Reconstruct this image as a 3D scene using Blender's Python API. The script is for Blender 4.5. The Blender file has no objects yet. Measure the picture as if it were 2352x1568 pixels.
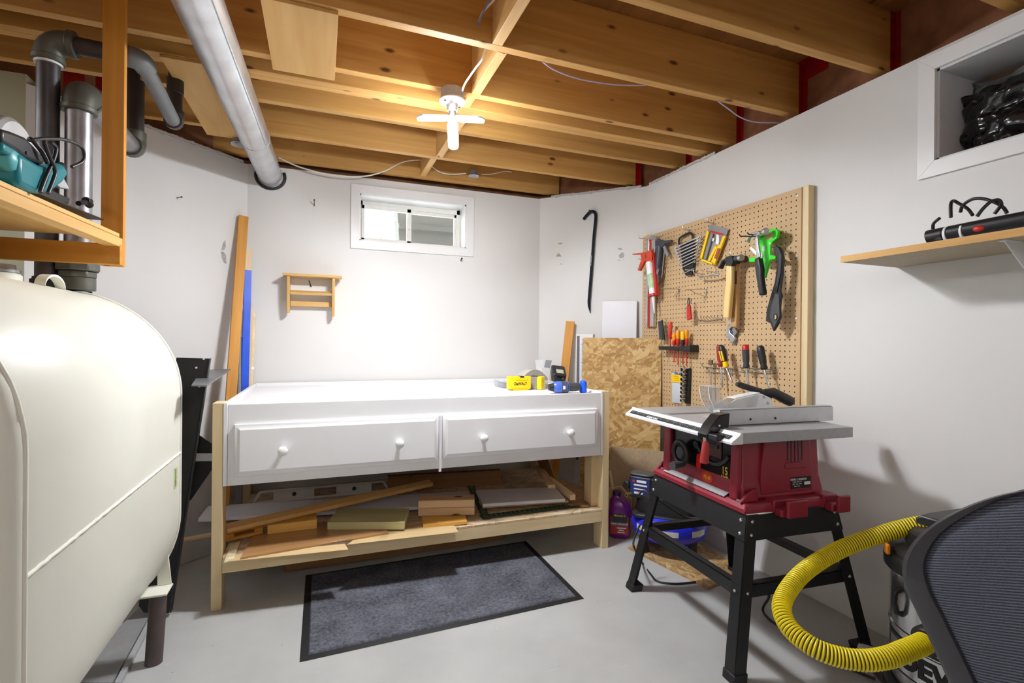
import bpy, math, random
from mathutils import Matrix, Vector, noise
random.seed(7)
PI = math.pi
scene = bpy.context.scene
COL = scene.collection

# ---------------------------------------------------------------- camera
CAM_Z = 1.087
YAW, ROLL, FOC = math.radians(20.9), math.radians(0.53), 1153.0
FW = Vector((math.sin(YAW), math.cos(YAW), 0))
RT0 = Vector((math.cos(YAW), -math.sin(YAW), 0))
RT = RT0 * math.cos(ROLL) + Vector((0, 0, 1)) * math.sin(ROLL)
UP = RT.cross(FW)
EYE = Vector((0, 0, CAM_Z))
cam_data = bpy.data.cameras.new('camera')
cam = bpy.data.objects.new('camera', cam_data)
COL.objects.link(cam)
cam_data.sensor_width = 36.0
cam_data.lens = 36.0 * FOC / 2352.0
cam_data.clip_start = 0.02
cam_data.clip_end = 60
cm = Matrix((RT, UP, -FW)).transposed().to_4x4()
cm.translation = EYE
cam.matrix_world = cm
scene.camera = cam

# ---------------------------------------------------------------- world, exposure
world = bpy.data.worlds.new('overcast_sky')
scene.world = world
world.use_nodes = True
wn = world.node_tree.nodes
wn['Background'].inputs[0].default_value = (0.93, 0.97, 1.0, 1)
wn['Background'].inputs[1].default_value = 6.0
scene.view_settings.view_transform = 'Standard'
scene.view_settings.look = 'None'
scene.view_settings.gamma = 1.0
scene.view_settings.use_curve_mapping = False
scene.view_settings.exposure = 1.16
LAMP_POWER = 360.0      # radiance of the folded LED panels
BULB_POWER = 135.0       # radiance of the bare bulb behind the camera

# ---------------------------------------------------------------- measuring helpers (survey of the room from the photograph)
def ray(x, y):
    return FW + RT * ((x - 1176.0) / FOC) - UP * ((y - 785.0) / FOC)
def onplane(x, y, n, d):
    r = ray(x, y); n = Vector(n)
    return EYE + r * ((d - n.dot(EYE)) / n.dot(r))
def RX(x, y, v): return onplane(x, y, (1, 0, 0), v)
def RY(x, y, v): return onplane(x, y, (0, 1, 0), v)
def RZ(x, y, v): return onplane(x, y, (0, 0, 1), v)

# ---------------------------------------------------------------- materials
def lin(c):
    c = c / 255.0
    return c / 12.92 if c <= 0.04045 else ((c + 0.055) / 1.055) ** 2.4
def rgb(r, g, b): return (lin(r), lin(g), lin(b), 1.0)
class NT:
    def __init__(s, name):
        s.m = bpy.data.materials.new(name); s.m.use_nodes = True
        s.t = s.m.node_tree; s.b = s.t.nodes['Principled BSDF']
    def n(s, typ, **kw):
        nd = s.t.nodes.new(typ)
        for k, v in kw.items():
            if k.startswith('_'): setattr(nd, k[1:], v)
            else: nd.inputs[k.replace('__', ' ')].default_value = v
        return nd
    def l(s, a, ai, b, bi): s.t.links.new(a.outputs[ai], b.inputs[bi])
    def ramp(s, stops):
        r = s.t.nodes.new('ShaderNodeValToRGB'); cr = r.color_ramp
        while len(cr.elements) < len(stops): cr.elements.new(0.5)
        for e, (p, c) in zip(cr.elements, stops): e.position = p; e.color = c
        return r
    def coord(s, scale=(1, 1, 1), rnd=True, rot=(0, 0, 0)):
        tc = s.n('ShaderNodeTexCoord'); mp = s.n('ShaderNodeMapping')
        mp.inputs['Scale'].default_value = scale; mp.inputs['Rotation'].default_value = rot
        s.l(tc, 'Object', mp, 'Vector')
        if rnd:
            oi = s.n('ShaderNodeObjectInfo'); mu = s.n('ShaderNodeMath', _operation='MULTIPLY')
            mu.inputs[1].default_value = 37.0
            s.l(oi, 'Random', mu, 0); cb = s.n('ShaderNodeCombineXYZ')
            for i in range(3): s.l(mu, 0, cb, i)
            ad = s.n('ShaderNodeVectorMath', _operation='ADD')
            s.l(mp, 0, ad, 0); s.l(cb, 0, ad, 1); return ad
        return mp
    def bump(s, src, si, strength=0.2, dist=0.002):
        bp = s.n('ShaderNodeBump'); bp.inputs['Strength'].default_value = strength
        bp.inputs['Distance'].default_value = dist
        s.l(src, si, bp, 'Height'); s.l(bp, 0, s.b, 'Normal')
MATS = {}
def plain(name, c, rough=0.5, metal=0.0, var=0.06, scale=30.0, bump=0.0, spec=0.5, coat=0.0, alpha=None, trans=0.0, ior=1.45, emit=None, es=0.0):
    if name in MATS: return MATS[name]
    k = NT(name); col = rgb(*c)
    if var > 0:
        co = k.coord((1, 1, 1)); nz = k.n('ShaderNodeTexNoise', Scale=scale, Detail=4.0)
        k.l(co, 0, nz, 'Vector')
        dark = tuple(x * (1 - var) for x in col[:3]) + (1,); lite = tuple(min(1, x * (1 + var)) for x in col[:3]) + (1,)
        r = k.ramp([(0.3, dark), (0.7, lite)]); k.l(nz, 0, r, 0); k.l(r, 0, k.b, 'Base Color')
        if bump > 0: k.bump(nz, 0, bump)
    else:
        k.b.inputs['Base Color'].default_value = col
    k.b.inputs['Roughness'].default_value = rough; k.b.inputs['Metallic'].default_value = metal
    k.b.inputs['Specular IOR Level'].default_value = spec
    k.b.inputs['Coat Weight'].default_value = coat
    if trans: k.b.inputs['Transmission Weight'].default_value = trans; k.b.inputs['IOR'].default_value = ior
    if alpha is not None: k.b.inputs['Alpha'].default_value = alpha
    if emit: k.b.inputs['Emission Color'].default_value = rgb(*emit); k.b.inputs['Emission Strength'].default_value = es
    MATS[name] = k.m; return k.m
def wood(name, c1, c2, knot=(70, 40, 15), knots=0.5, axis=0, rough=0.6, grain=1.0, coat=0.0):
    if name in MATS: return MATS[name]
    k = NT(name)
    sc = [30.0 * grain] * 3; sc[axis] = 1.6
    co = k.coord(tuple(sc)); nz = k.n('ShaderNodeTexNoise', Scale=1.0, Detail=5.0, Roughness=0.55, Distortion=0.6)
    k.l(co, 0, nz, 'Vector')
    s2 = [2.2] * 3; s2[axis] = 0.7
    c_2 = k.coord(tuple(s2)); n2 = k.n('ShaderNodeTexNoise', Scale=1.0, Detail=2.0); k.l(c_2, 0, n2, 'Vector')
    r1 = k.ramp([(0.28, rgb(*c1)), (0.72, rgb(*c2))]); k.l(nz, 0, r1, 0)
    sh = k.ramp([(0.3, (0.78, 0.76, 0.74, 1)), (0.7, (1.06, 1.06, 1.06, 1))]); k.l(n2, 0, sh, 0)
    mx = k.n('ShaderNodeMix', _data_type='RGBA', _blend_type='MULTIPLY'); mx.inputs['Factor'].default_value = 0.8
    k.l(r1, 0, mx, 'A'); k.l(sh, 0, mx, 'B'); out = (mx, 'Result')
    if knots > 0:
        s3 = [15.0] * 3; s3[axis] = 6.5
        c3 = k.coord(tuple(s3)); vo = k.n('ShaderNodeTexVoronoi', Scale=1.0); k.l(c3, 0, vo, 'Vector')
        kr = k.ramp([(0.04 + 0.1 * knots, (1, 1, 1, 1)), (0.1 + 0.16 * knots, (0, 0, 0, 1))]); k.l(vo, 0, kr, 0)
        sp = k.n('ShaderNodeSeparateColor'); k.l(vo, 'Color', sp, 0)
        gt = k.n('ShaderNodeMath', _operation='GREATER_THAN'); gt.inputs[1].default_value = 1 - 0.75 * knots
        k.l(sp, 0, gt, 0); mu = k.n('ShaderNodeMath', _operation='MULTIPLY'); k.l(kr, 0, mu, 0); k.l(gt, 0, mu, 1)
        m2 = k.n('ShaderNodeMix', _data_type='RGBA'); m2.inputs['B'].default_value = rgb(*knot)
        k.l(mu, 0, m2, 'Factor'); k.l(mx, 'Result', m2, 'A'); out = (m2, 'Result')
    k.l(out[0], out[1], k.b, 'Base Color')
    k.b.inputs['Roughness'].default_value = rough; k.b.inputs['Coat Weight'].default_value = coat
    k.bump(nz, 0, 0.15, 0.001)
    MATS[name] = k.m; return k.m
def strands(name, scale=1.0, cols=None, plane='XZ'):
    if name in MATS: return MATS[name]
    k = NT(name)
    cols = cols or [(126, 88, 44), (164, 124, 68), (188, 150, 92), (206, 174, 118), (226, 202, 152)]
    ax = {'XZ': 1, 'XY': 2, 'YZ': 0}[plane]
    res = []
    for ang, s1, s2 in ((0.6, 9, 48), (-0.8, 11, 55), (1.35, 8, 44), (0.05, 13, 60)):
        sc = [s1 * scale, s2 * scale, s2 * scale]; rot = [0, 0, 0]; rot[ax] = ang
        if ax == 1: sc = [s1 * scale, 10, s2 * scale]
        if ax == 2: sc = [s1 * scale, s2 * scale, 10]
        if ax == 0: sc = [10, s1 * scale, s2 * scale]
        # rotate first, then stretch
        tc = k.n('ShaderNodeTexCoord'); m1 = k.n('ShaderNodeMapping'); m1.inputs['Rotation'].default_value = rot
        m2 = k.n('ShaderNodeMapping'); m2.inputs['Scale'].default_value = sc
        k.l(tc, 'Object', m1, 'Vector'); k.l(m1, 0, m2, 'Vector')
        vo = k.n('ShaderNodeTexVoronoi', Scale=1.0, Randomness=1.0); k.l(m2, 0, vo, 'Vector')
        sp = k.n('ShaderNodeSeparateColor'); k.l(vo, 'Color', sp, 0); res.append(sp)
    # per-strand choice of layer
    a = k.n('ShaderNodeMath', _operation='GREATER_THAN'); a.inputs[1].default_value = 0.5; k.l(res[0], 1, a, 0)
    b = k.n('ShaderNodeMath', _operation='GREATER_THAN'); b.inputs[1].default_value = 0.55; k.l(res[2], 1, b, 0)
    m1 = k.n('ShaderNodeMix', _data_type='FLOAT'); k.l(a, 0, m1, 0); k.l(res[1], 0, m1, 2); k.l(res[0], 0, m1, 3)
    m2 = k.n('ShaderNodeMix', _data_type='FLOAT'); k.l(b, 0, m2, 0); k.l(m1, 0, m2, 2); k.l(res[3], 0, m2, 3)
    fg = k.coord((90 * scale, 90 * scale, 90 * scale), rnd=False); fn = k.n('ShaderNodeTexNoise', Scale=1.0, Detail=4.0, Roughness=0.7, Distortion=1.5); k.l(fg, 0, fn, 'Vector')
    mm = k.n('ShaderNodeMix', _data_type='FLOAT'); mm.inputs[0].default_value = 0.38; k.l(m2, 0, mm, 2); k.l(fn, 0, mm, 3); m2 = mm
    r = k.ramp([(i / (len(cols) - 1), rgb(*c)) for i, c in enumerate(cols)]); k.l(m2, 0, r, 0)
    k.l(r, 0, k.b, 'Base Color'); k.b.inputs['Roughness'].default_value = 0.6
    k.bump(m2, 0, 0.35, 0.002)
    MATS[name] = k.m; return k.m

# ---------------------------------------------------------------- mesh builder
def sharp_mesh(me, ang=35):
    for p in me.polygons: p.use_smooth = True
    me.set_sharp_from_angle(angle=math.radians(ang))
class MB:
    def __init__(s): s.v = []; s.f = []; s.mi = []
    def add(s, vs, fs, M=None, m=0):
        o = len(s.v)
        s.v += [(M @ Vector(p)) if M is not None else Vector(p) for p in vs]
        for f in fs: s.f.append(tuple(i + o for i in f)); s.mi.append(m)
        return s
    def box(s, x0, x1, y0, y1, z0, z1, M=None, m=0):
        vs = [(x0, y0, z0), (x1, y0, z0), (x1, y1, z0), (x0, y1, z0), (x0, y0, z1), (x1, y0, z1), (x1, y1, z1), (x0, y1, z1)]
        return s.add(vs, [(0, 3, 2, 1), (4, 5, 6, 7), (0, 1, 5, 4), (1, 2, 6, 5), (2, 3, 7, 6), (3, 0, 4, 7)], M, m)
    def hexa(s, b, t, M=None, m=0):       # bottom quad (ccw from above) and top quad
        return s.add(list(b) + list(t), [(3, 2, 1, 0), (4, 5, 6, 7), (0, 1, 5, 4), (1, 2, 6, 5), (2, 3, 7, 6), (3, 0, 4, 7)], M, m)
    def prism(s, poly, z0, z1, M=None, m=0, top=None):
        n = len(poly)
        ar = sum(poly[i][0] * poly[(i + 1) % n][1] - poly[(i + 1) % n][0] * poly[i][1] for i in range(n))
        if ar < 0: poly = list(poly)[::-1]; top = list(top)[::-1] if top else None
        tp = top or poly
        vs = [(p[0], p[1], z0) for p in poly] + [(p[0], p[1], z1) for p in tp]
        fs = [tuple(range(n - 1, -1, -1)), tuple(range(n, 2 * n))] + [(i, (i + 1) % n, n + (i + 1) % n, n + i) for i in range(n)]
        return s.add(vs, fs, M, m)
    def ring(s, c, ax_u, ax_v, r, n): return [c + ax_u * (r * math.cos(2 * PI * i / n)) + ax_v * (r * math.sin(2 * PI * i / n)) for i in range(n)]
    def tube(s, pts, r, n=10, closed=False, caps=True, M=None, m=0):
        P = [Vector(p) for p in pts]; k = len(P)
        R = r if isinstance(r, (list, tuple)) else [r] * k
        T = []
        for i in range(k):
            a = P[(i - 1) % k] if (closed or i > 0) else P[i]; b = P[(i + 1) % k] if (closed or i < k - 1) else P[i]
            t = (b - a); T.append(t.normalized() if t.length > 1e-9 else Vector((0, 0, 1)))
        u = T[0].orthogonal().normalized(); vs = []
        for i in range(k):
            u = (u - T[i] * u.dot(T[i])); u = u.normalized() if u.length > 1e-6 else T[i].orthogonal().normalized()
            vs += s.ring(P[i], u, T[i].cross(u), R[i], n)
        fs = []
        for i in range(k if closed else k - 1):
            j = (i + 1) % k
            for q in range(n): fs.append((i * n + q, i * n + (q + 1) % n, j * n + (q + 1) % n, j * n + q))
        if caps and not closed:
            fs.append(tuple(range(n - 1, -1, -1))); fs.append(tuple((k - 1) * n + q for q in range(n)))
        return s.add(vs, fs, M, m)
    def cyl(s, p0, p1, r0, r1=None, n=16, M=None, m=0): return s.tube([p0, p1], [r0, r0 if r1 is None else r1], n, M=M, m=m)
    def lathe(s, prof, n=24, M=None, m=0, cap=True):
        vs = []
        for r, z in prof: vs += [(r * math.cos(2 * PI * i / n), r * math.sin(2 * PI * i / n), z) for i in range(n)]
        fs = [(a * n + i, a * n + (i + 1) % n, (a + 1) * n + (i + 1) % n, (a + 1) * n + i) for a in range(len(prof) - 1) for i in range(n)]
        if cap:
            if prof[0][0] > 1e-5: fs.append(tuple(range(n - 1, -1, -1)))
            if prof[-1][0] > 1e-5: fs.append(tuple((len(prof) - 1) * n + i for i in range(n)))
        return s.add(vs, fs, M, m)
    def sph(s, c, r, n=14, M=None, m=0, sc=(1, 1, 1)):
        prof = [(max(1e-6, math.sin(PI * i / (n // 2 + 1))), -math.cos(PI * i / (n // 2 + 1))) for i in range(n // 2 + 2)]
        mm = Matrix.Translation(Vector(c)) @ Matrix.Diagonal((r * sc[0], r * sc[1], r * sc[2], 1))
        return s.lathe(prof, n, (M @ mm) if M is not None else mm, m, cap=False)
    def loft(s, rings, M=None, m=0, caps=True, closed=True):
        n = len(rings[0]); vs = [p for r in rings for p in r]; fs = []
        for a in range(len(rings) - 1):
            for i in range(n if closed else n - 1): fs.append((a * n + i, a * n + (i + 1) % n, (a + 1) * n + (i + 1) % n, (a + 1) * n + i))
        if caps and closed: fs.append(tuple(range(n - 1, -1, -1))); fs.append(tuple((len(rings) - 1) * n + i for i in range(n)))
        return s.add(vs, fs, M, m)
    def grid(s, rows, M=None, m=0): return s.loft(rows, M, m, caps=False, closed=False)
    def build(s, name, mats, parent=None, bevel=0.0, smooth=True, world=False, ang=35, seg=2, solid=0.0, matrix=None):
        if not isinstance(mats, (list, tuple)): mats = [mats]
        vs = s.v; mw = None
        if parent is not None and world:
            inv = PM[parent.name].inverted(); vs = [inv @ v for v in vs]
        org = Vector((0, 0, 0))
        if parent is None and matrix is None:
            xs = [v.x for v in vs]; ys = [v.y for v in vs]; zs = [v.z for v in vs]
            org = Vector(((min(xs) + max(xs)) / 2, (min(ys) + max(ys)) / 2, min(zs))); vs = [v - org for v in vs]
        me = bpy.data.meshes.new(name); me.from_pydata([tuple(v) for v in vs], [], s.f)
        for m in mats: me.materials.append(m)
        if len(mats) > 1:
            for p, i in zip(me.polygons, s.mi): p.material_index = i
        me.update()
        if smooth: sharp_mesh(me, ang)
        o = bpy.data.objects.new(name, me); COL.objects.link(o)
        if parent is not None:
            o.parent = parent
            if matrix is not None: o.matrix_local = matrix
            PM[o.name] = PM[parent.name] @ (matrix if matrix is not None else Matrix())
        else:
            o.matrix_world = matrix if matrix is not None else Matrix.Translation(org)
            PM[o.name] = o.matrix_world.copy()
        if solid:
            md = o.modifiers.new('solid', 'SOLIDIFY'); md.thickness = solid; md.offset = 0
        if bevel > 0:
            md = o.modifiers.new('bevel', 'BEVEL'); md.width = bevel; md.segments = seg; md.limit_method = 'ANGLE'; md.angle_limit = math.radians(40)
        return o
PM = {}
def tag(o, label, cat, group=None):
    o['label'] = label; o['category'] = cat
    if group: o['group'] = group
    return o
def struct(o, label=None, cat=None):
    o['kind'] = 'structure'
    if label: o['label'] = label
    if cat: o['category'] = cat
    return o
def thing(name, label, cat, loc=(0, 0, 0), rotz=0.0, group=None, matrix=None):
    o = bpy.data.objects.new(name, None); COL.objects.link(o); o.empty_display_size = 0.05
    M = matrix if matrix is not None else Matrix.Translation(Vector(loc)) @ Matrix.Rotation(rotz, 4, 'Z')
    o.matrix_world = M; PM[o.name] = M.copy()
    return tag(o, label, cat, group)
def frame(origin, x, z):
    """matrix with local x along x and local z as near z as possible"""
    x = Vector(x).normalized(); z = Vector(z); y = z.cross(x).normalized(); z = x.cross(y)
    M = Matrix((x, y, z)).transposed().to_4x4(); M.translation = Vector(origin); return M
def board(name, p0, p1, nrm, w, t, mat, parent=None, bevel=0.0015, ends=None):
    """a plank from p0 to p1; nrm is its face normal (thickness t), w its width; grain along local x"""
    p0, p1 = Vector(p0), Vector(p1); L = (p1 - p0).length
    M = frame(p0, p1 - p0, nrm); b = MB().box(0, L, -w / 2, w / 2, -t / 2, t / 2)
    if parent is not None: M = PM[parent.name].inverted() @ M
    return b.build(name, mat, parent, bevel=bevel, matrix=M)
def text_mesh(name, body, size, mat, M, parent, depth=0.0006, bold=0.0, align='CENTER', shear=0.0, sx=1.0):
    cu = bpy.data.curves.new(name, 'FONT'); cu.body = body; cu.size = size; cu.extrude = depth; cu.offset = bold
    cu.align_x = align; cu.align_y = 'CENTER'; cu.shear = shear; cu.resolution_u = 3
    o = bpy.data.objects.new(name + '_tmp', cu); COL.objects.link(o)
    me = bpy.data.meshes.new_from_object(o.evaluated_get(bpy.context.evaluated_depsgraph_get()))
    bpy.data.objects.remove(o); bpy.data.curves.remove(cu)
    if sx != 1.0:
        for v in me.vertices: v.co.x *= sx
    me.name = name; me.materials.clear(); me.materials.append(mat)
    ob = bpy.data.objects.new(name, me); COL.objects.link(ob)
    ob.parent = parent; ob.matrix_local = PM[parent.name].inverted() @ M
    return ob
def copy_tree(o, parent=None, label=None, group=None):
    c = o.copy(); COL.objects.link(c); c.parent = parent
    if parent is not None: c.matrix_parent_inverse = o.matrix_parent_inverse
    if label: c['label'] = label
    if group: c['group'] = group
    for ch in [x for x in bpy.data.objects if x.parent == o]: copy_tree(ch, c)
    return c
def arc(c, r, a0, a1, n): return [(c[0] + r * math.cos(a0 + (a1 - a0) * i / n), c[1] + r * math.sin(a0 + (a1 - a0) * i / n)) for i in range(n + 1)]
def spline(pts, n=8, closed=False):
    P = [Vector(p) for p in pts]; k = len(P); out = []
    for i in range(k if closed else k - 1):
        if closed: a, b, c, d = P[(i - 1) % k], P[i], P[(i + 1) % k], P[(i + 2) % k]
        else: a, b, c, d = P[max(i - 1, 0)], P[i], P[i + 1], P[min(i + 2, k - 1)]
        for j in range(n):
            t = j / n
            out.append(0.5 * ((2 * b) + (c - a) * t + (2 * a - 5 * b + 4 * c - d) * t * t + (3 * b - a - 3 * c + d) * t ** 3))
    if not closed: out.append(P[-1])
    return out
def rrect(w, h, r, n=4, cx=0.0, cy=0.0):
    out = []
    for sx, sy, a in ((1, 1, 0), (-1, 1, PI / 2), (-1, -1, PI), (1, -1, 1.5 * PI)):
        out += arc((cx + sx * (w / 2 - r), cy + sy * (h / 2 - r)), r, a, a + PI / 2, n)
    return out
# ================================================================ materials of the room
def wall_paint(name, c, stain=0.0):
    k = NT(name); co = k.coord((1, 1, 1), rnd=False)
    n1 = k.n('ShaderNodeTexNoise', Scale=1.3, Detail=3.0); k.l(co, 0, n1, 'Vector')
    base = rgb(*c); r = k.ramp([(0.3, tuple(x * 0.93 for x in base[:3]) + (1,)), (0.7, base)]); k.l(n1, 0, r, 0)
    n3 = k.n('ShaderNodeTexNoise', Scale=17.0, Detail=6.0, Roughness=0.7); k.l(co, 0, n3, 'Vector')
    sp = k.ramp([(0.735, (0, 0, 0, 1)), (0.76, (1, 1, 1, 1))]); k.l(n3, 0, sp, 0)
    mx = k.n('ShaderNodeMix', _data_type='RGBA'); mx.inputs['B'].default_value = rgb(186, 182, 174)
    k.l(sp, 0, mx, 'Factor'); k.l(r, 0, mx, 'A'); k.l(mx, 'Result', k.b, 'Base Color')
    n2 = k.n('ShaderNodeTexNoise', Scale=120.0, Detail=3.0); k.l(co, 0, n2, 'Vector'); k.bump(n2, 0, 0.08, 0.001)
    k.b.inputs['Roughness'].default_value = 0.55; MATS[name] = k.m; return k.m
M_WALL = wall_paint('white_wall_paint', (224, 223, 221))
M_GREEN = wall_paint('pale_green_wall_paint', (196, 200, 176))
def floor_paint():
    k = NT('grey_floor_paint'); co = k.coord((1, 1, 1), rnd=False)
    n1 = k.n('ShaderNodeTexNoise', Scale=2.2, Detail=6.0, Roughness=0.6); k.l(co, 0, n1, 'Vector')
    r = k.ramp([(0.3, rgb(170, 170, 168)), (0.7, rgb(190, 190, 188))]); k.l(n1, 0, r, 0)
    # pale scratches
    tc = k.n('ShaderNodeTexCoord'); mp = k.n('ShaderNodeMapping'); mp.inputs['Rotation'].default_value = (0, 0, 0.5); mp.inputs['Scale'].default_value = (5, 60, 1)
    k.l(tc, 'Object', mp, 'Vector'); n2 = k.n('ShaderNodeTexNoise', Scale=1.0, Detail=5.0, Roughness=0.65); k.l(mp, 0, n2, 'Vector')
    s = k.ramp([(0.68, (0, 0, 0, 1)), (0.76, (0.5, 0.5, 0.5, 1))]); k.l(n2, 0, s, 0)
    m1 = k.n('ShaderNodeMix', _data_type='RGBA'); m1.inputs['B'].default_value = rgb(212, 212, 210); k.l(s, 0, m1, 'Factor'); k.l(r, 0, m1, 'A')
    # dark grit and pale paint chips
    v1 = k.n('ShaderNodeTexVoronoi', Scale=11.0); k.l(co, 0, v1, 'Vector')
    d = k.ramp([(0.018, (1, 1, 1, 1)), (0.03, (0, 0, 0, 1))]); k.l(v1, 0, d, 0)
    m2 = k.n('ShaderNodeMix', _data_type='RGBA'); m2.inputs['B'].default_value = rgb(92, 88, 82); k.l(d, 0, m2, 'Factor'); k.l(m1, 'Result', m2, 'A')
    v2 = k.n('ShaderNodeTexVoronoi', Scale=17.3); k.l(co, 0, v2, 'Vector')
    e = k.ramp([(0.02, (1, 1, 1, 1)), (0.04, (0, 0, 0, 1))]); k.l(v2, 0, e, 0)
    m3 = k.n('ShaderNodeMix', _data_type='RGBA'); m3.inputs['B'].default_value = rgb(222, 222, 220); k.l(e, 0, m3, 'Factor'); k.l(m2, 'Result', m3, 'A')
    k.l(m3, 'Result', k.b, 'Base Color'); k.b.inputs['Roughness'].default_value = 0.42
    k.bump(n1, 0, 0.06, 0.004); MATS['floor'] = k.m; return k.m
M_FLOOR = floor_paint()
W_JOIST = wood('spruce_joist', (194, 142, 74), (218, 170, 98), (96, 58, 26), 0.55)
W_JOIST_Y = wood('spruce_blocking', (210, 160, 92), (230, 188, 122), (110, 66, 28), 0.3)
W_SUB = wood('subfloor_boards', (128, 80, 32), (160, 106, 48), (80, 44, 18), 0.5, axis=1, grain=0.5)
W_PLY = wood('plywood', (206, 158, 88), (226, 184, 116), (120, 76, 34), 0.25, axis=1, grain=0.5)
W_PINE = wood('new_pine', (222, 196, 146), (238, 218, 176), (140, 96, 54), 0.3)
W_PINE_Z = wood('new_pine_upright', (222, 196, 146), (238, 218, 176), (140, 96, 54), 0.3, axis=2)
W_ORANGE = wood('stained_pine', (196, 132, 44), (222, 160, 66), (110, 62, 18), 0.35)
W_PALE = wood('pale_board', (214, 190, 152), (232, 212, 178), (150, 110, 70), 0.15)
M_TRIM = plain('white_trim_paint', (232, 232, 232), 0.4, var=0.02, scale=6)
M_VAPOR = plain('vapour_barrier', (142, 98, 74), 0.22, var=0.35, scale=7, bump=0.6, coat=0.5)
M_RED = plain('red_sheathing_tape', (150, 14, 20), 0.35, var=0.2, scale=24)
M_GALV = plain('galvanised_steel', (214, 216, 220), 0.32, 0.82, var=0.12, scale=9)
M_BLACK = plain('black_plastic', (28, 28, 30), 0.42, var=0.08)
M_BLKMET = plain('black_powder_coat', (26, 26, 28), 0.5, var=0.12, scale=80, bump=0.05)
M_DKGREY = plain('dark_grey_plastic', (66, 67, 70), 0.5, var=0.06)
M_GREY = plain('grey_plastic', (132, 134, 138), 0.5, var=0.06)
M_WHITE = plain('white_plastic', (236, 236, 236), 0.38, var=0.02)
M_CHROME = plain('chrome_steel', (205, 206, 208), 0.22, 0.95, var=0.05)
M_STEEL = plain('brushed_steel', (178, 180, 184), 0.35, 0.9, var=0.12, scale=60)
M_NAIL = plain('nail_steel', (74, 66, 60), 0.45, 0.7, var=0.2)
def clear_mat(name, c, fac=0.85, rough=0.05):
    k = NT(name); t = k.t.nodes.new('ShaderNodeBsdfTransparent'); t.inputs[0].default_value = rgb(*c)
    k.b.inputs['Base Color'].default_value = rgb(*c); k.b.inputs['Roughness'].default_value = rough
    mx = k.t.nodes.new('ShaderNodeMixShader'); lw = k.n('ShaderNodeFresnel'); lw.inputs[0].default_value = 1.45
    ma = k.n('ShaderNodeMath', _operation='ADD'); ma.inputs[1].default_value = 1 - fac; ma.use_clamp = True
    k.l(lw, 0, ma, 0); k.l(ma, 0, mx, 0); k.t.links.new(t.outputs[0], mx.inputs[1]); k.t.links.new(k.b.outputs[0], mx.inputs[2])
    k.t.links.new(mx.outputs[0], k.t.nodes['Material Output'].inputs[0]); MATS[name] = k.m; return k.m
M_GLASS = clear_mat('window_glass', (250, 252, 250), 0.97)
M_CLEAR = clear_mat('clear_plastic', (242, 244, 246), 0.86, 0.1)
M_FILM = clear_mat('poly_film', (236, 230, 226), 0.6, 0.12)

# ================================================================ room shell
XR, YB, SD, LD = 1.98, 3.279, 4.736, 3.682
ZW, ZJ, ZS = 2.108, 2.137, 2.372
KX, KY = XR, SD - XR                 # corner right wall / diagonal
BX, BY = SD - YB, YB                 # corner diagonal / back wall
CX_, CY_ = YB - LD, YB               # corner back wall / left diagonal
GX, GY = -1.109, LD - 1.109          # left diagonal / green wall
WT = 0.22
struct(MB().box(-2.4, 2.3, -2.6, 3.6, -0.1, 0.0).build('floor', M_FLOOR), 'grey painted concrete floor with scuffs', 'floor')
def wall_with_hole(name, mat, horiz, lo, hi, z1, hole, d0, d1, along):
    b = MB(); h0, h1, z0_, z1_ = hole
    for a, c, e, f in ((lo, h0, 0, z1), (h1, hi, 0, z1), (h0, h1, 0, z0_), (h0, h1, z1_, z1)):
        if along == 'X': b.box(a, c, d0, d1, e, f)
        else: b.box(d0, d1, a, c, e, f)
    return b.build(name, mat, smooth=False)
W1 = (0.223, 0.912, 1.711, 2.004)     # back window opening (x0,x1,z0,z1)
W2 = (0.43, 1.098, 1.724, 2.040)      # right window opening (y0,y1,z0,z1)
wb = struct(wall_with_hole('wall_back', M_WALL, 0, CX_ - 0.2, BX + 0.2, ZW - 0.002, W1, YB, YB + WT, 'X'), 'white painted back wall above the workbench', 'wall')
wr = struct(wall_with_hole('wall_right', M_WALL, 0, -2.6, KY, ZW, W2, XR, XR + WT, 'Y'), 'long white wall at right behind the pegboard', 'wall')
struct(MB().prism([(KX, KY), (BX, BY), (BX + 0.1, BY + 0.24), (KX + WT, KY + 0.09)], 0, ZW).build('wall_right_diagonal', M_WALL, smooth=False), 'short diagonal white wall with the pry bar', 'wall')
struct(MB().prism([(CX_, CY_), (GX, GY), (GX - 0.0, GY + 0.3), (CX_ - 0.2, CY_ + 0.2)], 0, ZW - 0.006).build('wall_left_diagonal', M_WALL, smooth=False), 'diagonal white wall at left behind the oil tank', 'wall')
struct(MB().box(-2.4, GX, GY, GY + 0.2, 0, ZW + 0.03).build('wall_left', M_GREEN, smooth=False), 'pale green wall end behind the black pipes', 'wall')
struct(MB().box(-2.5, -2.4, -2.6, GY + 0.2, 0, ZJ).build('wall_far_left', M_WALL, smooth=False), 'white side wall left of the oil tank', 'wall')
struct(MB().box(-2.5, 2.3, -2.7, -2.6, 0, ZJ).build('wall_front', M_WALL, smooth=False), 'white wall behind the camera', 'wall')

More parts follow.
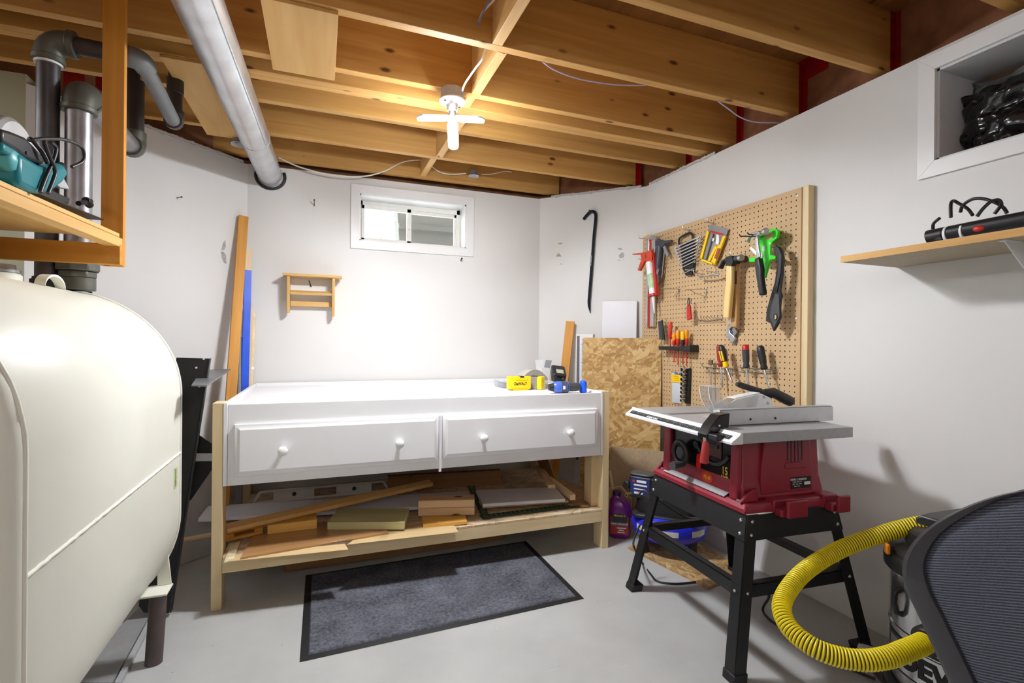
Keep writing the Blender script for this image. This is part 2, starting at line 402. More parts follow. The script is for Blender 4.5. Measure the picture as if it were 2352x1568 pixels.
# ceiling: subfloor with its joists, blocking, tape
ceil_ = struct(MB().box(-2.6, 2.5, -2.8, 3.7, ZS, ZS + 0.05).build('ceiling', W_SUB, smooth=False), 'unfinished ceiling of spruce joists under board subfloor', 'ceiling')
RO = 0.09                              # rim offset behind the wall face
def right_end(y): return min(XR + RO, SD + RO * 1.414 - y)
def left_end(y): return -2.45 if y < GY + 0.2 else y - LD - RO * 1.414
JY = [-2.4 + 0.406 * i for i in range(8)] + [0.885, 1.29, 1.685, 2.055, 2.19, 2.229, 2.447, 2.838, 3.236]
def jboard(name, x0, x1, y, t=0.038, zb=ZJ, zt=ZS, mat=W_JOIST):
    M = Matrix.Translation((x0, y, zb)); M = PM[ceil_.name].inverted() @ M
    return MB().box(0, x1 - x0, 0, t, 0, zt - zb).build(name, mat, ceil_, bevel=0.002, matrix=M)
for y in JY: jboard('joist', left_end(y), right_end(y) - (0.0 if y < 2.7 else 0.04), y)
def yboard(name, x, y0, y1, zb=ZJ, zt=ZS, t=0.038, mat=W_JOIST_Y):
    M = frame((x, y0, zb), (0, 1, 0), (0, 0, 1)); M = PM[ceil_.name].inverted() @ M
    return MB().box(0, y1 - y0, -t / 2, t / 2, 0, zt - zb).build(name, mat, ceil_, bevel=0.002, matrix=M)
yboard('blocking', 0.577, 1.328, 1.685); yboard('blocking', 0.61, 1.723, 2.055); yboard('blocking', 0.58, 0.923, 1.29)
yboard('blocking', 0.60, 2.093, 2.19); yboard('blocking', 0.625, 2.267, 2.447); yboard('blocking', 0.628, 2.485, 2.838); yboard('blocking', 0.61, 2.876, 3.236, ZJ + 0.012)
# rim behind the wall tops, wrapped in vapour barrier
rim = MB(); o2 = RO * 1.414
rp = [(XR + RO, -2.6), (XR + RO, SD + o2 - XR - RO), (SD + o2 - YB - RO, YB + RO), (YB + RO - LD - o2, YB + RO), (GX - 0.02, GX - 0.02 + LD + o2), (-2.4, GY + 0.16)]
for (ax, ay), (bx, by) in zip(rp[:-1], rp[1:]):
    d = Vector((bx - ax, by - ay, 0)).normalized(); nn = Vector((d.y, -d.x, 0)) * 0.03
    rim.hexa([(ax, ay, ZW - 0.01), (ax + nn.x, ay + nn.y, ZW - 0.01), (bx + nn.x, by + nn.y, ZW - 0.01), (bx, by, ZW - 0.01)],
             [(ax, ay, ZS), (ax + nn.x, ay + nn.y, ZS), (bx + nn.x, by + nn.y, ZS), (bx, by, ZS)])
rim.build('rim_vapour_barrier', M_VAPOR, ceil_, world=True, smooth=False)
for i, y in enumerate([0.885, 1.29, 1.685, 2.055, 2.447, 2.838]):
    xe = right_end(y) - (0 if y < 2.7 else 0.04); w = 0.05
    t = MB(); t.box(xe - 0.03, xe + 0.001, y - 0.0015, y - 0.0002, ZJ - 0.02, ZS - 0.002)
    t.box(xe - 0.0025, xe - 0.0005, y - 0.02, y, ZJ - 0.02, ZS - 0.002)
    if y == 1.685:
        t.box(xe - 0.003, xe - 0.001, y - 0.12, y, ZS - 0.075, ZS - 0.004); t.box(xe - 0.045, xe - 0.001, y - 0.11, y, ZS - 0.004, ZS - 0.002)
    t.build('red_tape', M_RED, ceil_, world=True, smooth=False)
for x, y in ((-0.52, 2.838),):
    MB().box(x - 0.02, x + 0.02, y + 0.05, y + 0.052, ZJ - 0.01, ZS).build('red_tape', M_RED, ceil_, world=True, smooth=False)
t = MB(); xl = left_end(2.838); t.box(xl - 0.01, xl + 0.05, 2.836, 2.8385, ZJ - 0.02, ZS); t.build('red_tape', M_RED, ceil_, world=True, smooth=False)
t = MB(); t.box(-1.0, -0.93, 2.6, 2.602, ZJ - 0.02, ZS); t.build('red_tape', M_RED, ceil_, world=True, smooth=False)

# crinkled poly film hanging over the wall tops
def film_strip(a, c, label, n=60, w=0.03):
    rows = [[], [], []]; d = (Vector(c) - Vector(a)); nrm = Vector((d.y, -d.x, 0)).normalized()
    if nrm.dot(Vector((0, 0, 0)) - Vector((a[0], a[1], 0))) < 0: nrm = -nrm
    for i in range(n + 1):
        p = Vector(a).lerp(Vector(c), i / n); q = noise.noise(Vector((i * 0.31, p.x * 3, 1.7))); q2 = noise.noise(Vector((i * 0.57, 4.1, p.y)))
        rows[0].append(p - nrm * (0.03 + 0.01 * q) + Vector((0, 0, 0.012 + 0.014 * abs(q2)))); rows[1].append(p + nrm * (0.004 + 0.008 * abs(q)) + Vector((0, 0, 0.006 + 0.012 * abs(q2)))); rows[2].append(p + nrm * (0.003 + 0.004 * abs(q2)) - Vector((0, 0, 0.004 + w * 0.4 * max(0, q))))
    o = MB().grid(rows).build('poly_film', M_FILM, solid=0.001, ang=70); return tag(o, label, 'plastic film')
film_strip((GX + 0.2, GY + 0.2, ZW - 0.002), (CX_ - 0.02, CY_ - 0.02, ZW - 0.002), 'crinkled plastic film along the top of the left diagonal wall')
film_strip((BX + 0.06, BY - 0.06, ZW + 0.002), (KX - 0.02, KY + 0.02, ZW + 0.002), 'crinkled plastic film along the top of the right diagonal wall')
film_strip((KX, KY - 0.04, ZW + 0.002), (KX, KY - 0.62, ZW + 0.002), 'crinkled plastic film along the top of the long right wall')
# ---------------- back window
def quad_frame(b, c, axis, w):
    pass
win1 = thing('window_1', 'small white sliding basement window in the back wall', 'window', (0.567, YB, W1[2])); struct(win1)
tr = 0.053
def mitred(parent, along, lo, hi, z0, z1, d, out, w=tr, th=0.012):
    """four mitred casing boards round an opening; along X (plane y=d) or Y (plane x=d); out = sign of the room side"""
    inner = [(lo, z0), (hi, z0), (hi, z1), (lo, z1)]; outer = [(lo - w, z0 - w), (hi + w, z0 - w), (hi + w, z1 + w), (lo - w, z1 + w)]
    for i in range(4):
        j = (i + 1) % 4; q = [outer[i], outer[j], inner[j], inner[i]]
        if along == 'X': A = [(p[0], d, p[1]) for p in q]; B = [(p[0], d + out * th, p[1]) for p in q]
        else: A = [(d, p[0], p[1]) for p in q]; B = [(d + out * th, p[0], p[1]) for p in q]
        MB().hexa(A, B).build('casing_board', M_TRIM, parent, bevel=0.001, world=True)
mitred(win1, 'X', W1[0], W1[1], W1[2], W1[3], YB, -1)
x0, x1, z0, z1 = W1
def liner(parent, along, lo, hi, z0, z1, d0, d1, mat, th=0.008):
    for nm, a, c, e, f in (('reveal_left', lo, lo + th, z0, z1), ('reveal_right', hi - th, hi, z0, z1), ('reveal_top', lo, hi, z1 - th, z1), ('reveal_sill', lo, hi, z0, z0 + th)):
        (MB().box(a, c, d0, d1, e, f) if along == 'X' else MB().box(d0, d1, a, c, e, f)).build(nm, mat, parent, world=True, smooth=False)
liner(win1, 'X', x0, x1, z0, z1, YB + 0.001, YB + WT, M_TRIM)
M_VINYL = plain('cream_window_vinyl', (238, 236, 230), 0.4, var=0.03)
fr = MB(); yf0, yf1 = YB + 0.135, YB + 0.18; fw = 0.03
fr.box(x0, x1, yf0, yf1, z1 - fw - 0.008, z1); fr.box(x0, x1, yf0, yf1, z0, z0 + fw); fr.box(x0, x0 + fw, yf0, yf1, z0, z1); fr.box(x1 - fw, x1, yf0, yf1, z0, z1)
fr.build('window_frame', M_VINYL, win1, world=True, bevel=0.002)
xm = 0.545
sashL = MB(); y0_, y1_ = yf0 - 0.012, yf0 + 0.012
for a, c, e, f in ((x0 + 0.02, xm + 0.02, z0 + 0.02, z0 + 0.045), (x0 + 0.02, xm + 0.02, z1 - 0.06, z1 - 0.035), (x0 + 0.02, x0 + 0.04, z0 + 0.02, z1 - 0.035), (xm - 0.008, xm + 0.022, z0 + 0.02, z1 - 0.035)): sashL.box(a, c, y0_, y1_, e, f)
sl = sashL.build('sliding_sash', M_VINYL, win1, world=True, bevel=0.002)
MB().box(x0 + 0.038, xm - 0.006, yf0 - 0.002, yf0 + 0.002, z0 + 0.043, z1 - 0.058).build('pane', M_GLASS, sl, world=True)
sashR = MB(); y0_, y1_ = yf0 + 0.014, yf0 + 0.034
for a, c, e, f in ((xm, x1 - 0.02, z0 + 0.02, z0 + 0.04), (xm, x1 - 0.02, z1 - 0.058, z1 - 0.035), (x1 - 0.045, x1 - 0.02, z0 + 0.02, z1 - 0.035), (xm, xm + 0.02, z0 + 0.02, z1 - 0.035)): sashR.box(a, c, y0_, y1_, e, f)
sr = sashR.build('fixed_sash', M_VINYL, win1, world=True, bevel=0.002)
MB().box(xm + 0.018, x1 - 0.043, yf0 + 0.02, yf0 + 0.024, z0 + 0.038, z1 - 0.056).build('pane', M_GLASS, sr, world=True)
MB().box(xm - 0.002, xm + 0.012, y0_ - 0.04, y0_ - 0.026, 1.83, 1.86).build('latch', M_WHITE, win1, world=True, bevel=0.002)
# outside: concrete window well, snow
M_CONC = plain('window_well_concrete', (42, 38, 32), 0.85, var=0.22, scale=3.0, bump=0.2)
M_SNOW = plain('snow', (245, 247, 250), 0.7, var=0.02, scale=8)
ww = MB(); ww.prism([(0.66, 1.2), (2.2, 1.2), (2.2, 3.4), (0.50, 3.4)], 0, 0.2, Matrix(((1, 0, 0, 0), (0, 0, 1, 4.25), (0, 1, 0, 0), (0, 0, 0, 1))))
ww.box(0.6, 2.2, 4.22, 4.25, 2.02, 2.06)
struct(ww.build('window_well', M_CONC, smooth=False), 'concrete window well wall seen through the right pane', 'wall')
sn = MB(); rows = []
for j in range(9):
    rows.append([(-1.5 + 3.2 * i / 12, 3.56 + 0.28 * j, 1.58 + 0.06 * j + 0.05 * math.sin(i * 1.3 + j)) for i in range(13)])
sn.grid(rows); s_ = sn.build('ground_snow', M_SNOW); s_['kind'] = 'structure'; s_['label'] = 'bright snowy ground outside the window'

# ---------------- right window
win2 = thing('window_2', 'white cased window recess in the right wall stuffed with black plastic', 'window', (XR, 0.76, W2[2])); struct(win2)
mitred(win2, 'Y', W2[0], W2[1], W2[2], W2[3], XR, -1)
liner(win2, 'Y', W2[0], W2[1], W2[2], W2[3], XR + 0.001, XR + WT, plain('painted_reveal', (214, 214, 216), 0.5, var=0.03))
MB().box(XR + WT - 0.004, XR + WT, W2[0], W2[1], W2[2], W2[3]).build('pane', M_GLASS, win2, world=True)
MB().box(XR + WT, XR + WT + 0.02, W2[0] - 0.02, W2[1] + 0.02, W2[2] - 0.02, W2[3] + 0.02).build('outer_board', W_SUB, win2, world=True)
# crumpled black bag
M_BAG = plain('black_bin_bag', (10, 10, 12), 0.2, var=0.1, spec=0.7); M_BAG2 = plain('grey_translucent_film', (112, 112, 110), 0.25, var=0.25, scale=14)
def crumple(p, f, a): return sum(abs(noise.noise(Vector(p) * f * (1.7 ** k) + Vector((k * 9.1, 3, 1)))) * a / (1.5 ** k) for k in range(4))
rows = []; N1, N2 = 60, 34
for j in range(N2 + 1):
    row = []
    for i in range(N1 + 1):
        u, v = i / N1, j / N2
        y = 1.083 - u * 0.64 + 0.012 * noise.noise((v * 9, 1.3, u)); z = 1.734 + v * 0.225 + 0.012 * noise.noise((u * 8, 4.2, 0))
        edge = min(u, v * 0.7 + 0.02, (1 - v) * 0.9, 1.0) * 6
        d = 0.15 - 0.055 * min(1, edge) - crumple((y, z, 0), 7.0, 0.075)
        row.append((XR + max(0.05, d), y, z))
    rows.append(row)
b = MB().grid(rows)
tag(b.build('plastic_bag', M_BAG, smooth=True, ang=60, solid=0.002), 'crumpled black plastic bag stuffed in the right window recess', 'plastic bag')
rows = []
for j in range(13):
    rows.append([(XR + 0.195 - 0.03 * crumple((i * .11, j * .2, 3), 2.0, 0.6), 1.085 - 0.64 * i / 40, 1.955 + 0.068 * j / 12 - 0.02 * math.sin(i * 0.35)) for i in range(41)])
b = MB().grid(rows)
rows = []
for j in range(17):
    rows.append([(XR + 0.197 - 0.03 * crumple((i * .2, j * .15, 8), 2.0, 0.6), 1.088 - 0.06 * i / 8 + 0.006 * math.sin(j), 1.733 + 0.27 * j / 16) for i in range(9)])
b.grid(rows)
tag(b.build('plastic_film', M_BAG2, smooth=True, ang=60, solid=0.0015), 'grey wrinkled plastic film behind the black bag in the window recess', 'plastic film')

# ---------------- lamp and lamp behind camera
M_LED = plain('led_panel_lit', (255, 255, 255), 0.4, var=0, emit=(246, 250, 255), es=LAMP_POWER)
M_PORC = plain('white_porcelain', (232, 232, 234), 0.25, var=0.01)
M_BOX = plain('grey_electrical_box', (186, 187, 190), 0.5, 0.2, var=0.06)
M_CABLE = plain('white_cable_sheath', (228, 222, 210), 0.45, var=0.03)
LC = RZ(1039, 236, 2.085)
def lampholder(name, label, c, led):
    t = thing(name, label, 'lamp', (c.x, c.y, 2.02))
    M = Matrix.Translation((c.x, c.y, 0))
    MB().lathe([(0.05, ZJ), (0.05, 2.092)], 8, M).build('junction_box', M_BOX, t, world=True, bevel=0.002)
    MB().lathe([(0.0, 2.093), (0.054, 2.093), (0.056, 2.088), (0.052, 2.082), (0.03, 2.077), (0.024, 2.068), (0.021, 2.048), (0.019, 2.046), (0.0, 2.046)], 28, M).build('lampholder', M_PORC, t, world=True, ang=50)
    for a in (0.5, 3.64):
        MB().cyl((c.x + 0.04 * math.cos(a), c.y + 0.04 * math.sin(a), 2.083), (c.x + 0.04 * math.cos(a), c.y + 0.04 * math.sin(a), 2.078), 0.005, n=8).build('screw', M_NAIL, t, world=True)
    MB().lathe([(0.0165, 2.047), (0.0165, 2.03), (0.02, 2.024), (0.022, 2.008), (0.014, 2.004), (0, 2.004)], 20, M).build('bulb_base', M_WHITE, t, world=True)
    if led:
        for k, a in enumerate((math.radians(90 - 20.9 + 4), math.radians(210 - 20.9 + 6), math.radians(330 - 20.9))):
            d = Vector((math.cos(a), math.sin(a), 0)); tilt = 0.24 if k else 0.5
            dd = (d * math.cos(tilt) - Vector((0, 0, math.sin(tilt)))).normalized()
            Mx = frame(Vector((c.x, c.y, 2.012)) + d * 0.016, dd, (0, 0, 1))
            p = MB().prism(rrect(0.14, 0.046, 0.02, 5, 0.075, 0), 0.002, 0.008, Mx).build('led_panel', M_WHITE, t, world=True, bevel=0.001)
            MB().prism(rrect(0.134, 0.042, 0.018, 5, 0.075, 0), -0.005, 0.0015, Mx).build('diffuser', M_LED, p, world=True)
    else:
        me = plain('bulb_lit', (255, 255, 255), 0.4, var=0, emit=(246, 249, 255), es=BULB_POWER)
        MB().lathe([(0.014, 2.006), (0.02, 1.99), (0.031, 1.965), (0.034, 1.945), (0.029, 1.922), (0.016, 1.909), (0.0005, 1.905)], 20, M).build('bulb', me, t, world=True, ang=80)
    return t
lampholder('ceiling_lamp', 'bare ceiling lamp with three lit LED panels under the joists', LC, True)
lampholder('bulb_lamp', 'bare bulb ceiling lamp behind the camera', Vector((-0.1, -0.93, 0)), False)
# ================================================================ workbench: a white drawer bed on a new timber stand
M_BW = plain('white_gloss_paint', (238, 238, 240), 0.32, var=0.02, scale=5, bump=0.05)
O_SHELF = strands('pale_osb_shelf', 1.0, [(150, 118, 84), (190, 160, 124), (208, 184, 150), (222, 202, 172), (234, 218, 192)], 'XY')
YF, YBK = 2.296, 3.262
bench = thing('workbench', 'long white two-drawer bed frame raised on pale timber legs as a workbench', 'workbench', (0.512, 2.78, 0))
def wbox(name, mat, x0, x1, y0, y1, z0, z1, parent=bench, bevel=0.0015):
    M = PM[parent.name].inverted() @ Matrix.Translation((x0, y0, z0))
    return MB().box(0, x1 - x0, 0, y1 - y0, 0, z1 - z0).build(name, mat, parent, bevel=bevel, matrix=M)
wbox('front_panel', M_BW, -0.345, 1.379, YF, YF + 0.018, 0.494, 0.822)
for xa, xb in ((-0.361, -0.346), (1.380, 1.394)):
    wbox('side_panel', M_BW, xa, xb, YF - 0.002, YBK, 0.494, 0.829)
wbox('back_panel', M_BW, -0.345, 1.379, YBK - 0.018, YBK, 0.494, 0.832)
wbox('top_deck', M_BW, -0.345, 1.379, YF + 0.0185, YBK - 0.0185, 0.80, 0.814)
wbox('case_bottom', W_SUB, -0.345, 1.379, YF + 0.0185, YBK - 0.0185, 0.50, 0.512)
wbox('centre_batten', M_BW, 0.517, 0.529, YF - 0.012, YF, 0.482, 0.744)
def drawer(x0, x1, z0, z1, knobs):
    Mx = Matrix(((1, 0, 0, 0), (0, 0, -1, YF), (0, 1, 0, 0), (0, 0, 0, 1)))   # local z points into the room
    b = MB(); R = lambda i: [(x0 + i, z0 + i), (x1 - i, z0 + i), (x1 - i, z1 - i), (x0 + i, z1 - i)]
    prof = [(0, 0.0), (0, 0.011), (0.004, 0.013), (0.012, 0.015), (0.022, 0.021)]
    rings = [[(p[0], p[1], h) for p in R(i)] for i, h in prof]
    b.loft(rings, Mx)
    d = b.build('drawer', M_BW, bench, world=True, bevel=0.0012, ang=20)
    for kx in knobs:
        K = Matrix.Translation((kx, YF - 0.021, 0.630)) @ Matrix.Rotation(PI / 2, 4, 'X')
        MB().lathe([(0.011, 0), (0.0085, 0.006), (0.0085, 0.012), (0.016, 0.017), (0.0195, 0.023), (0.0185, 0.03), (0.012, 0.0345), (0.0003, 0.036)], 20, K).build('knob', M_BW, d, world=True, ang=60)
drawer(-0.321, 0.514, 0.531, 0.742, (-0.14, 0.333)); drawer(0.534, 1.355, 0.541, 0.742, (0.725, 1.184))
# legs and rails of new lumber
def leg(x, y, z1=0.829):
    return wbox('leg', W_PINE_Z, x, x + 0.038, y, y + 0.089, 0.0, z1)
leg(-0.4, YF); leg(1.394, YF); leg(-0.4, YBK - 0.089, 0.80); leg(1.394, YBK - 0.089, 0.80)
wbox('leg_cleat', W_PINE_Z, 1.355, 1.3935, YF + 0.05, YF + 0.125, 0.213, 0.493)
wbox('front_rail', W_PINE, -0.361, 1.3935, YF, YF + 0.038, 0.144, 0.199)
wbox('back_rail', W_PINE, -0.361, 1.3935, YBK - 0.038, YBK, 0.144, 0.199)
for x in (-0.362, 1.3555): 
    board('side_rail', (x + 0.019, YF + 0.0385, 0.1715), (x + 0.019, YBK - 0.0385, 0.1715), (1, 0, 0), 0.055, 0.037, W_PINE, bench)
wbox('lower_shelf', O_SHELF, -0.36, 1.393, YF + 0.0, YBK - 0.09, 0.1995, 0.2105)
SH = 0.2108
# ---------------------------------------------------------------- offcuts on the lower shelf
def slab(name, px, h, t, mat, label, cat, group=None, bevel=0.001):
    """flat piece lying with its top face at height h: corners surveyed on that plane, given real thickness"""
    P = [RZ(x, y, h) for x, y in px]; d = P[1] - P[0]; d.z = 0
    M = frame(P[0], d, (0, 0, 1)); inv = M.inverted()
    b = MB().prism([(inv @ p)[:2] for p in P], -t, 0)
    return tag(b.build(name, mat, bevel=bevel, matrix=M), label, cat, group)
M_MELA = plain('white_melamine', (226, 226, 232), 0.35, var=0.03, scale=4)
W_BROWN = wood('brown_laminate', (166, 120, 76), (198, 152, 104), (90, 50, 20), 0.0, grain=0.7, rough=0.22, coat=0.3)
W_OFFCUT = wood('yellow_pine_offcut', (226, 168, 74), (242, 192, 100), (150, 90, 30), 0.1)
W_TREAT = wood('treated_green_pine', (186, 180, 124), (212, 206, 156), (130, 110, 70), 0.1)
W_FENCE = wood('brown_pine_scrap', (204, 170, 126), (224, 194, 152), (84, 52, 28), 0.6)
W_DARK = wood('old_brown_plank', (126, 88, 48), (154, 112, 66), (70, 44, 22), 0.3)
W_RAW = wood('raw_plywood_strip', (206, 176, 124), (226, 200, 152), (150, 110, 70), 0.2)
slab('board_offcut', [(552, 1281), (893, 1223), (862, 1190), (592, 1212)], 0.2225, 0.008, W_BROWN, 'glossy brown wood-grain panel lying on the workbench lower shelf', 'panel')
slab('plywood_strip', [(520, 1290), (800, 1262), (792, 1249), (540, 1274)], 0.2142, 0.0032, W_RAW, 'raw plywood strip along the front edge of the lower shelf at left', 'wood strip')
slab('plywood_strip', [(797, 1251), (1053, 1222), (1040, 1200), (850, 1212)], 0.2142, 0.0032, W_RAW, 'pale plywood sheet under the green-tinged board on the shelf', 'wood strip')
slab('torn_plywood', [(514, 1291), (536, 1284), (552, 1243), (531, 1248)], 0.2175, 0.0065, plain('torn_ply_edge', (222, 206, 166), 0.8, var=0.25, scale=40, bump=0.6), 'torn pale plywood corner beside the left bench leg', 'wood scrap')
slab('white_board', [(455, 1192), (1085, 1157), (1076, 1128), (478, 1162)], 0.240, 0.016, M_MELA, 'long white board sticking out past the left bench leg', 'board')
MB_ = [(1109, 1158), (1298, 1146), (1276, 1119), (1093, 1126)]
slab('white_shelf_board', MB_, 0.257, 0.016, M_MELA, 'short white board with chipped edge under the framing square', 'board')
slab('brown_backing_board', [(1109, 1163), (1306, 1150), (1290, 1135), (1100, 1150)], 0.2385, 0.012, W_FENCE, 'brown board under the short white board', 'board')
slab('treated_board', [(752, 1200), (929, 1200), (940, 1168), (777, 1168)], 0.2565, 0.0335, W_TREAT, 'greenish treated deck board offcut on the lower shelf', 'board')
slab('pine_block', [(614, 1207), (728, 1194), (726, 1176), (650, 1186)], 0.263, 0.040, W_OFFCUT, 'bright yellow pine block under the long tan stick', 'wood block')
slab('flat_pine_block', [(972, 1206), (1073, 1198), (1068, 1180), (968, 1184)], 0.228, 0.0135, W_OFFCUT, 'flat yellow pine piece beneath the stacked brown blocks', 'wood block')
p0 = RZ(960, 1187, 0.2284); p1 = RZ(1090, 1184, 0.2284); dv = (p1 - p0).normalized(); nv = Vector((-dv.y, dv.x, 0))
for i, nm in enumerate(('lower of the two stacked knotty pine blocks', 'upper of the two stacked knotty pine blocks')):
    c = p0 + nv * 0.045 + Vector((0, 0, 0.0195 + 0.0385 * i))
    tag(board('stud_block', c, c + dv * (p1 - p0).length, (0, 0, 1), 0.089, 0.038, W_FENCE, bevel=0.004), nm, 'wood block')
a, b_ = RZ(519, 1214, 0.292), RZ(990, 1109, 0.31)
tag(board('tan_stick', a, b_, (0.1, -0.25, 1), 0.045, 0.019, wood('tan_stick_pine', (192, 146, 84), (214, 172, 108), (120, 80, 40), 0.3)), 'long tan stick laid diagonally over the white board', 'stick')
a, b_ = RZ(422, 1240, 0.245), RZ(700, 1190, 0.245)
tag(board('thin_lath', a, b_, (0, 0, 1), 0.035, 0.008, W_FENCE), 'thin brown lath poking out beyond the left bench leg', 'stick')
tag(board('back_stud', RZ(890, 1128, 0.2115) + Vector((0, 0, 0.045)), RZ(1149, 1112, 0.2115) + Vector((0, 0, 0.045)), (0, -1, 0), 0.089, 0.038, W_DARK), 'brown stud on edge at the back of the lower shelf', 'stud')
# small routed bracket
br = thing('wooden_bracket', 'small routed wooden bracket beside the left bench leg', 'bracket', RZ(550, 1245, 0.2230))
Mx = frame(RZ(520, 1246, 0.2230), RZ(580, 1232, 0.2230) - RZ(520, 1246, 0.2230), (0, 0, 1))
L = 0.145
MB().box(0, L, 0, 0.05, 0, 0.014, Mx).build('base_plate', W_ORANGE, br, world=True, bevel=0.003)
MB().box(0, 0.03, 0, 0.05, 0.0142, 0.03, Mx).build('side_block', W_ORANGE, br, world=True, bevel=0.002)
MB().box(L - 0.035, L, 0, 0.05, 0.0142, 0.03, Mx).build('side_block', W_ORANGE, br, world=True, bevel=0.002)
MB().box(0, L, 0, 0.05, 0.0302, 0.042, Mx).build('top_plate', W_ORANGE, br, world=True, bevel=0.003)
# framing square
M_SQ = plain('dark_green_plastic', (34, 54, 38), 0.35, var=0.1); M_SQ2 = plain('olive_rungs', (84, 104, 66), 0.4, var=0.1)
sq = thing('framing_square', 'dark green ladder-patterned framing square resting on the white board', 'framing square', RZ(1109, 1195, 0.2115))
C0 = RZ(1109, 1194, 0.2115)
def sq_arm(name, px_end, w, side, rungs):
    e = RZ(*px_end, 0.2115); d = e - C0; M = frame(C0, d, (0, 0, 1)); Lq = d.length
    b = MB(); y0, y1 = (0, side * w) if side > 0 else (side * w, 0)
    b.box(0, Lq, y0, y0 + 0.007, 0, 0.007, M); b.box(0, Lq, y1 - 0.007, y1, 0, 0.007, M); b.box(0, Lq, y0 + 0.007, y1 - 0.007, 0, 0.002, M)
    o = b.build(name, M_SQ, sq, world=True, bevel=0.0008)
    n = int(Lq / 0.026)
    for i in range(1, n):
        x = i * Lq / n; MB().box(x, x + 0.007, y0 + 0.007, y1 - 0.007, 0.0022, 0.006, M).build('rung', M_SQ2, o, world=True)
sq_arm('blade', (1334, 1165), 0.05, 1, 1); sq_arm('tongue', (1068, 1106), 0.04, -1, 1)
# white slotted panel standing at the back left
M_PNL = plain('white_steel_panel', (208, 206, 200), 0.45, var=0.04)
wp = thing('slotted_panel', 'white slotted metal panel with two holes standing at the shelf back left', 'panel', (0.13, 2.98, SH))
yb_ = 2.98
a, b_, c, d = [RY(x, y, yb_) for x, y in ((582, 1160), (893, 1125), (880, 1106), (598, 1132))]
def strip(name, p, q, w, mat=M_PNL, th=0.004, sh=0.0): return board(name, p, q, (0, -1, 0), w, th, mat, wp, bevel=0.0008)
zb = SH + 0.006
A, B = Vector((a.x, yb_, zb)), Vector((b_.x, yb_, zb)); Ct, Dt = Vector((c.x, yb_, c.z)), Vector((d.x, yb_, c.z + 0.0))
strip('top_flange', Dt, Ct, 0.012); strip('bottom_flange', A, B, 0.012)
strip('left_edge', A, Dt, 0.014); strip('right_edge', B, Ct, 0.014)
wid = Ct.x - Dt.x
for u0, u1 in ((0.10, 0.42), (0.60, 0.90)):
    x0_, x1_ = Dt.x + wid * u0, Dt.x + wid * u1
    MB().box(x0_, x1_, yb_ + 0.003, yb_ + 0.006, zb, Ct.z).build('face_plate', M_PNL, wp, world=True)
    MB().cyl(((x0_ + x1_) / 2, yb_ + 0.0028, (zb + Ct.z) / 2), ((x0_ + x1_) / 2, yb_ + 0.001, (zb + Ct.z) / 2), 0.011, n=14).build('hole_grommet', M_BLACK, wp, world=True)
# right end: osb scraps
O_DK = strands('brown_osb_scrap', 1.0, [(92, 64, 38), (122, 88, 54), (144, 108, 70), (160, 122, 82), (178, 142, 98)], 'XY')
slab('osb_scrap', [(1225, 1150), (1352, 1162), (1362, 1130), (1290, 1100)], 0.2235, 0.0115, O_DK, 'brown particle scrap at the right end of the lower shelf', 'wood scrap')
tag(board('white_ended_stick', RZ(1316, 1143, 0.26), RZ(1240, 1085, 0.26), (0, 0, 1), 0.03, 0.03, W_PINE), 'square pine stick with pale cut end at the shelf right', 'stick')
tag(board('short_plank', RZ(1268, 1118, 0.30), RZ(1238, 1072, 0.30), (0, 0, 1), 0.04, 0.02, W_FENCE), 'short brown plank end behind the white board', 'plank')
tag(board('leaning_scrap', (1.31, 2.75, 0.245), (1.28, 2.87, 0.43), (1, 0.4, 0.2), 0.10, 0.012, W_DARK), 'brown board leaning inside the right bench legs', 'board')
# beam on the floor under the bench
tag(board('floor_beam', RZ(652, 1322, 0) + Vector((0, 0.05, 0.046)), RZ(652, 1322, 0) + Vector((1.1, 0.07, 0.046)), (0, -1, 0), 0.089, 0.038, W_DARK), 'brown beam lying on the floor under the workbench', 'beam')
# ---------------------------------------------------------------- doormat
def matf():
    k = NT('charcoal_carpet'); co = k.coord((1, 1, 1))
    n1 = k.n('ShaderNodeTexNoise', Scale=70.0, Detail=6.0, Roughness=0.75); k.l(co, 0, n1, 'Vector')
    n2 = k.n('ShaderNodeTexNoise', Scale=9.0, Detail=2.0); k.l(co, 0, n2, 'Vector')
    mx = k.n('ShaderNodeMix', _data_type='FLOAT'); mx.inputs[0].default_value = 0.3; k.l(n1, 0, mx, 2); k.l(n2, 0, mx, 3)
    r = k.ramp([(0.36, rgb(58, 59, 66)), (0.66, rgb(120, 122, 132))]); k.l(mx, 0, r, 0)
    v = k.n('ShaderNodeTexVoronoi', Scale=34.0); k.l(co, 0, v, 'Vector'); e = k.ramp([(0.03, (1, 1, 1, 1)), (0.05, (0, 0, 0, 1))]); k.l(v, 0, e, 0)
    sp = k.n('ShaderNodeSeparateColor'); k.l(v, 'Color', sp, 0); gt = k.n('ShaderNodeMath', _operation='GREATER_THAN'); gt.inputs[1].default_value = 0.93; k.l(sp, 0, gt, 0)
    mu = k.n('ShaderNodeMath', _operation='MULTIPLY'); k.l(e, 0, mu, 0); k.l(gt, 0, mu, 1)
    m3 = k.n('ShaderNodeMix', _data_type='RGBA'); m3.inputs['B'].default_value = rgb(190, 180, 160); k.l(mu, 0, m3, 'Factor'); k.l(r, 0, m3, 'A')
    k.l(m3, 'Result', k.b, 'Base Color'); k.b.inputs['Roughness'].default_value = 0.95; k.b.inputs['Specular IOR Level'].default_value = 0.1
    k.bump(n1, 0, 0.8, 0.004); return k.m
M_MAT = matf(); M_RUB = plain('black_rubber', (24, 24, 26), 0.55, var=0.15, scale=40)
mp = [RZ(688, 1522, 0), RZ(1342, 1376, 0), RZ(1208, 1243, 0), RZ(702, 1322, 0)]
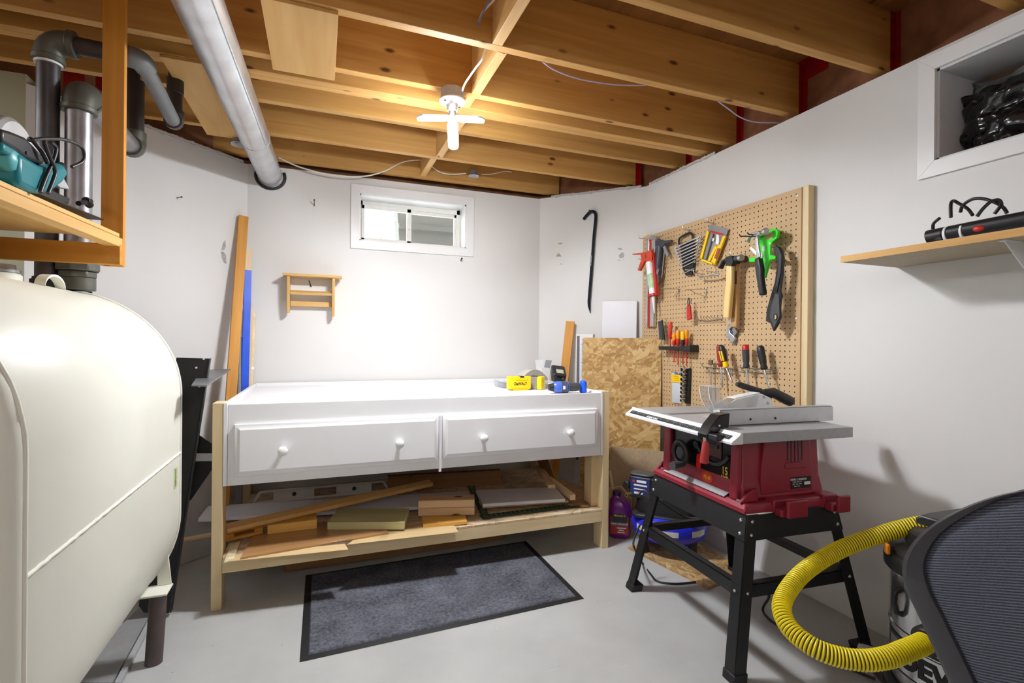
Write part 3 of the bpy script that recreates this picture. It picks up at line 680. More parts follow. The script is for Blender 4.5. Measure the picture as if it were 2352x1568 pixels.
mp = [Vector((p.x, p.y, 0)) for p in mp]; cc = sum(mp, Vector()) / 4
dm = thing('doormat', 'charcoal carpet doormat with black rubber border on the floor', 'doormat', (cc.x, cc.y, 0))
def inset(P, w):
    out = []
    n = len(P)
    for i in range(n):
        a, b, c = P[i - 1], P[i], P[(i + 1) % n]; d1 = (b - a).normalized(); d2 = (c - b).normalized()
        n1 = Vector((-d1.y, d1.x, 0)); n2 = Vector((-d2.y, d2.x, 0)); bis = (n1 + n2).normalized(); out.append(b + bis * (w / max(0.3, bis.dot(n1))))
    return out
MB().prism([p[:2] for p in mp], 0.0005, 0.003, top=[p[:2] for p in inset(mp, 0.006)]).build('rubber_border', M_RUB, dm, world=True)
ip = inset(mp, 0.027)
MB().prism([p[:2] for p in ip], 0.0031, 0.008, top=[p[:2] for p in inset(ip, 0.004)]).build('carpet', M_MAT, dm, world=True)
# ---------------------------------------------------------------- things standing on the bench top
TZ = 0.8145
M_YEL = plain('yellow_plastic', (250, 206, 14), 0.35, var=0.03); M_SMOKE = clear_mat('smoky_clear_lid', (196, 190, 180), 0.55, 0.1)
M_BLUE = plain('tool_blue_plastic', (70, 104, 200), 0.35, var=0.04); M_BRBLUE = plain('bright_blue_rubber', (24, 92, 232), 0.45, var=0.06)
M_INK = plain('black_ink', (20, 20, 20), 0.6, var=0)
FACE = lambda o, yaw: Matrix.Translation(o) @ Matrix.Rotation(yaw, 4, 'Z') @ Matrix.Rotation(PI / 2, 4, 'X')   # local x right, y up, z towards viewer
def upright(px_l, px_r, z=TZ):
    a, b = RZ(*px_l, z), RZ(*px_r, z); d = b - a; return a, b, math.atan2(d.y, d.x), d.length
# yellow bit case
cpos = Vector((0.93, 2.60, TZ))
def on_top(px, y): p = RY(px, 850, y); return p.x
yc = 2.62
xa, xb = on_top(1166, yc), on_top(1217, yc)
cs = thing('bit_case', 'yellow DEWALT drill bit case standing on the white bench top', 'tool case', ((xa + xb) / 2, yc, TZ))
w = xb - xa; hh = 0.078
M = FACE(Vector((xa, yc, TZ)), 0.0)
MB().prism(rrect(w, hh - 0.006, 0.008, 4, w / 2, hh / 2 + 0.003), -0.02, 0.02, M).build('case_body', M_YEL, cs, world=True, bevel=0.003)
MB().prism(rrect(w * 0.82, hh * 0.55, 0.006, 3, w / 2, hh * 0.42), 0.0202, 0.0225, M).build('raised_panel', M_YEL, cs, world=True, bevel=0.001)
MB().prism(rrect(w * 0.5, 0.02, 0.004, 3, w * 0.55, hh - 0.01), 0.0202, 0.024, M).build('lid_clasp', M_YEL, cs, world=True, bevel=0.001)
MB().prism(rrect(w * 0.18, 0.009, 0.002, 2, w * 0.58, hh - 0.002), -0.01, 0.0255, M).build('latch', M_BLACK, cs, world=True, bevel=0.001)
MB().box(w * 0.2, w * 0.88, 0, 0.006, -0.02, 0.021, M).build('foot', M_YEL, cs, world=True, bevel=0.001)
text_mesh('lettering', 'DeWALT', 0.023, M_INK, M @ Matrix.Translation((w * 0.52, hh * 0.47, 0.0226)), cs, bold=0.0007, sx=0.82)
# clear/yellow bit case turned edge-on
a, b_ = Vector((on_top(1219, 2.66), 2.66, TZ)), Vector((on_top(1246, 2.60), 2.60, TZ))
yw = math.atan2(b_.y - a.y, b_.x - a.x); w = (b_ - a).length
c2 = thing('clear_bit_case', 'small clear and yellow bit case turned sideways beside the DEWALT case', 'tool case', (a + b_) / 2)
M = FACE(a, yw)
MB().prism(rrect(w * 0.62, 0.072, 0.006, 3, w * 0.31, 0.037), -0.025, 0.012, M).build('clear_lid', M_SMOKE, c2, world=True, bevel=0.002)
MB().prism(rrect(w * 0.4, 0.074, 0.008, 3, w * 0.82, 0.038), -0.028, 0.014, M).build('yellow_shell', M_YEL, c2, world=True, bevel=0.003)
for i in range(4): MB().cyl(M @ Vector((w * (0.12 + 0.13 * i), 0.014, -0.008)), M @ Vector((w * (0.12 + 0.13 * i), 0.055, -0.008)), 0.003, n=8).build('drill_bit', M_STEEL, c2, world=True)
MB().box(w * 0.1, w * 0.55, 0.066, 0.078, -0.012, 0.006, M).build('latch', M_BLACK, c2, world=True, bevel=0.001)
# clear organiser boxes behind
def clear_box(name, label, x0, x1, y0, y1, h, mat):
    t = thing(name, label, 'storage box', ((x0 + x1) / 2, (y0 + y1) / 2, TZ))
    b = MB(); b.box(x0, x1, y0, y1, TZ, TZ + h - 0.012); b.build('tray', mat, t, world=True, bevel=0.003)
    MB().box(x0 - 0.003, x1 + 0.003, y0 - 0.003, y1 + 0.003, TZ + h - 0.0115, TZ + h).build('lid', mat, t, world=True, bevel=0.003)
    MB().box((x0 + x1) / 2 - 0.015, (x0 + x1) / 2 + 0.015, y0 - 0.008, y0 - 0.0035, TZ + h * 0.35, TZ + h * 0.8).build('clasp', M_WHITE, t, world=True, bevel=0.001)
    for i in range(1, 4): MB().box(x0 + (x1 - x0) * i / 4 - 0.001, x0 + (x1 - x0) * i / 4 + 0.001, y0 + 0.004, y1 - 0.004, TZ + 0.003, TZ + h - 0.014).build('divider', mat, t, world=True)
clear_box('organiser_box', 'low clear plastic organiser box left of the yellow case', on_top(1142, 2.85), on_top(1175, 2.78), 2.74, 2.9, 0.045, M_CLEAR)
clear_box('organiser_box', 'low clear plastic box between the bit case and the cordless drill', on_top(1247, 2.72), on_top(1270, 2.7), 2.68, 2.78, 0.038, M_CLEAR)
dmo = thing('clear_dome_case', 'clear domed plastic case behind the yellow bit cases', 'storage box', (on_top(1222, 2.85), 2.85, TZ))
xx0, xx1 = on_top(1195, 2.83), on_top(1254, 2.83)
prof = [(xx0, TZ)] + [(xx0 + (xx1 - xx0) * i / 10, TZ + 0.02 + 0.085 * math.sin(PI * (0.12 + 0.76 * i / 10))) for i in range(11)] + [(xx1, TZ)]
MB().prism(prof, 2.80, 2.90, Matrix(((1, 0, 0, 0), (0, 0, 1, 0), (0, 1, 0, 0), (0, 0, 0, 1)))).build('dome_lid', M_SMOKE, dmo, world=True, bevel=0.002)
# white open carton at the back corner
M_CARD = plain('white_card', (226, 226, 228), 0.6, var=0.03)
ct = thing('white_carton', 'tall white open carton in the back corner of the bench top', 'carton', (on_top(1252, 3.0), 3.0, TZ))
xx0, xx1 = on_top(1243, 3.0), on_top(1261, 3.0)
b = MB(); b.box(xx0, xx1, 2.99, 3.08, TZ, TZ + 0.10); b.build('carton_body', M_CARD, ct, world=True)
MB().hexa([(xx0, 3.078, TZ + 0.1), (xx1, 3.078, TZ + 0.1), (xx1, 3.08, TZ + 0.1), (xx0, 3.08, TZ + 0.1)], [(xx0, 3.098, TZ + 0.15), (xx1, 3.098, TZ + 0.15), (xx1, 3.1, TZ + 0.15), (xx0, 3.1, TZ + 0.15)]).build('carton_flap', M_CARD, ct, world=True)
MB().hexa([(xx1, 2.99, TZ + 0.1), (xx1 + 0.002, 2.99, TZ + 0.1), (xx1 + 0.002, 3.08, TZ + 0.1), (xx1, 3.08, TZ + 0.1)], [(xx1 + 0.014, 2.99, TZ + 0.15), (xx1 + 0.016, 2.99, TZ + 0.15), (xx1 + 0.016, 3.08, TZ + 0.15), (xx1 + 0.014, 3.08, TZ + 0.15)]).build('carton_flap', M_GREY, ct, world=True)
# cordless drill lying on its side
yd = 2.40
dx = lambda px: RY(px, 885, yd).x
dr = thing('cordless_drill', 'blue and black cordless drill with battery lying at the bench front corner', 'drill', (dx(1305), yd, TZ))
bx0 = dx(1262)
M = Matrix.Translation((bx0, yd, TZ + 0.0335)) @ Matrix.Rotation(-0.12, 4, 'Z') @ Matrix.Rotation(PI / 2, 4, 'Y')   # local z runs to the right
MB().lathe([(0.004, -0.006), (0.017, -0.004), (0.02, 0.01), (0.0225, 0.02)], 18, M).build('rear_cap', M_BLACK, dr, world=True)
MB().lathe([(0.023, 0.02), (0.0295, 0.03), (0.031, 0.05), (0.0305, 0.062)], 20, M).build('motor_housing', M_BLUE, dr, world=True, ang=50)
MB().lathe([(0.0306, 0.0622), (0.031, 0.09), (0.029, 0.1), (0.0275, 0.102)], 20, M).build('gear_case', M_DKGREY, dr, world=True, ang=50)
for z in (0.082, 0.09, 0.098): MB().lathe([(0.0305, z), (0.0318, z + 0.0015), (0.0305, z + 0.003)], 20, M, cap=False).build('accent_ring', M_BLUE, dr, world=True)
MB().lathe([(0.0225, 0.1022), (0.0225, 0.15), (0.02, 0.166), (0.012, 0.172)], 18, M).build('chuck', M_DKGREY, dr, world=True, ang=50)
MB().box(-0.009, 0.009, -0.0325, -0.029, 0.066, 0.078, M).build('badge', M_WHITE, dr, world=True, bevel=0.001)
# grip and battery lean up to the back
g0 = M @ Vector((-0.012, 0.02, 0.06)); g1 = g0 + Vector((0.03, 0.065, 0.03))
MB().loft([[g + o for o in (Vector((-s, 0, -0.016)), Vector((s, 0, -0.016)), Vector((s, 0.01, 0.016)), Vector((-s, 0.01, 0.016)))] for g, s in ((g0, 0.03), (g0.lerp(g1, 0.5), 0.024), (g1, 0.034))]).build('grip', M_BLACK, dr, world=True, bevel=0.006)
Mb = Matrix.Translation(g1 + Vector((0.012, 0.03, 0.022))) @ Matrix.Rotation(-0.35, 4, 'Z') @ Matrix.Rotation(0.45, 4, 'X') @ Matrix.Rotation(0.12, 4, 'Y')
MB().prism(rrect(0.078, 0.11, 0.012, 3), -0.024, 0.022, Mb).build('battery', M_BLACK, dr, world=True, bevel=0.005)
MB().prism(rrect(0.04, 0.04, 0.003, 2, 0.004, -0.015), 0.0222, 0.0232, Mb).build('battery_label', plain('label_silver', (170, 160, 140), 0.5, var=0.2, scale=60), dr, world=True)
for x in (-0.02, 0.02): MB().box(x - 0.005, x + 0.005, -0.0565, -0.0552, -0.006, 0.008, Mb).build('battery_slot', M_GREY, dr, world=True)
# bright blue stepped head (paint-can opener style glove) beside the chuck
bb = thing('blue_rubber_plug', 'bright blue rubber plug standing at the chuck end of the drill', 'plug', (dx(1337), yd - 0.01, TZ))
M = Matrix.Translation((dx(1337), yd - 0.012, TZ))
MB().lathe([(0.014, 0.0), (0.02, 0.004), (0.0205, 0.05), (0.0185, 0.062), (0.010, 0.066), (0.0004, 0.067)], 8, M).build('cap_body', M_BRBLUE, bb, world=True, bevel=0.004)
MB().lathe([(0.0206, 0.006), (0.0212, 0.01), (0.0206, 0.014)], 8, M, cap=False).build('cap_rim', M_BRBLUE, bb, world=True)
# ================================================================ oil tank
M_TANK = plain('cream_enamel', (231, 230, 217), 0.42, var=0.03, scale=3, coat=0.08)
M_PIPE = plain('dark_steel_pipe', (92, 92, 96), 0.38, 0.75, var=0.2, scale=14)
M_PIPE2 = plain('grey_steel_pipe', (150, 150, 154), 0.4, 0.75, var=0.25, scale=12)
M_BROWNP = plain('brown_primer_pipe', (84, 72, 70), 0.5, var=0.15, scale=25)
M_ABS = plain('dark_abs_pipe', (58, 50, 50), 0.45, var=0.12, scale=20)
M_ABSG = plain('grey_pipe', (112, 114, 114), 0.45, var=0.1, scale=20)
M_IRON = plain('malleable_iron', (96, 96, 88), 0.5, 0.45, var=0.15, scale=30)
TXC, TY0, TY1, TR, TZ0, TZ1 = -0.795, 1.03, 2.055, 0.345, 0.485, 0.895
tank = thing('oil_tank', 'cream oval heating oil tank on a pipe leg at the left', 'oil tank', (TXC, (TY0 + TY1) / 2, 0))
def stadium(y, s=0.0, n=20):
    r = TR - s
    return [(TXC + p[0], y, p[1]) for p in arc((0, TZ1), r, 0, PI, n) + arc((0, TZ0), r, PI, 2 * PI, n)]
b = MB(); e = 0.016
rings = [stadium(TY0 + 0.002, 0.09), stadium(TY0 + 0.0, 0.035), stadium(TY0 + 0.004, 0.012), stadium(TY0 + e, 0.0), stadium(TY1 - e, 0.0), stadium(TY1 - 0.004, 0.012), stadium(TY1, 0.035), stadium(TY1 - 0.002, 0.09)]
b.loft(rings[::-1]); b.build('tank_shell', M_TANK, tank, world=True, ang=60)
for y in (TY0 + 0.022, TY1 - 0.022):
    P = [Vector(p) for p in stadium(y, -0.0005, 36)]
    P = [p + Vector((0, 0.0012 * math.sin(i * 2.1), 0)) for i, p in enumerate(P)]
    MB().tube(P, 0.0042, 8, closed=True).build('end_weld', M_TANK, tank, world=True, ang=80)
P = [(-0.4498 + 0.0006 * math.sin(i * 1.9), TY0 + 0.022 + (TY1 - TY0 - 0.044) * i / 60, 0.692 + 0.0008 * math.sin(i * 2.7)) for i in range(61)]
MB().tube(P, 0.0042, 8).build('side_weld', M_TANK, tank, world=True, ang=80)
# label at far end of the flank
MB().box(-0.4495, -0.4488, 1.955, 2.0, 0.585, 0.655).build('tank_label', plain('tank_label_paper', (206, 206, 170), 0.6, var=0.25, scale=90), tank, world=True)
MB().box(-0.4487, -0.4484, 1.962, 1.98, 0.592, 0.65).build('label_print', plain('label_green_print', (120, 150, 80), 0.6, var=0.3, scale=120), tank, world=True)
# lifting lug, gauge cap
P = [(-0.70, 1.70 + 0.115 * (0.5 - 0.5 * math.cos(PI * i / 14)), 1.224 + 0.034 * math.sin(PI * i / 14)) for i in range(15)]
lug = MB()
for (x0, y0, z0), (x1, y1, z1) in zip(P[:-1], P[1:]):
    lug.hexa([(x0 - 0.012, y0, z0 - 0.003), (x0 + 0.012, y0, z0 - 0.003), (x1 + 0.012, y1, z1 - 0.003), (x1 - 0.012, y1, z1 - 0.003)], [(x0 - 0.012, y0, z0 + 0.003), (x0 + 0.012, y0, z0 + 0.003), (x1 + 0.012, y1, z1 + 0.003), (x1 - 0.012, y1, z1 + 0.003)])
lug.build('lifting_lug', M_TANK, tank, world=True, ang=60)
g = Matrix.Translation((-0.80, 1.72, 1.232))
MB().lathe([(0.052, 0), (0.052, 0.018), (0.046, 0.024)], 24, g).build('gauge_collar', M_TANK, tank, world=True)
MB().lathe([(0.049, 0.0245), (0.049, 0.032), (0.04, 0.034), (0.038, 0.046), (0.0, 0.047)], 24, g).build('gauge_cap', M_STEEL, tank, world=True)
# legs with brackets
def tank_leg(x, y, sx):
    MB().cyl((x + 0.012 * sx, y, 0.235), (x, y, 0.0), 0.0255, n=20).build('leg', M_BROWNP, tank, world=True)
    MB().hexa([(x - 0.035, y - 0.04, 0.2355), (x + 0.045, y - 0.04, 0.2355), (x + 0.045, y + 0.04, 0.2355), (x - 0.035, y + 0.04, 0.2355)],
              [(x - 0.035, y - 0.04, 0.243), (x + 0.045, y - 0.04, 0.243), (x + 0.045, y + 0.04, 0.243), (x - 0.035, y + 0.04, 0.243)]).build('leg_plate', M_TANK, tank, world=True, bevel=0.002)
    MB().hexa([(x + sx * 0.0, y + 0.03, 0.2432), (x + sx * 0.042, y + 0.03, 0.2432), (x + sx * 0.042, y + 0.036, 0.2432), (x + sx * 0.0, y + 0.036, 0.2432)],
              [(x + sx * 0.0, y + 0.03, 0.33), (x + sx * 0.03, y + 0.03, 0.36), (x + sx * 0.03, y + 0.036, 0.36), (x + sx * 0.0, y + 0.036, 0.33)]).build('leg_gusset', M_TANK, tank, world=True, bevel=0.002)
tank_leg(-0.512, 1.995, 1); tank_leg(-1.08, 1.995, -1); tank_leg(-0.512, 1.1, 1); tank_leg(-1.08, 1.1, -1)
# ---------------- pipes
def bend(pts, rad, n=7):
    P = [Vector(p) for p in pts]; out = [P[0]]
    for a, b, c in zip(P[:-2], P[1:-1], P[2:]):
        d1 = (a - b).normalized(); d2 = (c - b).normalized()
        p, q = b + d1 * rad, b + d2 * rad
        for i in range(n + 1):
            t = i / n; out.append(p * (1 - t) ** 2 + b * 2 * t * (1 - t) + q * t * t)
    out.append(P[-1]); return out
X1, Y1 = -0.79, 1.958
ze = 2.0
fp = thing('fill_pipe', 'dark steel pipe rising from the tank and turning right under the joists', 'pipe', (X1, Y1, 1.235))
MB().cyl((X1, Y1, 1.238), (X1, Y1, ze - 0.06), 0.0285, n=22).build('riser', M_PIPE, fp, world=True)
MB().lathe([(0.042, 1.236), (0.042, 1.262), (0.036, 1.266), (0.036, 1.272)], 8, Matrix.Translation((X1, Y1, 0))).build('pipe_collar', M_BLACK, fp, world=True)
MB().tube(bend([(X1, Y1, ze - 0.058), (X1, Y1, ze), (X1 + 0.062, Y1, ze)], 0.05), 0.037, 20).build('elbow', M_IRON, fp, world=True, ang=60)
for p, q in (((X1, Y1, ze - 0.068), (X1, Y1, ze - 0.05)), ((X1 + 0.05, Y1, ze), (X1 + 0.07, Y1, ze))):
    MB().cyl(p, q, 0.041, n=20).build('elbow_band', M_IRON, fp, world=True, bevel=0.003)
MB().cyl((X1, Y1, ze - 0.075), (X1, Y1, ze - 0.0685), 0.0345, n=18).build('thread_seal', M_WHITE, fp, world=True)
x2 = -0.555
MB().cyl((X1 + 0.07, Y1, ze), (x2 - 0.05, Y1, ze - 0.004), 0.0265, n=20).build('cross_run', M_ABS, fp, world=True)
MB().tube(bend([(x2 - 0.05, Y1, ze - 0.004), (x2, Y1, ze - 0.004), (x2, Y1 + 0.055, ze - 0.006)], 0.042), 0.033, 18).build('elbow', M_ABSG, fp, world=True, ang=60)
y3 = RX(402, 285, x2).y
z3 = RX(402, 285, x2).z
MB().cyl((x2, Y1 + 0.05, ze - 0.006), (x2, y3 - 0.03, z3), 0.0255, n=20).build('long_run', M_ABSG, fp, world=True)
MB().tube(bend([(x2, y3 - 0.035, z3), (x2, y3, z3), (x2, y3, z3 + 0.05)], 0.03), 0.032, 18).build('elbow', M_ABS, fp, world=True, ang=60)
MB().cyl((x2, y3, z3 + 0.045), (x2, y3, ZS - 0.01), 0.025, n=18).build('drop', M_ABS, fp, world=True)
MB().cyl((x2, y3, z3 + 0.12), (x2, y3, z3 + 0.18), 0.03, n=18).build('coupling', M_ABS, fp, world=True, bevel=0.002)
X2, Y2 = -0.718, 1.972; zf = 1.868
vp = thing('vent_pipe', 'thick grey steel vent pipe with hex union beside the dark pipe', 'pipe', (X2, Y2, 1.225))
T2 = Matrix.Translation((X2, Y2, 0))
MB().lathe([(0.046, 1.236), (0.046, 1.275)], 22, T2).build('tank_nipple', M_IRON, vp, world=True, bevel=0.002)
MB().lathe([(0.05, 1.2755), (0.05, 1.295)], 8, T2).build('union_nut', M_IRON, vp, world=True, bevel=0.003)
MB().lathe([(0.058, 1.2955), (0.058, 1.325)], 8, T2).build('union_nut', M_IRON, vp, world=True, bevel=0.004)
MB().lathe([(0.045, 1.3255), (0.045, 1.345), (0.036, 1.35)], 22, T2).build('union_tail', M_IRON, vp, world=True)
MB().cyl((X2, Y2, 1.35), (X2, Y2, zf - 0.06), 0.0345, n=24).build('riser', M_PIPE2, vp, world=True)
MB().tube(bend([(X2, Y2, zf - 0.065), (X2, Y2, zf), (X2, Y2 + 0.07, zf)], 0.058), 0.043, 22).build('elbow', M_IRON, vp, world=True, ang=60)
MB().cyl((X2, Y2, zf - 0.072), (X2, Y2, zf - 0.055), 0.047, n=22).build('elbow_band', M_IRON, vp, world=True, bevel=0.003)
MB().cyl((X2, Y2 + 0.056, zf), (X2, Y2 + 0.072, zf), 0.047, n=22).build('elbow_band', M_IRON, vp, world=True, bevel=0.003)
ye = 2.47
MB().cyl((X2, Y2 + 0.07, zf), (X2, ye - 0.04, zf - 0.01), 0.0335, n=22).build('cross_run', M_PIPE2, vp, world=True)
MB().tube(bend([(X2, ye - 0.05, zf - 0.01), (X2, ye, zf - 0.012), (X2, ye, zf + 0.06)], 0.04), 0.042, 20).build('elbow', M_IRON, vp, world=True, ang=60)
MB().cyl((X2, ye, zf + 0.05), (X2, ye, ZS - 0.01), 0.034, n=20).build('rise_to_rim', M_ABS, vp, world=True)
# ================================================================ hanging wooden rack
YP = 1.865
rk = thing('hanging_rack', 'orange pine rack hung from the joists above the oil tank', 'hanging shelf', (-0.9, 1.45, 1.3))
pl_, pr_ = RY(232, 400, YP).x, RY(284, 400, YP).x
M = PM[rk.name].inverted() @ frame(((pl_ + pr_) / 2, YP + 0.011, 1.306), (0, 0, 1), (0, -1, 0))
MB().box(0, ZJ + 0.15 - 1.306, -(pr_ - pl_) / 2, (pr_ - pl_) / 2, -0.011, 0.011).build('hanger_post', wood('rack_pine', (204, 134, 38), (224, 158, 60), (110, 60, 18), 0.45), rk, bevel=0.0015, matrix=M)
W_RACK = MATS['rack_pine']
M2 = PM[rk.name].inverted() @ frame(((pl_ + pr_) / 2 - 0.75, YP + 0.011, 1.306), (0, 0, 1), (0, -1, 0))
MB().box(0, ZJ + 0.15 - 1.306, -0.028, 0.028, -0.011, 0.011).build('hanger_post', W_RACK, rk, bevel=0.0015, matrix=M2)
board('cross_rail', (pl_ - 0.72, YP - 0.012, 1.339), (pr_, YP - 0.012, 1.339), (0, -1, 0), 0.062, 0.023, W_RACK, rk)
board('cross_rail', (pl_ - 0.78, 0.85, 1.339), (pr_-0.065, 0.85, 1.339), (0, -1, 0), 0.062, 0.023, W_RACK, rk)
W_RLIGHT = wood('rack_shelf_pine', (216, 166, 92), (232, 188, 118), (140, 90, 40), 0.25)
board('edge_strip', (pr_ - 0.087, 0.83, 1.3765), (pr_ - 0.02, YP - 0.001, 1.3765), (0, 0, 1), 0.04, 0.027, W_RLIGHT, rk)
board('edge_strip', (pl_ - 0.747, 0.83, 1.3765), (pl_ - 0.68, YP - 0.001, 1.3765), (0, 0, 1), 0.04, 0.027, W_RLIGHT, rk)
board('shelf_panel', ((pr_ + pl_) / 2 - 0.392, 0.83, 1.3965), ((pr_ + pl_) / 2 - 0.325, YP - 0.001, 1.3965), (0, 0, 1), 0.705, 0.011, W_RLIGHT, rk)
for x, z in ((pr_ - 0.03, 1.353), (pr_ - 0.02, 1.325), (pr_ - 0.035, 1.322)): MB().cyl((x, YP - 0.0236, z), (x, YP - 0.0245, z), 0.0025, n=8).build('screw_head', M_STEEL, rk, world=True)
# ---------------------------------------------------------------- circular saw on the rack
M_TEAL = plain('teal_plastic', (0, 122, 132), 0.4, var=0.05); M_ALU = plain('cast_aluminium', (206, 208, 210), 0.38, 0.7, var=0.08, scale=30)
ZR = 1.4025
cs = thing('circular_saw', 'teal and black circular saw with coiled cord on the hanging rack', 'circular saw', (-0.66, 1.42, ZR))
XS = -0.618
def sx(px, py, x=XS): return RX(px, py, x)
Mside = lambda x: Matrix(((0, 0, 1, x), (1, 0, 0, 0), (0, 1, 0, 0), (0, 0, 0, 1)))    # local (y,z) polygon extruded along +x
def side_poly(name, px, x0, x1, mat, bevel=0.004):
    P = [sx(a, b, (x0 + x1) / 2 if False else XS) for a, b in px]
    return MB().prism([(p.y, max(p.z, ZR)) for p in P], x0, x1, Mside(0)).build(name, mat, cs, world=True, bevel=bevel)
# base plate tilts up at the far end
board('base_plate', (XS - 0.035, sx(60, 455).y, ZR + 0.01), (XS - 0.035, sx(221, 489).y, ZR + 0.032), (0, 0.12, 1), 0.11, 0.004, M_BLKMET, cs)
MB().lathe([(0.0, -0.012), (0.088, -0.012), (0.092, -0.006), (0.092, 0.012), (0.082, 0.02), (0.0, 0.02)], 32, Matrix.Translation((XS - 0.07, sx(105, 400).y, ZR + 0.105)) @ Matrix.Rotation(PI / 2, 4, 'Y')).build('blade_guard', M_ALU, cs, world=True, bevel=0.003)
side_poly('guard_arm', [(84, 326), (112, 330), (146, 378), (172, 418), (148, 420), (128, 380), (100, 348)], XS - 0.045, XS - 0.02, M_ALU)
side_poly('guard_foot', [(112, 412), (135, 396), (157, 436), (135, 432)], XS - 0.02, XS + 0.005, M_ALU)
side_poly('motor_body', [(0, 345), (60, 378), (80, 378), (112, 372), (128, 396), (112, 418), (88, 436), (62, 444), (40, 442), (0, 425)], XS - 0.03, XS + 0.03, M_TEAL, 0.012)
side_poly('handle_grip', [(-30, 292), (0, 300), (30, 312), (62, 344), (82, 366), (70, 378), (40, 366), (0, 340), (-30, 325)], XS - 0.018, XS + 0.022, M_BLACK, 0.008)
side_poly('handle_lower', [(-30, 322), (0, 338), (40, 368), (60, 388), (30, 380), (-30, 345)], XS - 0.02, XS + 0.024, M_TEAL, 0.006)
MB().lathe([(0.0, 0.0), (0.022, 0.0), (0.026, 0.008), (0.026, 0.022), (0.018, 0.03), (0.0, 0.032)], 24, Matrix.Translation((XS - 0.005, sx(2, 405).y, ZR + 0.05)) @ Matrix.Rotation(PI / 2, 4, 'Y')).build('motor_cap', plain('pale_teal_plastic', (84, 172, 176), 0.4), cs, world=True, ang=50)
side_poly('front_lever', [(85, 436), (100, 420), (150, 445), (178, 458), (176, 470), (140, 472), (95, 458)], XS - 0.035, XS - 0.015, M_BLKMET, 0.003)
MB().cyl(sx(180, 468, XS - 0.03), sx(208, 463, XS - 0.03), 0.007, n=12).build('bevel_knob', M_BLACK, cs, world=True)
MB().cyl(sx(196, 460, XS - 0.03), sx(206, 472, XS - 0.03), 0.011, n=12).build('wing_nut', M_BLACK, cs, world=True, bevel=0.002)
for px in ((20, 348), (82, 382), (86, 412)): MB().cyl(sx(*px, XS) + Vector((0.028, 0, 0)), sx(*px, XS) + Vector((0.0315, 0, 0)), 0.004, n=10).build('screw', M_BLACK, cs, world=True)
MB().cyl(sx(112, 392, XS), sx(142, 382, XS), 0.0095, n=14).build('cord_sleeve', M_BLACK, cs, world=True)
P = [sx(142, 382), sx(156, 366), sx(152, 336), sx(128, 320), sx(96, 318), sx(62, 322), sx(50, 318), sx(56, 344), sx(66, 372)]
P = [p + Vector((0.02 + 0.014 * math.sin(i), 0, 0)) for i, p in enumerate(P)]
MB().tube(spline(P, 8), 0.0042, 10).build('power_cord', M_BLACK, cs, world=True, ang=80)
P = [sx(70, 322), sx(84, 336), sx(76, 366), sx(58, 404), sx(44, 440)]
P = [p + Vector((0.036, 0, 0)) for p in P]
P[-1].z = max(P[-1].z, ZR + 0.005)
MB().tube(spline(P, 8), 0.0042, 10).build('power_cord', M_BLACK, cs, world=True, ang=80)
P = [sx(48, 318), sx(58, 346), sx(76, 386), sx(72, 408), sx(58, 440)]
P = [p + Vector((0.04, 0, 0)) for p in P]; P[-1].z = max(P[-1].z, ZR + 0.005)
MB().tube(spline(P, 8), 0.0042, 10).build('power_cord', M_BLACK, cs, world=True, ang=80)
# ================================================================ black metal unit behind the tank
YU = 2.30
un = thing('metal_shelf_unit', 'black tapered metal shelf unit standing between the oil tank and workbench', 'shelf unit', (-0.55, 2.35, 0))
def yz_poly(name, px, y, th, mat, parent, bevel=0.0015):
    P = [RY(a, b, y) for a, b in px]
    return MB().prism([(p.x, max(0.0, p.z)) for p in P], 0, th, Matrix(((1, 0, 0, 0), (0, 0, 1, y), (0, 1, 0, 0), (0, 0, 0, 1)))).build(name, mat, parent, world=True, bevel=bevel)
yz_poly('side_panel', [(480, 824), (405, 822), (372, 1020), (318, 1392), (330, 1408), (388, 1410)], YU, 0.004, M_BLKMET, un)
p, q = RY(481, 824, YU), RY(391, 1408, YU)
board('edge_flange', Vector((p.x, YU + 0.012, p.z)), Vector((q.x, YU + 0.012, max(q.z, 0.004))), (1, 0, 0.15), 0.028, 0.005, M_BLKMET, un)
M_GSH = plain('grey_shelf_plate', (104, 106, 108), 0.42, 0.2, var=0.08)
zs_ = 0.93
SP = [RZ(475, 885, zs_), RZ(531, 848, zs_), RZ(462, 850, zs_), RZ(440, 884, zs_)]
MB().prism([(p.x, p.y) for p in SP], zs_ - 0.006, zs_).build('upper_shelf', M_GSH, un, world=True, bevel=0.001)
yz_poly('middle_shelf', [(440, 1043), (492, 1043), (492, 1060), (440, 1060)], 2.42, 0.12, M_MELA, un)
yz_poly('triangular_bracket', [(440, 1042), (492, 1042), (489, 1022), (457, 1000), (440, 1000)], 2.415, 0.008, M_BLKMET, un)
yz_poly('triangular_bracket', [(430, 1061), (492, 1061), (489, 1076), (438, 1150), (425, 1150)], 2.415, 0.008, M_BLKMET, un)
for px in ((468, 825), (451, 845), (458, 888)):
    c = RY(*px, YU - 0.0005); MB().cyl(c, c - Vector((0, 0.0015, 0)), 0.004, n=10).build('slot', M_WHITE, un, world=True)
yz_poly('side_panel', [(192, 640), (206, 655), (217, 690), (232, 790), (200, 800), (180, 700)], 2.26, 0.004, M_BLKMET, un)
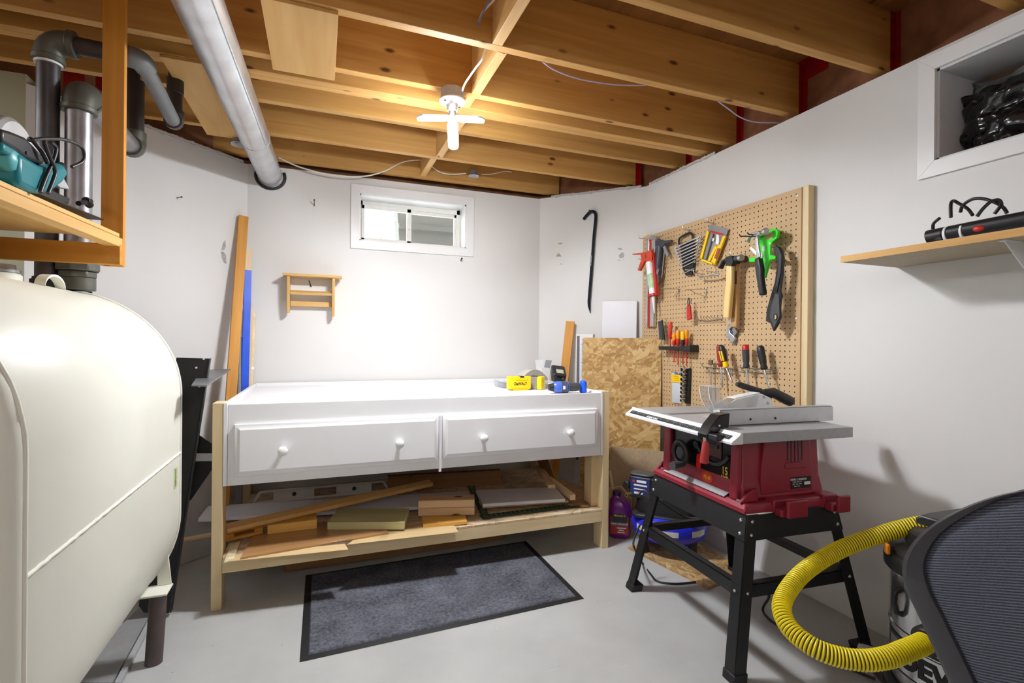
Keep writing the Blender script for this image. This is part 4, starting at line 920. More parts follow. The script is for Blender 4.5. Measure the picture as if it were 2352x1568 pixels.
# pale sheet leaning low behind the unit
W_SHEET = plain('pale_grey_sheet', (196, 197, 200), 0.45, var=0.12, scale=6)  # light grey with random mottling
tag(board('leaning_sheet', (-0.80, 2.72, 0.004), (-0.50, 3.02, 0.004), (0.7, -0.72, 0.3), 0.004, 0.008, W_SHEET), 'edge strip of a pale sheet on the floor along the diagonal wall', 'sheet')
b = MB().hexa([(-0.83, 2.62, 0.003), (-0.42, 2.98, 0.003), (-0.423, 2.986, 0.003), (-0.833, 2.626, 0.003)], [(-0.90, 2.70, 0.42), (-0.50, 3.06, 0.42), (-0.503, 3.066, 0.42), (-0.903, 2.706, 0.42)])
tag(b.build('leaning_sheet', W_SHEET), 'pale grey sheet leaning on the diagonal wall behind the black unit', 'sheet')
# grey painted plank on the floor by the tank leg
gp = RZ(180, 1568, 0); 
slab('floor_plank', [(258, 1568), (345, 1410), (322, 1392), (150, 1568)], 0.012, 0.0118, plain('grey_painted_plank', (142, 142, 142), 0.5, var=0.12, scale=14), 'grey painted plank on the floor beneath the oil tank', 'plank')
slab('floor_strip', [(276, 1568), (348, 1428), (340, 1424), (262, 1568)], 0.018, 0.0178, plain('light_grey_strip', (168, 168, 170), 0.5, var=0.05), 'light grey metal strip on the floor along the plank', 'strip')
# ================================================================ timber leaning in the left corner
def diag(x, y, off): return onplane(x, y, (-1, 1, 0), LD - off)
def leaner(name, top_px, low_px, off_t, off_l, w, t, mat, label, nrm=(0.35, -1, 0.15), cat='board', zlow=0.0):
    a = diag(*top_px, off_t); c = diag(*low_px, off_l); d = (c - a); k = (a.z - zlow) / (a.z - c.z); base = a + d * k
    return tag(board(name, base, a, nrm, w, t, mat), label, cat)
leaner('leaning_board', (559, 498), (531, 900), 0.035, 0.22, 0.05, 0.024, W_ORANGE, 'tall orange pine board leaning in the left corner')
M_TAPE = plain('blue_tape', (22, 82, 214), 0.4, var=0.12, scale=12)
bl = thing('blue_wrapped_board', 'pale board wrapped in blue tape leaning in the left corner', 'board', diag(566, 600, 0.1))
def bl_piece(name, pa, pb, oa, ob, w, t, mat, nrm=(0.3, -1, 0.1)):
    return board(name, diag(*pb, ob), diag(*pa, oa), nrm, w, t, mat, bl)
bl_piece('bare_top', (571, 573), (569, 622), 0.075, 0.085, 0.036, 0.016, W_PALE)
bl_piece('tape_wrap', (569, 622), (562, 900), 0.085, 0.16, 0.037, 0.019, M_TAPE)
bl_piece('bare_edge', (574, 700), (569, 900), 0.09, 0.15, 0.03, 0.012, W_PALE)
dw = thing('broom_stick', 'round pale wooden broom stick leaning beside the blue wrapped board', 'stick', diag(578, 890, 0.12))
a, c = diag(582, 720, 0.10), diag(576, 905, 0.14)
MB().tube([c, c.lerp(a, 0.6), c.lerp(a, 0.93), a], [0.011, 0.012, 0.012, 0.009], 14).build('shaft', W_PALE, dw, world=True, ang=60)
MB().cyl(c.lerp(a, 0.3), c.lerp(a, 0.33), 0.0128, n=14).build('band', M_WHITE, dw, world=True)
leaner('grey_level', (556, 775), (553, 905), 0.10, 0.15, 0.028, 0.012, M_GREY, 'grey and black level standing between the leaning boards', cat='level')
# ================================================================ small wall shelf on the back wall
W_WS = wood('shelf_pine', (212, 168, 98), (230, 190, 124), (150, 104, 56), 0.12)
dsh = 0.10
xl, xr_ = RY(649, 627, YB - dsh).x, RY(786, 642, YB - dsh).x
zt = RY(649, 627, YB - dsh).z
ws = thing('wall_shelf', 'little pine wall shelf with two rails on the back wall', 'wall shelf', ((xl + xr_) / 2, YB - 0.05, zt - 0.22))
M = PM[ws.name].inverted() @ Matrix.Translation((xl, YB - dsh, zt - 0.014))
MB().prism([(0, 0), (xr_ - xl, 0), (xr_ - xl, dsh - 0.03), (xr_ - xl - 0.03, dsh), (0.03, dsh), (0, dsh - 0.03)], 0, 0.014).build('top_board', W_WS, ws, bevel=0.003, matrix=M)
for px in (662, 766):
    x = RY(px, 660, YB - 0.085).x; zz1 = zt - 0.0145; zz0 = RY(px - (4 if px < 700 else 3), 718 if px < 700 else 727, YB - 0.075).z
    M = PM[ws.name].inverted() @ frame((x, YB - 0.002, zz0), (0, 0, 1), (1, 0, 0))
    prof = [(0, 0.03), (0, 0.07)] + [(0.05, 0.08), (zz1 - zz0, 0.088), (zz1 - zz0, 0.0), (0.06, 0.0), (0.03, 0.02)]
    MB().prism([(p[0], p[1]) for p in prof], -0.008, 0.008).build('side_bracket', W_WS, ws, bevel=0.002, matrix=M)
xa, xb = RY(667, 668, YB - 0.06).x, RY(762, 680, YB - 0.06).x
za = RY(668, 668, YB - 0.075).z; zb_ = RY(666, 695, YB - 0.06).z
board('rail', (xa, YB - 0.06, za - 0.008), (xb, YB - 0.06, za - 0.008), (0, -0.4, 1), 0.045, 0.014, W_WS, ws)
board('rail', (xa, YB - 0.03, zb_ - 0.006), (xb, YB - 0.03, zb_ - 0.006), (0, -1, 0.2), 0.03, 0.014, W_WS, ws)
MB().cyl((xa + 0.1, YB - 0.03, zt - 0.03), (xa + 0.112, YB - 0.001, zt - 0.065), 0.003, n=8).build('hook', M_NAIL, ws, world=True)
# nails and picture hooks in the walls
def nail(p, n, label, L=0.03, r=0.0022, droop=0.0):
    n = Vector(n); q = p + n * L + Vector((0, 0, -droop))
    t = thing('nail', label, 'nail', p)
    MB().cyl(p + n * 0.0005, q, r, n=8).build('shank', M_NAIL, t, world=True); MB().cyl(q, q + n * 0.002, r * 2.2, n=10).build('head', M_NAIL, t, world=True)
dn = (0.7071, -0.7071, 0)
nail(onplane(408, 455, (-1, 1, 0), LD), dn, 'single nail in the left diagonal wall')
nail(RY(722, 474, YB), (0, -1, 0), 'long nail left of the back window', 0.045, droop=-0.025)
nail(RY(1058, 599, YB), (0, -1, 0), 'bent nail just below the back window corner', 0.03, 0.003, droop=-0.008)
# ================================================================ duct, plywood patches, cables at the ceiling
du = thing('round_duct', 'galvanised round duct running under the joists into the back wall', 'duct', (-0.33, 2.0, 1.98))
d0, d1 = Vector((-0.405, -0.6, 2.052)), Vector((-0.283, 3.30, 2.052))
mid = d0.lerp(d1, (2.68 + 0.6) / 3.9); mid0 = d0.lerp(d1, (0.2 + 0.6) / 3.9)
MB().tube([d0, mid0], 0.0675, 32, caps=False).build('duct_section', M_GALV, du, world=True)
MB().tube([mid0, mid], 0.0675, 32, caps=False).build('duct_section', M_GALV, du, world=True)
MB().tube([mid - (d1 - d0).normalized() * 0.02, d1], 0.0655, 32).build('duct_section', M_GALV, du, world=True)
for off in (0.0, ): MB().tube([mid + (d1 - d0).normalized() * off, mid + (d1 - d0).normalized() * (off + 0.006)], 0.069, 32).build('crimp_ring', M_GALV, du, world=True)
dd = (d1 - d0).normalized(); pe = d1 - dd * 0.04
MB().tube([pe, pe + dd * 0.008], 0.0675, 32).build('end_band', M_GALV, du, world=True)
sm = dd.cross(Vector((0, 0, 1))).normalized()
MB().tube([d0 + sm * 0.055 - Vector((0, 0, 0.042)), mid + sm * 0.055 - Vector((0, 0, 0.042))], 0.0025, 6).build('lock_seam', M_GALV, du, world=True)
MB().tube([Vector((d1.x + 0.078 * math.cos(a * PI / 16), YB - 0.002, d1.z - 0.004 + 0.074 * math.sin(a * PI / 16))) for a in range(14, 35)], 0.009, 8).build('dark_gap_ring', M_BLACK, du, world=True, ang=80)  # black ring stands in for the dark gap where the duct enters
ply1 = MB().box(-0.18, 0.045, 1.70, 2.137, ZJ - 0.0125, ZJ - 0.0005)
tag(ply1.build('plywood_patch', W_PLY, bevel=0.001), 'plywood square nailed under the joists right of the duct', 'plywood panel')
ply2 = MB().prism([(-0.562, 2.195), (-0.39, 2.195), (-0.385, 2.95), (-0.548, 2.945)], ZJ - 0.0125, ZJ - 0.0005)
tag(ply2.build('plywood_patch', W_PLY, bevel=0.001), 'long plywood strip nailed under the joists left of the duct', 'plywood panel')
def cable(name, pts, r, mat, label, n=8):
    return tag(MB().tube(spline(pts, n), r, 8).build(name, mat, ang=80), label, 'cable')
zj = ZJ - 0.006
cable('lamp_cable', [LC + Vector((0.03, -0.046, 0.03)), RZ(1068, 193, 2.115), RZ(1090, 160, 2.13), RZ(1117, 132, 2.142) + Vector((-0.012, 0, 0)), Vector((0.565, 1.76, 2.22)), Vector((0.55, 1.735, 2.33))], 0.0042, M_CABLE, 'white cable looping from the lamp box up to the blocking')
cable('window_cable', [RY(640, 363, 3.22), RY(690, 385, 3.215), RY(760, 402, 3.20), RY(830, 406, 3.19), RY(880, 395, 3.19), RY(925, 373, 3.19), RY(965, 368, 3.2), RY(975, 372, 3.22)], 0.0042, M_CABLE, 'white cable sagging along the top of the back wall')
jb = thing('junction_box', 'small clear-covered junction box on the last joist above the window', 'junction box', RY(1088, 405, 3.21))
c = RY(1088, 402, 3.205); MB().lathe([(0.028, 0), (0.028, 0.026), (0.03, 0.03)], 16, Matrix.Translation(c - Vector((0, 0, 0.008)))).build('box', M_GREY, jb, world=True)
MB().lathe([(0.036, -0.012), (0.036, -0.006)], 20, Matrix.Translation(c - Vector((0, 0, 0.003)))).build('cover', M_CLEAR, jb, world=True)
cable('box_cable', [RY(992, 383, 3.22), RY(1010, 396, 3.215), RY(1035, 401, 3.21), RY(1070, 399, 3.205)], 0.0042, M_CABLE, 'short white cable between the blocking and the junction box')
cable('box_tail_cable', [RY(1105, 401, 3.205), RY(1130, 400, 3.21), RY(1160, 394, 3.22), RY(1175, 396, 3.23)], 0.0035, M_CABLE, 'white cable tail right of the junction box')
jb2 = thing('junction_box', 'small junction box beside the duct at the left wall top', 'junction box', RY(550, 335, 2.95))
c = RY(550, 332, 2.95); MB().lathe([(0.032, 0), (0.032, 0.03), (0.034, 0.034)], 16, Matrix.Translation(c)).build('box', M_GREY, jb2, world=True)
MB().lathe([(0.04, -0.006), (0.04, 0.0)], 20, Matrix.Translation(c)).build('cover', M_CLEAR, jb2, world=True)
M_LILAC = plain('lilac_wire', (186, 178, 206), 0.45, var=0.03)
cable('lilac_wire', [RZ(1247, 143, 2.132), RZ(1275, 162, 2.11), RZ(1330, 182, 2.10), RZ(1400, 194, 2.105), RZ(1450, 197, 2.115), RZ(1482, 197, 2.13)], 0.0028, M_LILAC, 'thin lilac wire drooping behind the third joist')
cable('lilac_wire', [RZ(1650, 234, 2.135), RZ(1672, 250, 2.115), RZ(1700, 270, 2.112), RZ(1735, 281, 2.118), RZ(1790, 283, 2.125)], 0.0028, M_LILAC, 'thin lilac wire drooping near the right wall top')
M_BLUEW = plain('blue_wire', (120, 130, 190), 0.45, var=0.03)
cable('blue_wire', [RY(1098, 60, 1.683), RY(1104, 42, 1.66), RY(1116, 16, 1.62), RY(1126, -10, 1.6)], 0.003, M_BLUEW, 'pale blue wire entering a hole in the joist')
cable('white_drop_cable', [RY(1100, 52, 1.681), RY(1110, 28, 1.655), RY(1130, 6, 1.62), RY(1142, -10, 1.6)], 0.0042, M_CABLE, 'white cable entering the same joist hole above the blocking')
# ================================================================ pegboard
XP = 1.938
M_PEG = plain('tan_hardboard', (200, 168, 126), 0.6, var=0.04, scale=8)
PY0, PY1, PZ0, PZ1 = 1.583, 2.725, 0.70, 1.765
pg = thing('pegboard', 'tan pegboard on pale timber battens mounted on the right wall', 'pegboard', (XP, (PY0 + PY1) / 2, PZ0))
b = MB(); st = 0.0254; ny, nz = int((PY1 - PY0) / st), int((PZ1 - PZ0) / st)
oy, oz = PY0 + ((PY1 - PY0) - ny * st) / 2, PZ0 + ((PZ1 - PZ0) - nz * st) / 2
oct_ = [(math.cos(PI / 4 * k), math.sin(PI / 4 * k)) for k in range(8)]
sqr = [(1, 0), (1, 1), (0, 1), (-1, 1), (-1, 0), (-1, -1), (0, -1), (1, -1)]
hr, th = 0.0033, 0.005
for i in range(ny):
    for j in range(nz):
        cy, cz = oy + (i + 0.5) * st, oz + (j + 0.5) * st
        o = [(XP, cy + p[0] * st / 2, cz + p[1] * st / 2) for p in sqr]; h = [(XP, cy + p[0] * hr, cz + p[1] * hr) for p in oct_]
        hb = [(XP + th, p[1], p[2]) for p in h]
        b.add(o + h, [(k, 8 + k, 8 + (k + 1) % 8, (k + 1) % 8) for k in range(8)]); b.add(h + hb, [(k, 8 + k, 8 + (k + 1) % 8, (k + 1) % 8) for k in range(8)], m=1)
e0, e1, f0, f1 = oy, oy + ny * st, oz, oz + nz * st
for ya, yb2, za, zb2 in ((PY0, e0, PZ0, PZ1), (e1, PY1, PZ0, PZ1), (e0, e1, PZ0, f0), (e0, e1, f1, PZ1)):
    if yb2 - ya > 1e-5 and zb2 - za > 1e-5: b.add([(XP, ya, za), (XP, ya, zb2), (XP, yb2, zb2), (XP, yb2, za)], [(0, 1, 2, 3)])
b.add([(XP, PY0, PZ0), (XP, PY0, PZ1), (XP + th, PY0, PZ1), (XP + th, PY0, PZ0)], [(0, 1, 2, 3)])
b.add([(XP, PY0, PZ1), (XP, PY1, PZ1), (XP + th, PY1, PZ1), (XP + th, PY0, PZ1)], [(0, 1, 2, 3)])
b.add([(XP, PY1, PZ0), (XP, PY1, PZ1), (XP + th, PY1, PZ1), (XP + th, PY1, PZ0)], [(0, 1, 2, 3)])
b.build('perforated_panel', [M_PEG, plain('shaded_hardboard_core', (74, 54, 38), 0.8, var=0.1)], pg, world=True, smooth=False)  # hole walls: brown core darkened to paint the shade inside the holes
# battens behind the sheet; no back layer, the holes' dark is painted
def pine_batten(y0, y1, z0, z1, nm='batten'):
    M = PM[pg.name].inverted() @ frame((XP + th + 0.0005, (y0 + y1) / 2, z0), (0, 0, 1), (-1, 0, 0))
    return MB().box(0, z1 - z0, -(y1 - y0) / 2, (y1 - y0) / 2, -(XR - XP - th - 0.0015), 0).build(nm, W_PINE, pg, bevel=0.002, matrix=M)
pine_batten(PY0 - 0.03, PY0 + 0.006, PZ0, PZ1 + 0.004); pine_batten(PY1 - 0.034, PY1 + 0.004, PZ0, PZ1 + 0.012)
for z_ in (PZ0 + 0.001, PZ1 - 0.031): MB().box(XP + th + 0.0005, XR - 0.0005, PY0 + 0.0065, PY1 - 0.0345, z_, z_ + 0.03).build('light_stop_batten', W_PINE, pg, world=True)  # unseen top and bottom battens added to keep the cavity dark
for y, z in ((PY0 + 0.02, PZ1 - 0.03), (PY0 + 0.02, 1.47), (PY0 + 0.02, 1.2), (2.15, PZ1 - 0.012), (PY1 - 0.03, 1.5)):
    MB().cyl((XP - 0.0002, y, z), (XP - 0.002, y, z), 0.005, n=10).build('screw_head', M_WHITE, pg, world=True)
MPG = lambda off: Matrix(((0, 0, -1, XP - off), (-1, 0, 0, 0), (0, 1, 0, 0), (0, 0, 0, 1)))
def Q(zx, zy): return (1420 + zx / 3.0146, 420 + zy / 3.0146)
def PP(zx, zy, off=0.02): return RX(*Q(zx, zy), XP - off)
def gp(name, pts, off, th_, mat, parent, bevel=0.0015):
    P = [PP(a, c, off + th_ / 2) for a, c in pts]
    return MB().prism([(-p.y, p.z) for p in P], off, off + th_, MPG(0)).build(name, mat, parent, world=True, bevel=bevel)
def gt(name, pts, r, mat, parent, n=10, sm=0):
    P = [PP(*p) for p in pts]
    if sm: P = spline(P, sm)
    return MB().tube(P, r, n).build(name, mat, parent, world=True, ang=60)
def gcyl(name, p, q, r, mat, parent, r1=None, n=14, bevel=0.0):
    return MB().cyl(PP(*p), PP(*q), r, r1, n=n).build(name, mat, parent, world=True, bevel=bevel)
def ptool(name, label, cat, at, group=None): return thing(name, label, cat, PP(*at), group=group)
M_RPL = plain('red_plastic', (196, 36, 26), 0.4, var=0.06); M_ORPL = plain('orange_red_paint', (206, 70, 40), 0.4, var=0.06)
M_TOOLG = plain('slate_grey_paint', (66, 68, 78), 0.42, 0.2, var=0.1)
W_HAND = wood('hickory_handle', (216, 178, 104), (236, 206, 140), (160, 120, 60), 0.0, axis=1, rough=0.35, coat=0.3)
W_HAND2 = wood('brown_ash_handle', (176, 130, 72), (212, 172, 112), (120, 80, 40), 0.0, axis=1, rough=0.4, coat=0.2)
# 1 silver channel with red core
t = ptool('aluminium_track', 'long silver track with red core hanging at the pegboard left edge', 'track', (230, 1000, 0.01))
gp('rail', [(204, 392), (219, 392), (211, 998), (196, 998)], 0.006, 0.022, M_CHROME, t); gp('rail', [(241, 384), (268, 384), (252, 998), (228, 998)], 0.006, 0.022, M_CHROME, t)
gp('red_core', [(219, 386), (241, 380), (228, 1002), (211, 1002)], 0.004, 0.014, M_RPL, t)
gp('end_cap', [(212, 384), (270, 376), (272, 392), (208, 402)], 0.004, 0.026, M_STEEL, t)
# 2 red caulking gun with cartridge
t = ptool('caulking_gun', 'orange-red caulking gun holding a white and green cartridge', 'caulking gun', (240, 780, 0.05))
M_CART = plain('white_cartridge', (236, 236, 236), 0.35, var=0.02); M_GLBL = plain('green_label', (180, 210, 164), 0.5, var=0.15, scale=50)
c0, c1 = (218, 552, 0.06), (243, 772, 0.06)
def lerp3(a, c, u): return tuple(x + (y - x) * u for x, y in zip(a, c))
gcyl('cartridge', c0, c1, 0.0235, M_CART, t, n=20); gcyl('cartridge_label', lerp3(c0, c1, 0.38), lerp3(c0, c1, 0.83), 0.0238, M_GLBL, t, n=20)
gcyl('front_ring', (243, 773, 0.06), (245, 787, 0.06), 0.027, M_RPL, t, n=20); gcyl('nozzle', (243, 788, 0.06), (251, 905, 0.06), 0.011, M_CART, t, 0.0025)
gcyl('plunger_rod', (209, 395, 0.06), (216, 551, 0.06), 0.0045, M_CHROME, t)
gp('side_strap', [(240, 500), (252, 500), (275, 780), (262, 782)], 0.05, 0.02, M_RPL, t)
gp('frame_plate', [(196, 480), (235, 466), (252, 530), (240, 552), (196, 548)], 0.052, 0.018, M_ORPL, t)
gp('grip', [(158, 490), (196, 480), (205, 515), (190, 545), (155, 612), (140, 608), (168, 530)], 0.052, 0.018, M_ORPL, t, 0.003)
gp('trigger', [(102, 494), (160, 487), (200, 482), (200, 500), (160, 500), (104, 500)], 0.054, 0.014, M_ORPL, t, 0.002)
gt('thumb_lever', [(232, 470, 0.06), (238, 455, 0.06), (246, 470, 0.06)], 0.003, M_STEEL, t, sm=4)
# 3 dark caulking gun
t = ptool('dark_caulking_gun', 'slate grey caulking gun hanging beside the red one', 'caulking gun', (285, 700, 0.03))
gcyl('barrel', (290, 440, 0.04), (278, 575, 0.04), 0.021, M_TOOLG, t, n=18); gcyl('barrel_band', (278, 576, 0.04), (277, 586, 0.04), 0.023, M_TOOLG, t, n=18)
gcyl('barrel_lower', (277, 587, 0.04), (281, 700, 0.04), 0.019, M_TOOLG, t, 0.013, n=18)
gp('head_plate', [(262, 400), (300, 395), (335, 408), (320, 445), (300, 450), (264, 450)], 0.028, 0.02, M_TOOLG, t, 0.003)
gp('handle', [(300, 405), (372, 396), (375, 410), (335, 424), (305, 428)], 0.03, 0.016, M_TOOLG, t, 0.003)
gp('trigger', [(305, 432), (322, 430), (352, 500), (345, 515), (335, 512)], 0.032, 0.01, M_GREY, t, 0.002)
gcyl('push_rod', (322, 460, 0.03), (300, 660, 0.028), 0.0035, M_CHROME, t)
gp('maker_label', [(266, 606), (283, 600), (276, 632), (262, 636)], 0.0585, 0.001, M_GREY, t, 0)
# double hook above
def hook(at, L, label, drop=0.0, curl=0.018):
    p = PP(*at, 0.0); t = thing('peg_hook', label, 'hook', p)
    o = Vector((-1, 0, 0)); P = [p + Vector((0, 0, 0.02)) + o * 0.003, p + o * 0.003, p + o * L * 0.5, p + o * L + Vector((0, 0, -drop)), p + o * (L + 0.004) + Vector((0, 0, curl - drop))]
    MB().tube(spline(P, 5), 0.0026, 8).build('wire', M_CHROME, t, world=True, ang=60); return t
hook((305, 375), 0.07, 'steel peg hook above the slate grey caulking gun'); hook((225, 392), 0.085, 'steel peg hook carrying the red caulking gun')
hook((500, 330), 0.05, 'steel peg hook carrying the wrench rack'); hook((660, 280), 0.05, 'steel peg hook carrying the chisel pack')
# 4 wrench set
t = ptool('wrench_rack', 'black rack of chrome combination wrenches with carry handle', 'wrench set', (480, 640, 0.03))
gp('rack_spine', [(430, 425), (520, 395), (525, 560), (512, 640), (470, 645), (452, 600)], 0.012, 0.012, M_BLACK, t, 0.003)
gt('carry_handle', [(420, 432, 0.018), (426, 385, 0.018), (490, 350, 0.018), (512, 362, 0.018), (516, 402, 0.018)], 0.006, M_BLACK, t, sm=5)
for i in range(8):
    u = i / 7.0; lx, ly = 392 + 46 * u, 452 + 138 * u; rx, ry = 566 - 38 * u, 374 + 172 * u; s = 1.0 - 0.38 * u
    w = thing('wrench', 'chrome combination wrench %s in the black wrench rack' % (('at the top of the stack', 'second from the top', 'third from the top', 'fourth from the top', 'fifth from the top', 'sixth from the top', 'seventh from the top', 'eighth from the top')[i],), 'wrench', PP(lx, ly, 0.03), group='combination wrenches in the rack')
    A, B = PP(lx, ly, 0.031), PP(rx, ry, 0.031); M = frame(A, B - A, (-1, 0, 0)); L = (B - A).length
    MB().prism([(0.012 * s, -0.0045 * s), (L - 0.01 * s, -0.004 * s), (L - 0.01 * s, 0.004 * s), (0.012 * s, 0.0045 * s)], -0.003, 0.003, M).build('shank', M_CHROME, w, world=True, bevel=0.0012)
    MB().prism([(0.014 * s, -0.007 * s), (0.0, -0.011 * s), (-0.012 * s, -0.009 * s), (-0.004 * s, -0.003 * s), (-0.001 * s, 0.0), (-0.004 * s, 0.003 * s), (-0.012 * s, 0.009 * s), (0.0, 0.011 * s), (0.014 * s, 0.007 * s)], -0.0034, 0.0034, M).build('open_jaw', M_CHROME, w, world=True, bevel=0.001)
    RG = [M @ Vector((L + 0.0085 * s * math.cos(a * PI / 8), 0.0085 * s * math.sin(a * PI / 8), 0)) for a in range(16)]
    MB().tube(RG, 0.0035 * s, 8, closed=True).build('ring_end', M_CHROME, w, world=True, ang=60)
w = thing('wrench', 'tiny pair of wrenches clipped at the bottom of the rack', 'wrench', PP(445, 622, 0.03), group='combination wrenches in the rack')
gt('shank', [(445, 626, 0.03), (470, 622, 0.03), (510, 602, 0.03), (525, 596, 0.03)], 0.003, M_CHROME, w, sm=3); gt('shank', [(465, 604, 0.03), (500, 606, 0.03), (525, 612, 0.03)], 0.003, M_CHROME, w, sm=3)
# 5 chisel pack
t = ptool('chisel_pack', 'yellow blister pack of chisels hanging tilted on the pegboard', 'chisel set', (640, 570, 0.02))
gp('header_card', [(630, 290), (764, 325), (747, 372), (624, 336)], 0.012, 0.002, M_GREY, t, 0); gp('red_title', [(640, 332), (730, 354), (728, 366), (638, 344)], 0.0145, 0.001, M_RPL, t, 0)
gp('backing_card', [(622, 336), (746, 372), (668, 573), (568, 535)], 0.010, 0.004, M_SMOKE, t, 0)
for P in ([(620, 336), (634, 340), (582, 538), (568, 534)], [(732, 368), (748, 372), (668, 574), (655, 568)], [(570, 524), (668, 560), (666, 574), (566, 536)]):
    gp('tray_edge', P, 0.0145, 0.012, M_YEL, t, 0.001)
for i, (a, c, mt) in enumerate((((652, 350), (604, 528), M_GREY), ((680, 440), (632, 540), M_YEL), ((706, 428), (655, 550), M_YEL))):
    gp('chisel_handle', [(a[0] - 9, a[1]), (a[0] + 9, a[1] + 4), (c[0] + 7, c[1] + 4), (c[0] - 9, c[1])], 0.016, 0.01, mt, t, 0.002)
gp('chisel_blade', [(684, 358), (700, 366), (700, 420), (690, 432), (676, 420)], 0.016, 0.006, M_WHITE, t, 0.001); gp('chisel_blade', [(652, 378), (668, 384), (664, 410), (650, 408)], 0.016, 0.006, M_CHROME, t, 0.001)
gp('brown_chisel', [(690, 452), (706, 458), (682, 530), (664, 524)], 0.027, 0.004, plain('brown_red_plastic', (168, 78, 52), 0.5), t, 0.001)
# 6 single wrench on two pegs
t = ptool('ring_wrench', 'single steel wrench lying across two pegs below the chisel pack', 'wrench', (545, 650, 0.05))
gt('shank', [(556, 654, 0.05), (620, 650, 0.05), (690, 638, 0.05)], 0.0042, M_STEEL, t)
gp('box_end', [(545, 645), (565, 645), (570, 655), (562, 664), (545, 660)], 0.046, 0.008, M_STEEL, t, 0.002); gp('box_end', [(668, 632), (692, 626), (704, 636), (690, 646), (670, 644)], 0.046, 0.008, M_STEEL, t, 0.002)
hook((587, 632), 0.06, 'left peg hook under the single steel wrench'); hook((677, 620), 0.06, 'right peg hook under the single steel wrench')
# 7 bare hooks
def wire_thing(name, label, paths, r=0.0024, mat=None):
    t = thing(name, label, 'hook', PP(*paths[0][0])); 
    for i, P in enumerate(paths): gt('wire', P, r, mat or M_CHROME, t, n=8)
    return t
wire_thing('shelf_hook', 'bare double wire hook at the middle left of the pegboard', [[(415, 730, 0.0), (415, 752, 0.004), (425, 738, 0.006)], [(425, 738, 0.006), (300, 735, 0.12)], [(420, 760, 0.004), (380, 790, 0.05)]])
wire_thing('shelf_hook', 'bare triangular wire bracket at the pegboard centre', [[(612, 735, 0.003), (605, 792, 0.003)], [(612, 738, 0.004), (466, 742, 0.13)], [(605, 790, 0.004), (540, 768, 0.07), (500, 745, 0.11)]])
wire_thing('shelf_hook', 'wire arm hook holding the red brush', [[(505, 800, 0.003), (502, 830, 0.003)], [(508, 803, 0.004), (405, 806, 0.1)], [(405, 806, 0.1), (397, 796, 0.104)]])
t = ptool('red_brush', 'small red wire brush hanging from the arm hook', 'brush', (490, 955, 0.05))
gp('brush_body', [(478, 858), (498, 848), (508, 945), (482, 955)], 0.044, 0.012, M_RPL, t, 0.002)
gt('hang_loop', [(484, 862, 0.05), (482, 820, 0.05), (489, 800, 0.05), (494, 820, 0.05), (490, 862, 0.05)], 0.003, M_BLACK, t, sm=4)
for i in range(9): gt('bristle_tuft', [(480, 872 + 9.5 * i, 0.05), (464, 866 + 9.5 * i, 0.05)], 0.0012, M_STEEL, t, n=6)
t = ptool('multi_hook_rack', 'wire rack with a row of small prongs at the pegboard centre', 'tool rack', (630, 955, 0.01))
gt('back_wire', [(528, 925, 0.003), (526, 950, 0.004), (620, 958, 0.004), (722, 942, 0.004), (722, 915, 0.003)], 0.0022, M_CHROME, t)
for i in range(9): gt('prong', [(545 + 20 * i, 954 - 1.2 * i + (4 if i < 5 else -2), 0.005), (535 + 19 * i, 942 - 1.2 * i, 0.05), (532 + 19 * i, 934 - 1.2 * i, 0.053)], 0.002, M_CHROME, t, n=6)
# 8 claw hammers
def hammer_handle(name, pts, off, th_, mat, parent):
    P = [PP(a, c, off + th_ / 2) for a, c in pts]; y0 = sum(p.y for p in P) / len(P); z0 = P[0].z
    M = PM[parent.name].inverted() @ (MPG(off) @ Matrix.Translation((-y0, z0, 0)))
    return MB().prism([(-(p.y - y0), p.z - z0) for p in P], 0, th_).build(name, mat, parent, bevel=0.007, seg=3, matrix=M)
t = ptool('claw_hammer', 'claw hammer with black head and yellow hickory handle', 'hammer', (760, 940, 0.07))
hammer_handle('handle', [(758, 575), (798, 575), (796, 700), (776, 942), (734, 938), (748, 760), (756, 660)], 0.058, 0.026, W_HAND, t)
gp('head_cheek', [(758, 515), (800, 508), (812, 545), (800, 580), (757, 576)], 0.056, 0.03, M_BLKMET, t, 0.003)
gp('claw', [(758, 516), (764, 545), (740, 555), (722, 598), (712, 600), (722, 560)], 0.058, 0.011, M_BLKMET, t, 0.002); gp('claw', [(757, 516), (762, 540), (730, 545), (702, 596), (695, 592), (720, 540)], 0.073, 0.011, M_BLKMET, t, 0.002)
gcyl('striking_face', (812, 528, 0.07), (838, 522, 0.07), 0.014, M_TOOLG, t, n=16); gcyl('poll', (838, 522, 0.07), (858, 519, 0.07), 0.0165, M_STEEL, t, n=16, bevel=0.002)
t = ptool('second_hammer', 'brown-handled hammer with purple label hanging behind the yellow one', 'hammer', (810, 1005, 0.04))
hammer_handle('handle', [(798, 560), (826, 560), (832, 640), (836, 720), (830, 1004), (790, 1004), (792, 720), (800, 640)], 0.022, 0.026, W_HAND2, t)
gp('handle_label', [(806, 616), (822, 612), (820, 702), (800, 704)], 0.0482, 0.0006, plain('purple_label', (86, 60, 110), 0.5, var=0.4, scale=70), t, 0)
gp('head_cheek', [(790, 512), (828, 506), (836, 548), (826, 562), (795, 562)], 0.02, 0.03, M_BLKMET, t, 0.003)
gcyl('striking_face', (836, 526, 0.035), (884, 530, 0.035), 0.0165, M_NAIL, t, n=16, bevel=0.002)
hook((880, 515), 0.09, 'steel peg hook under the hammer heads')
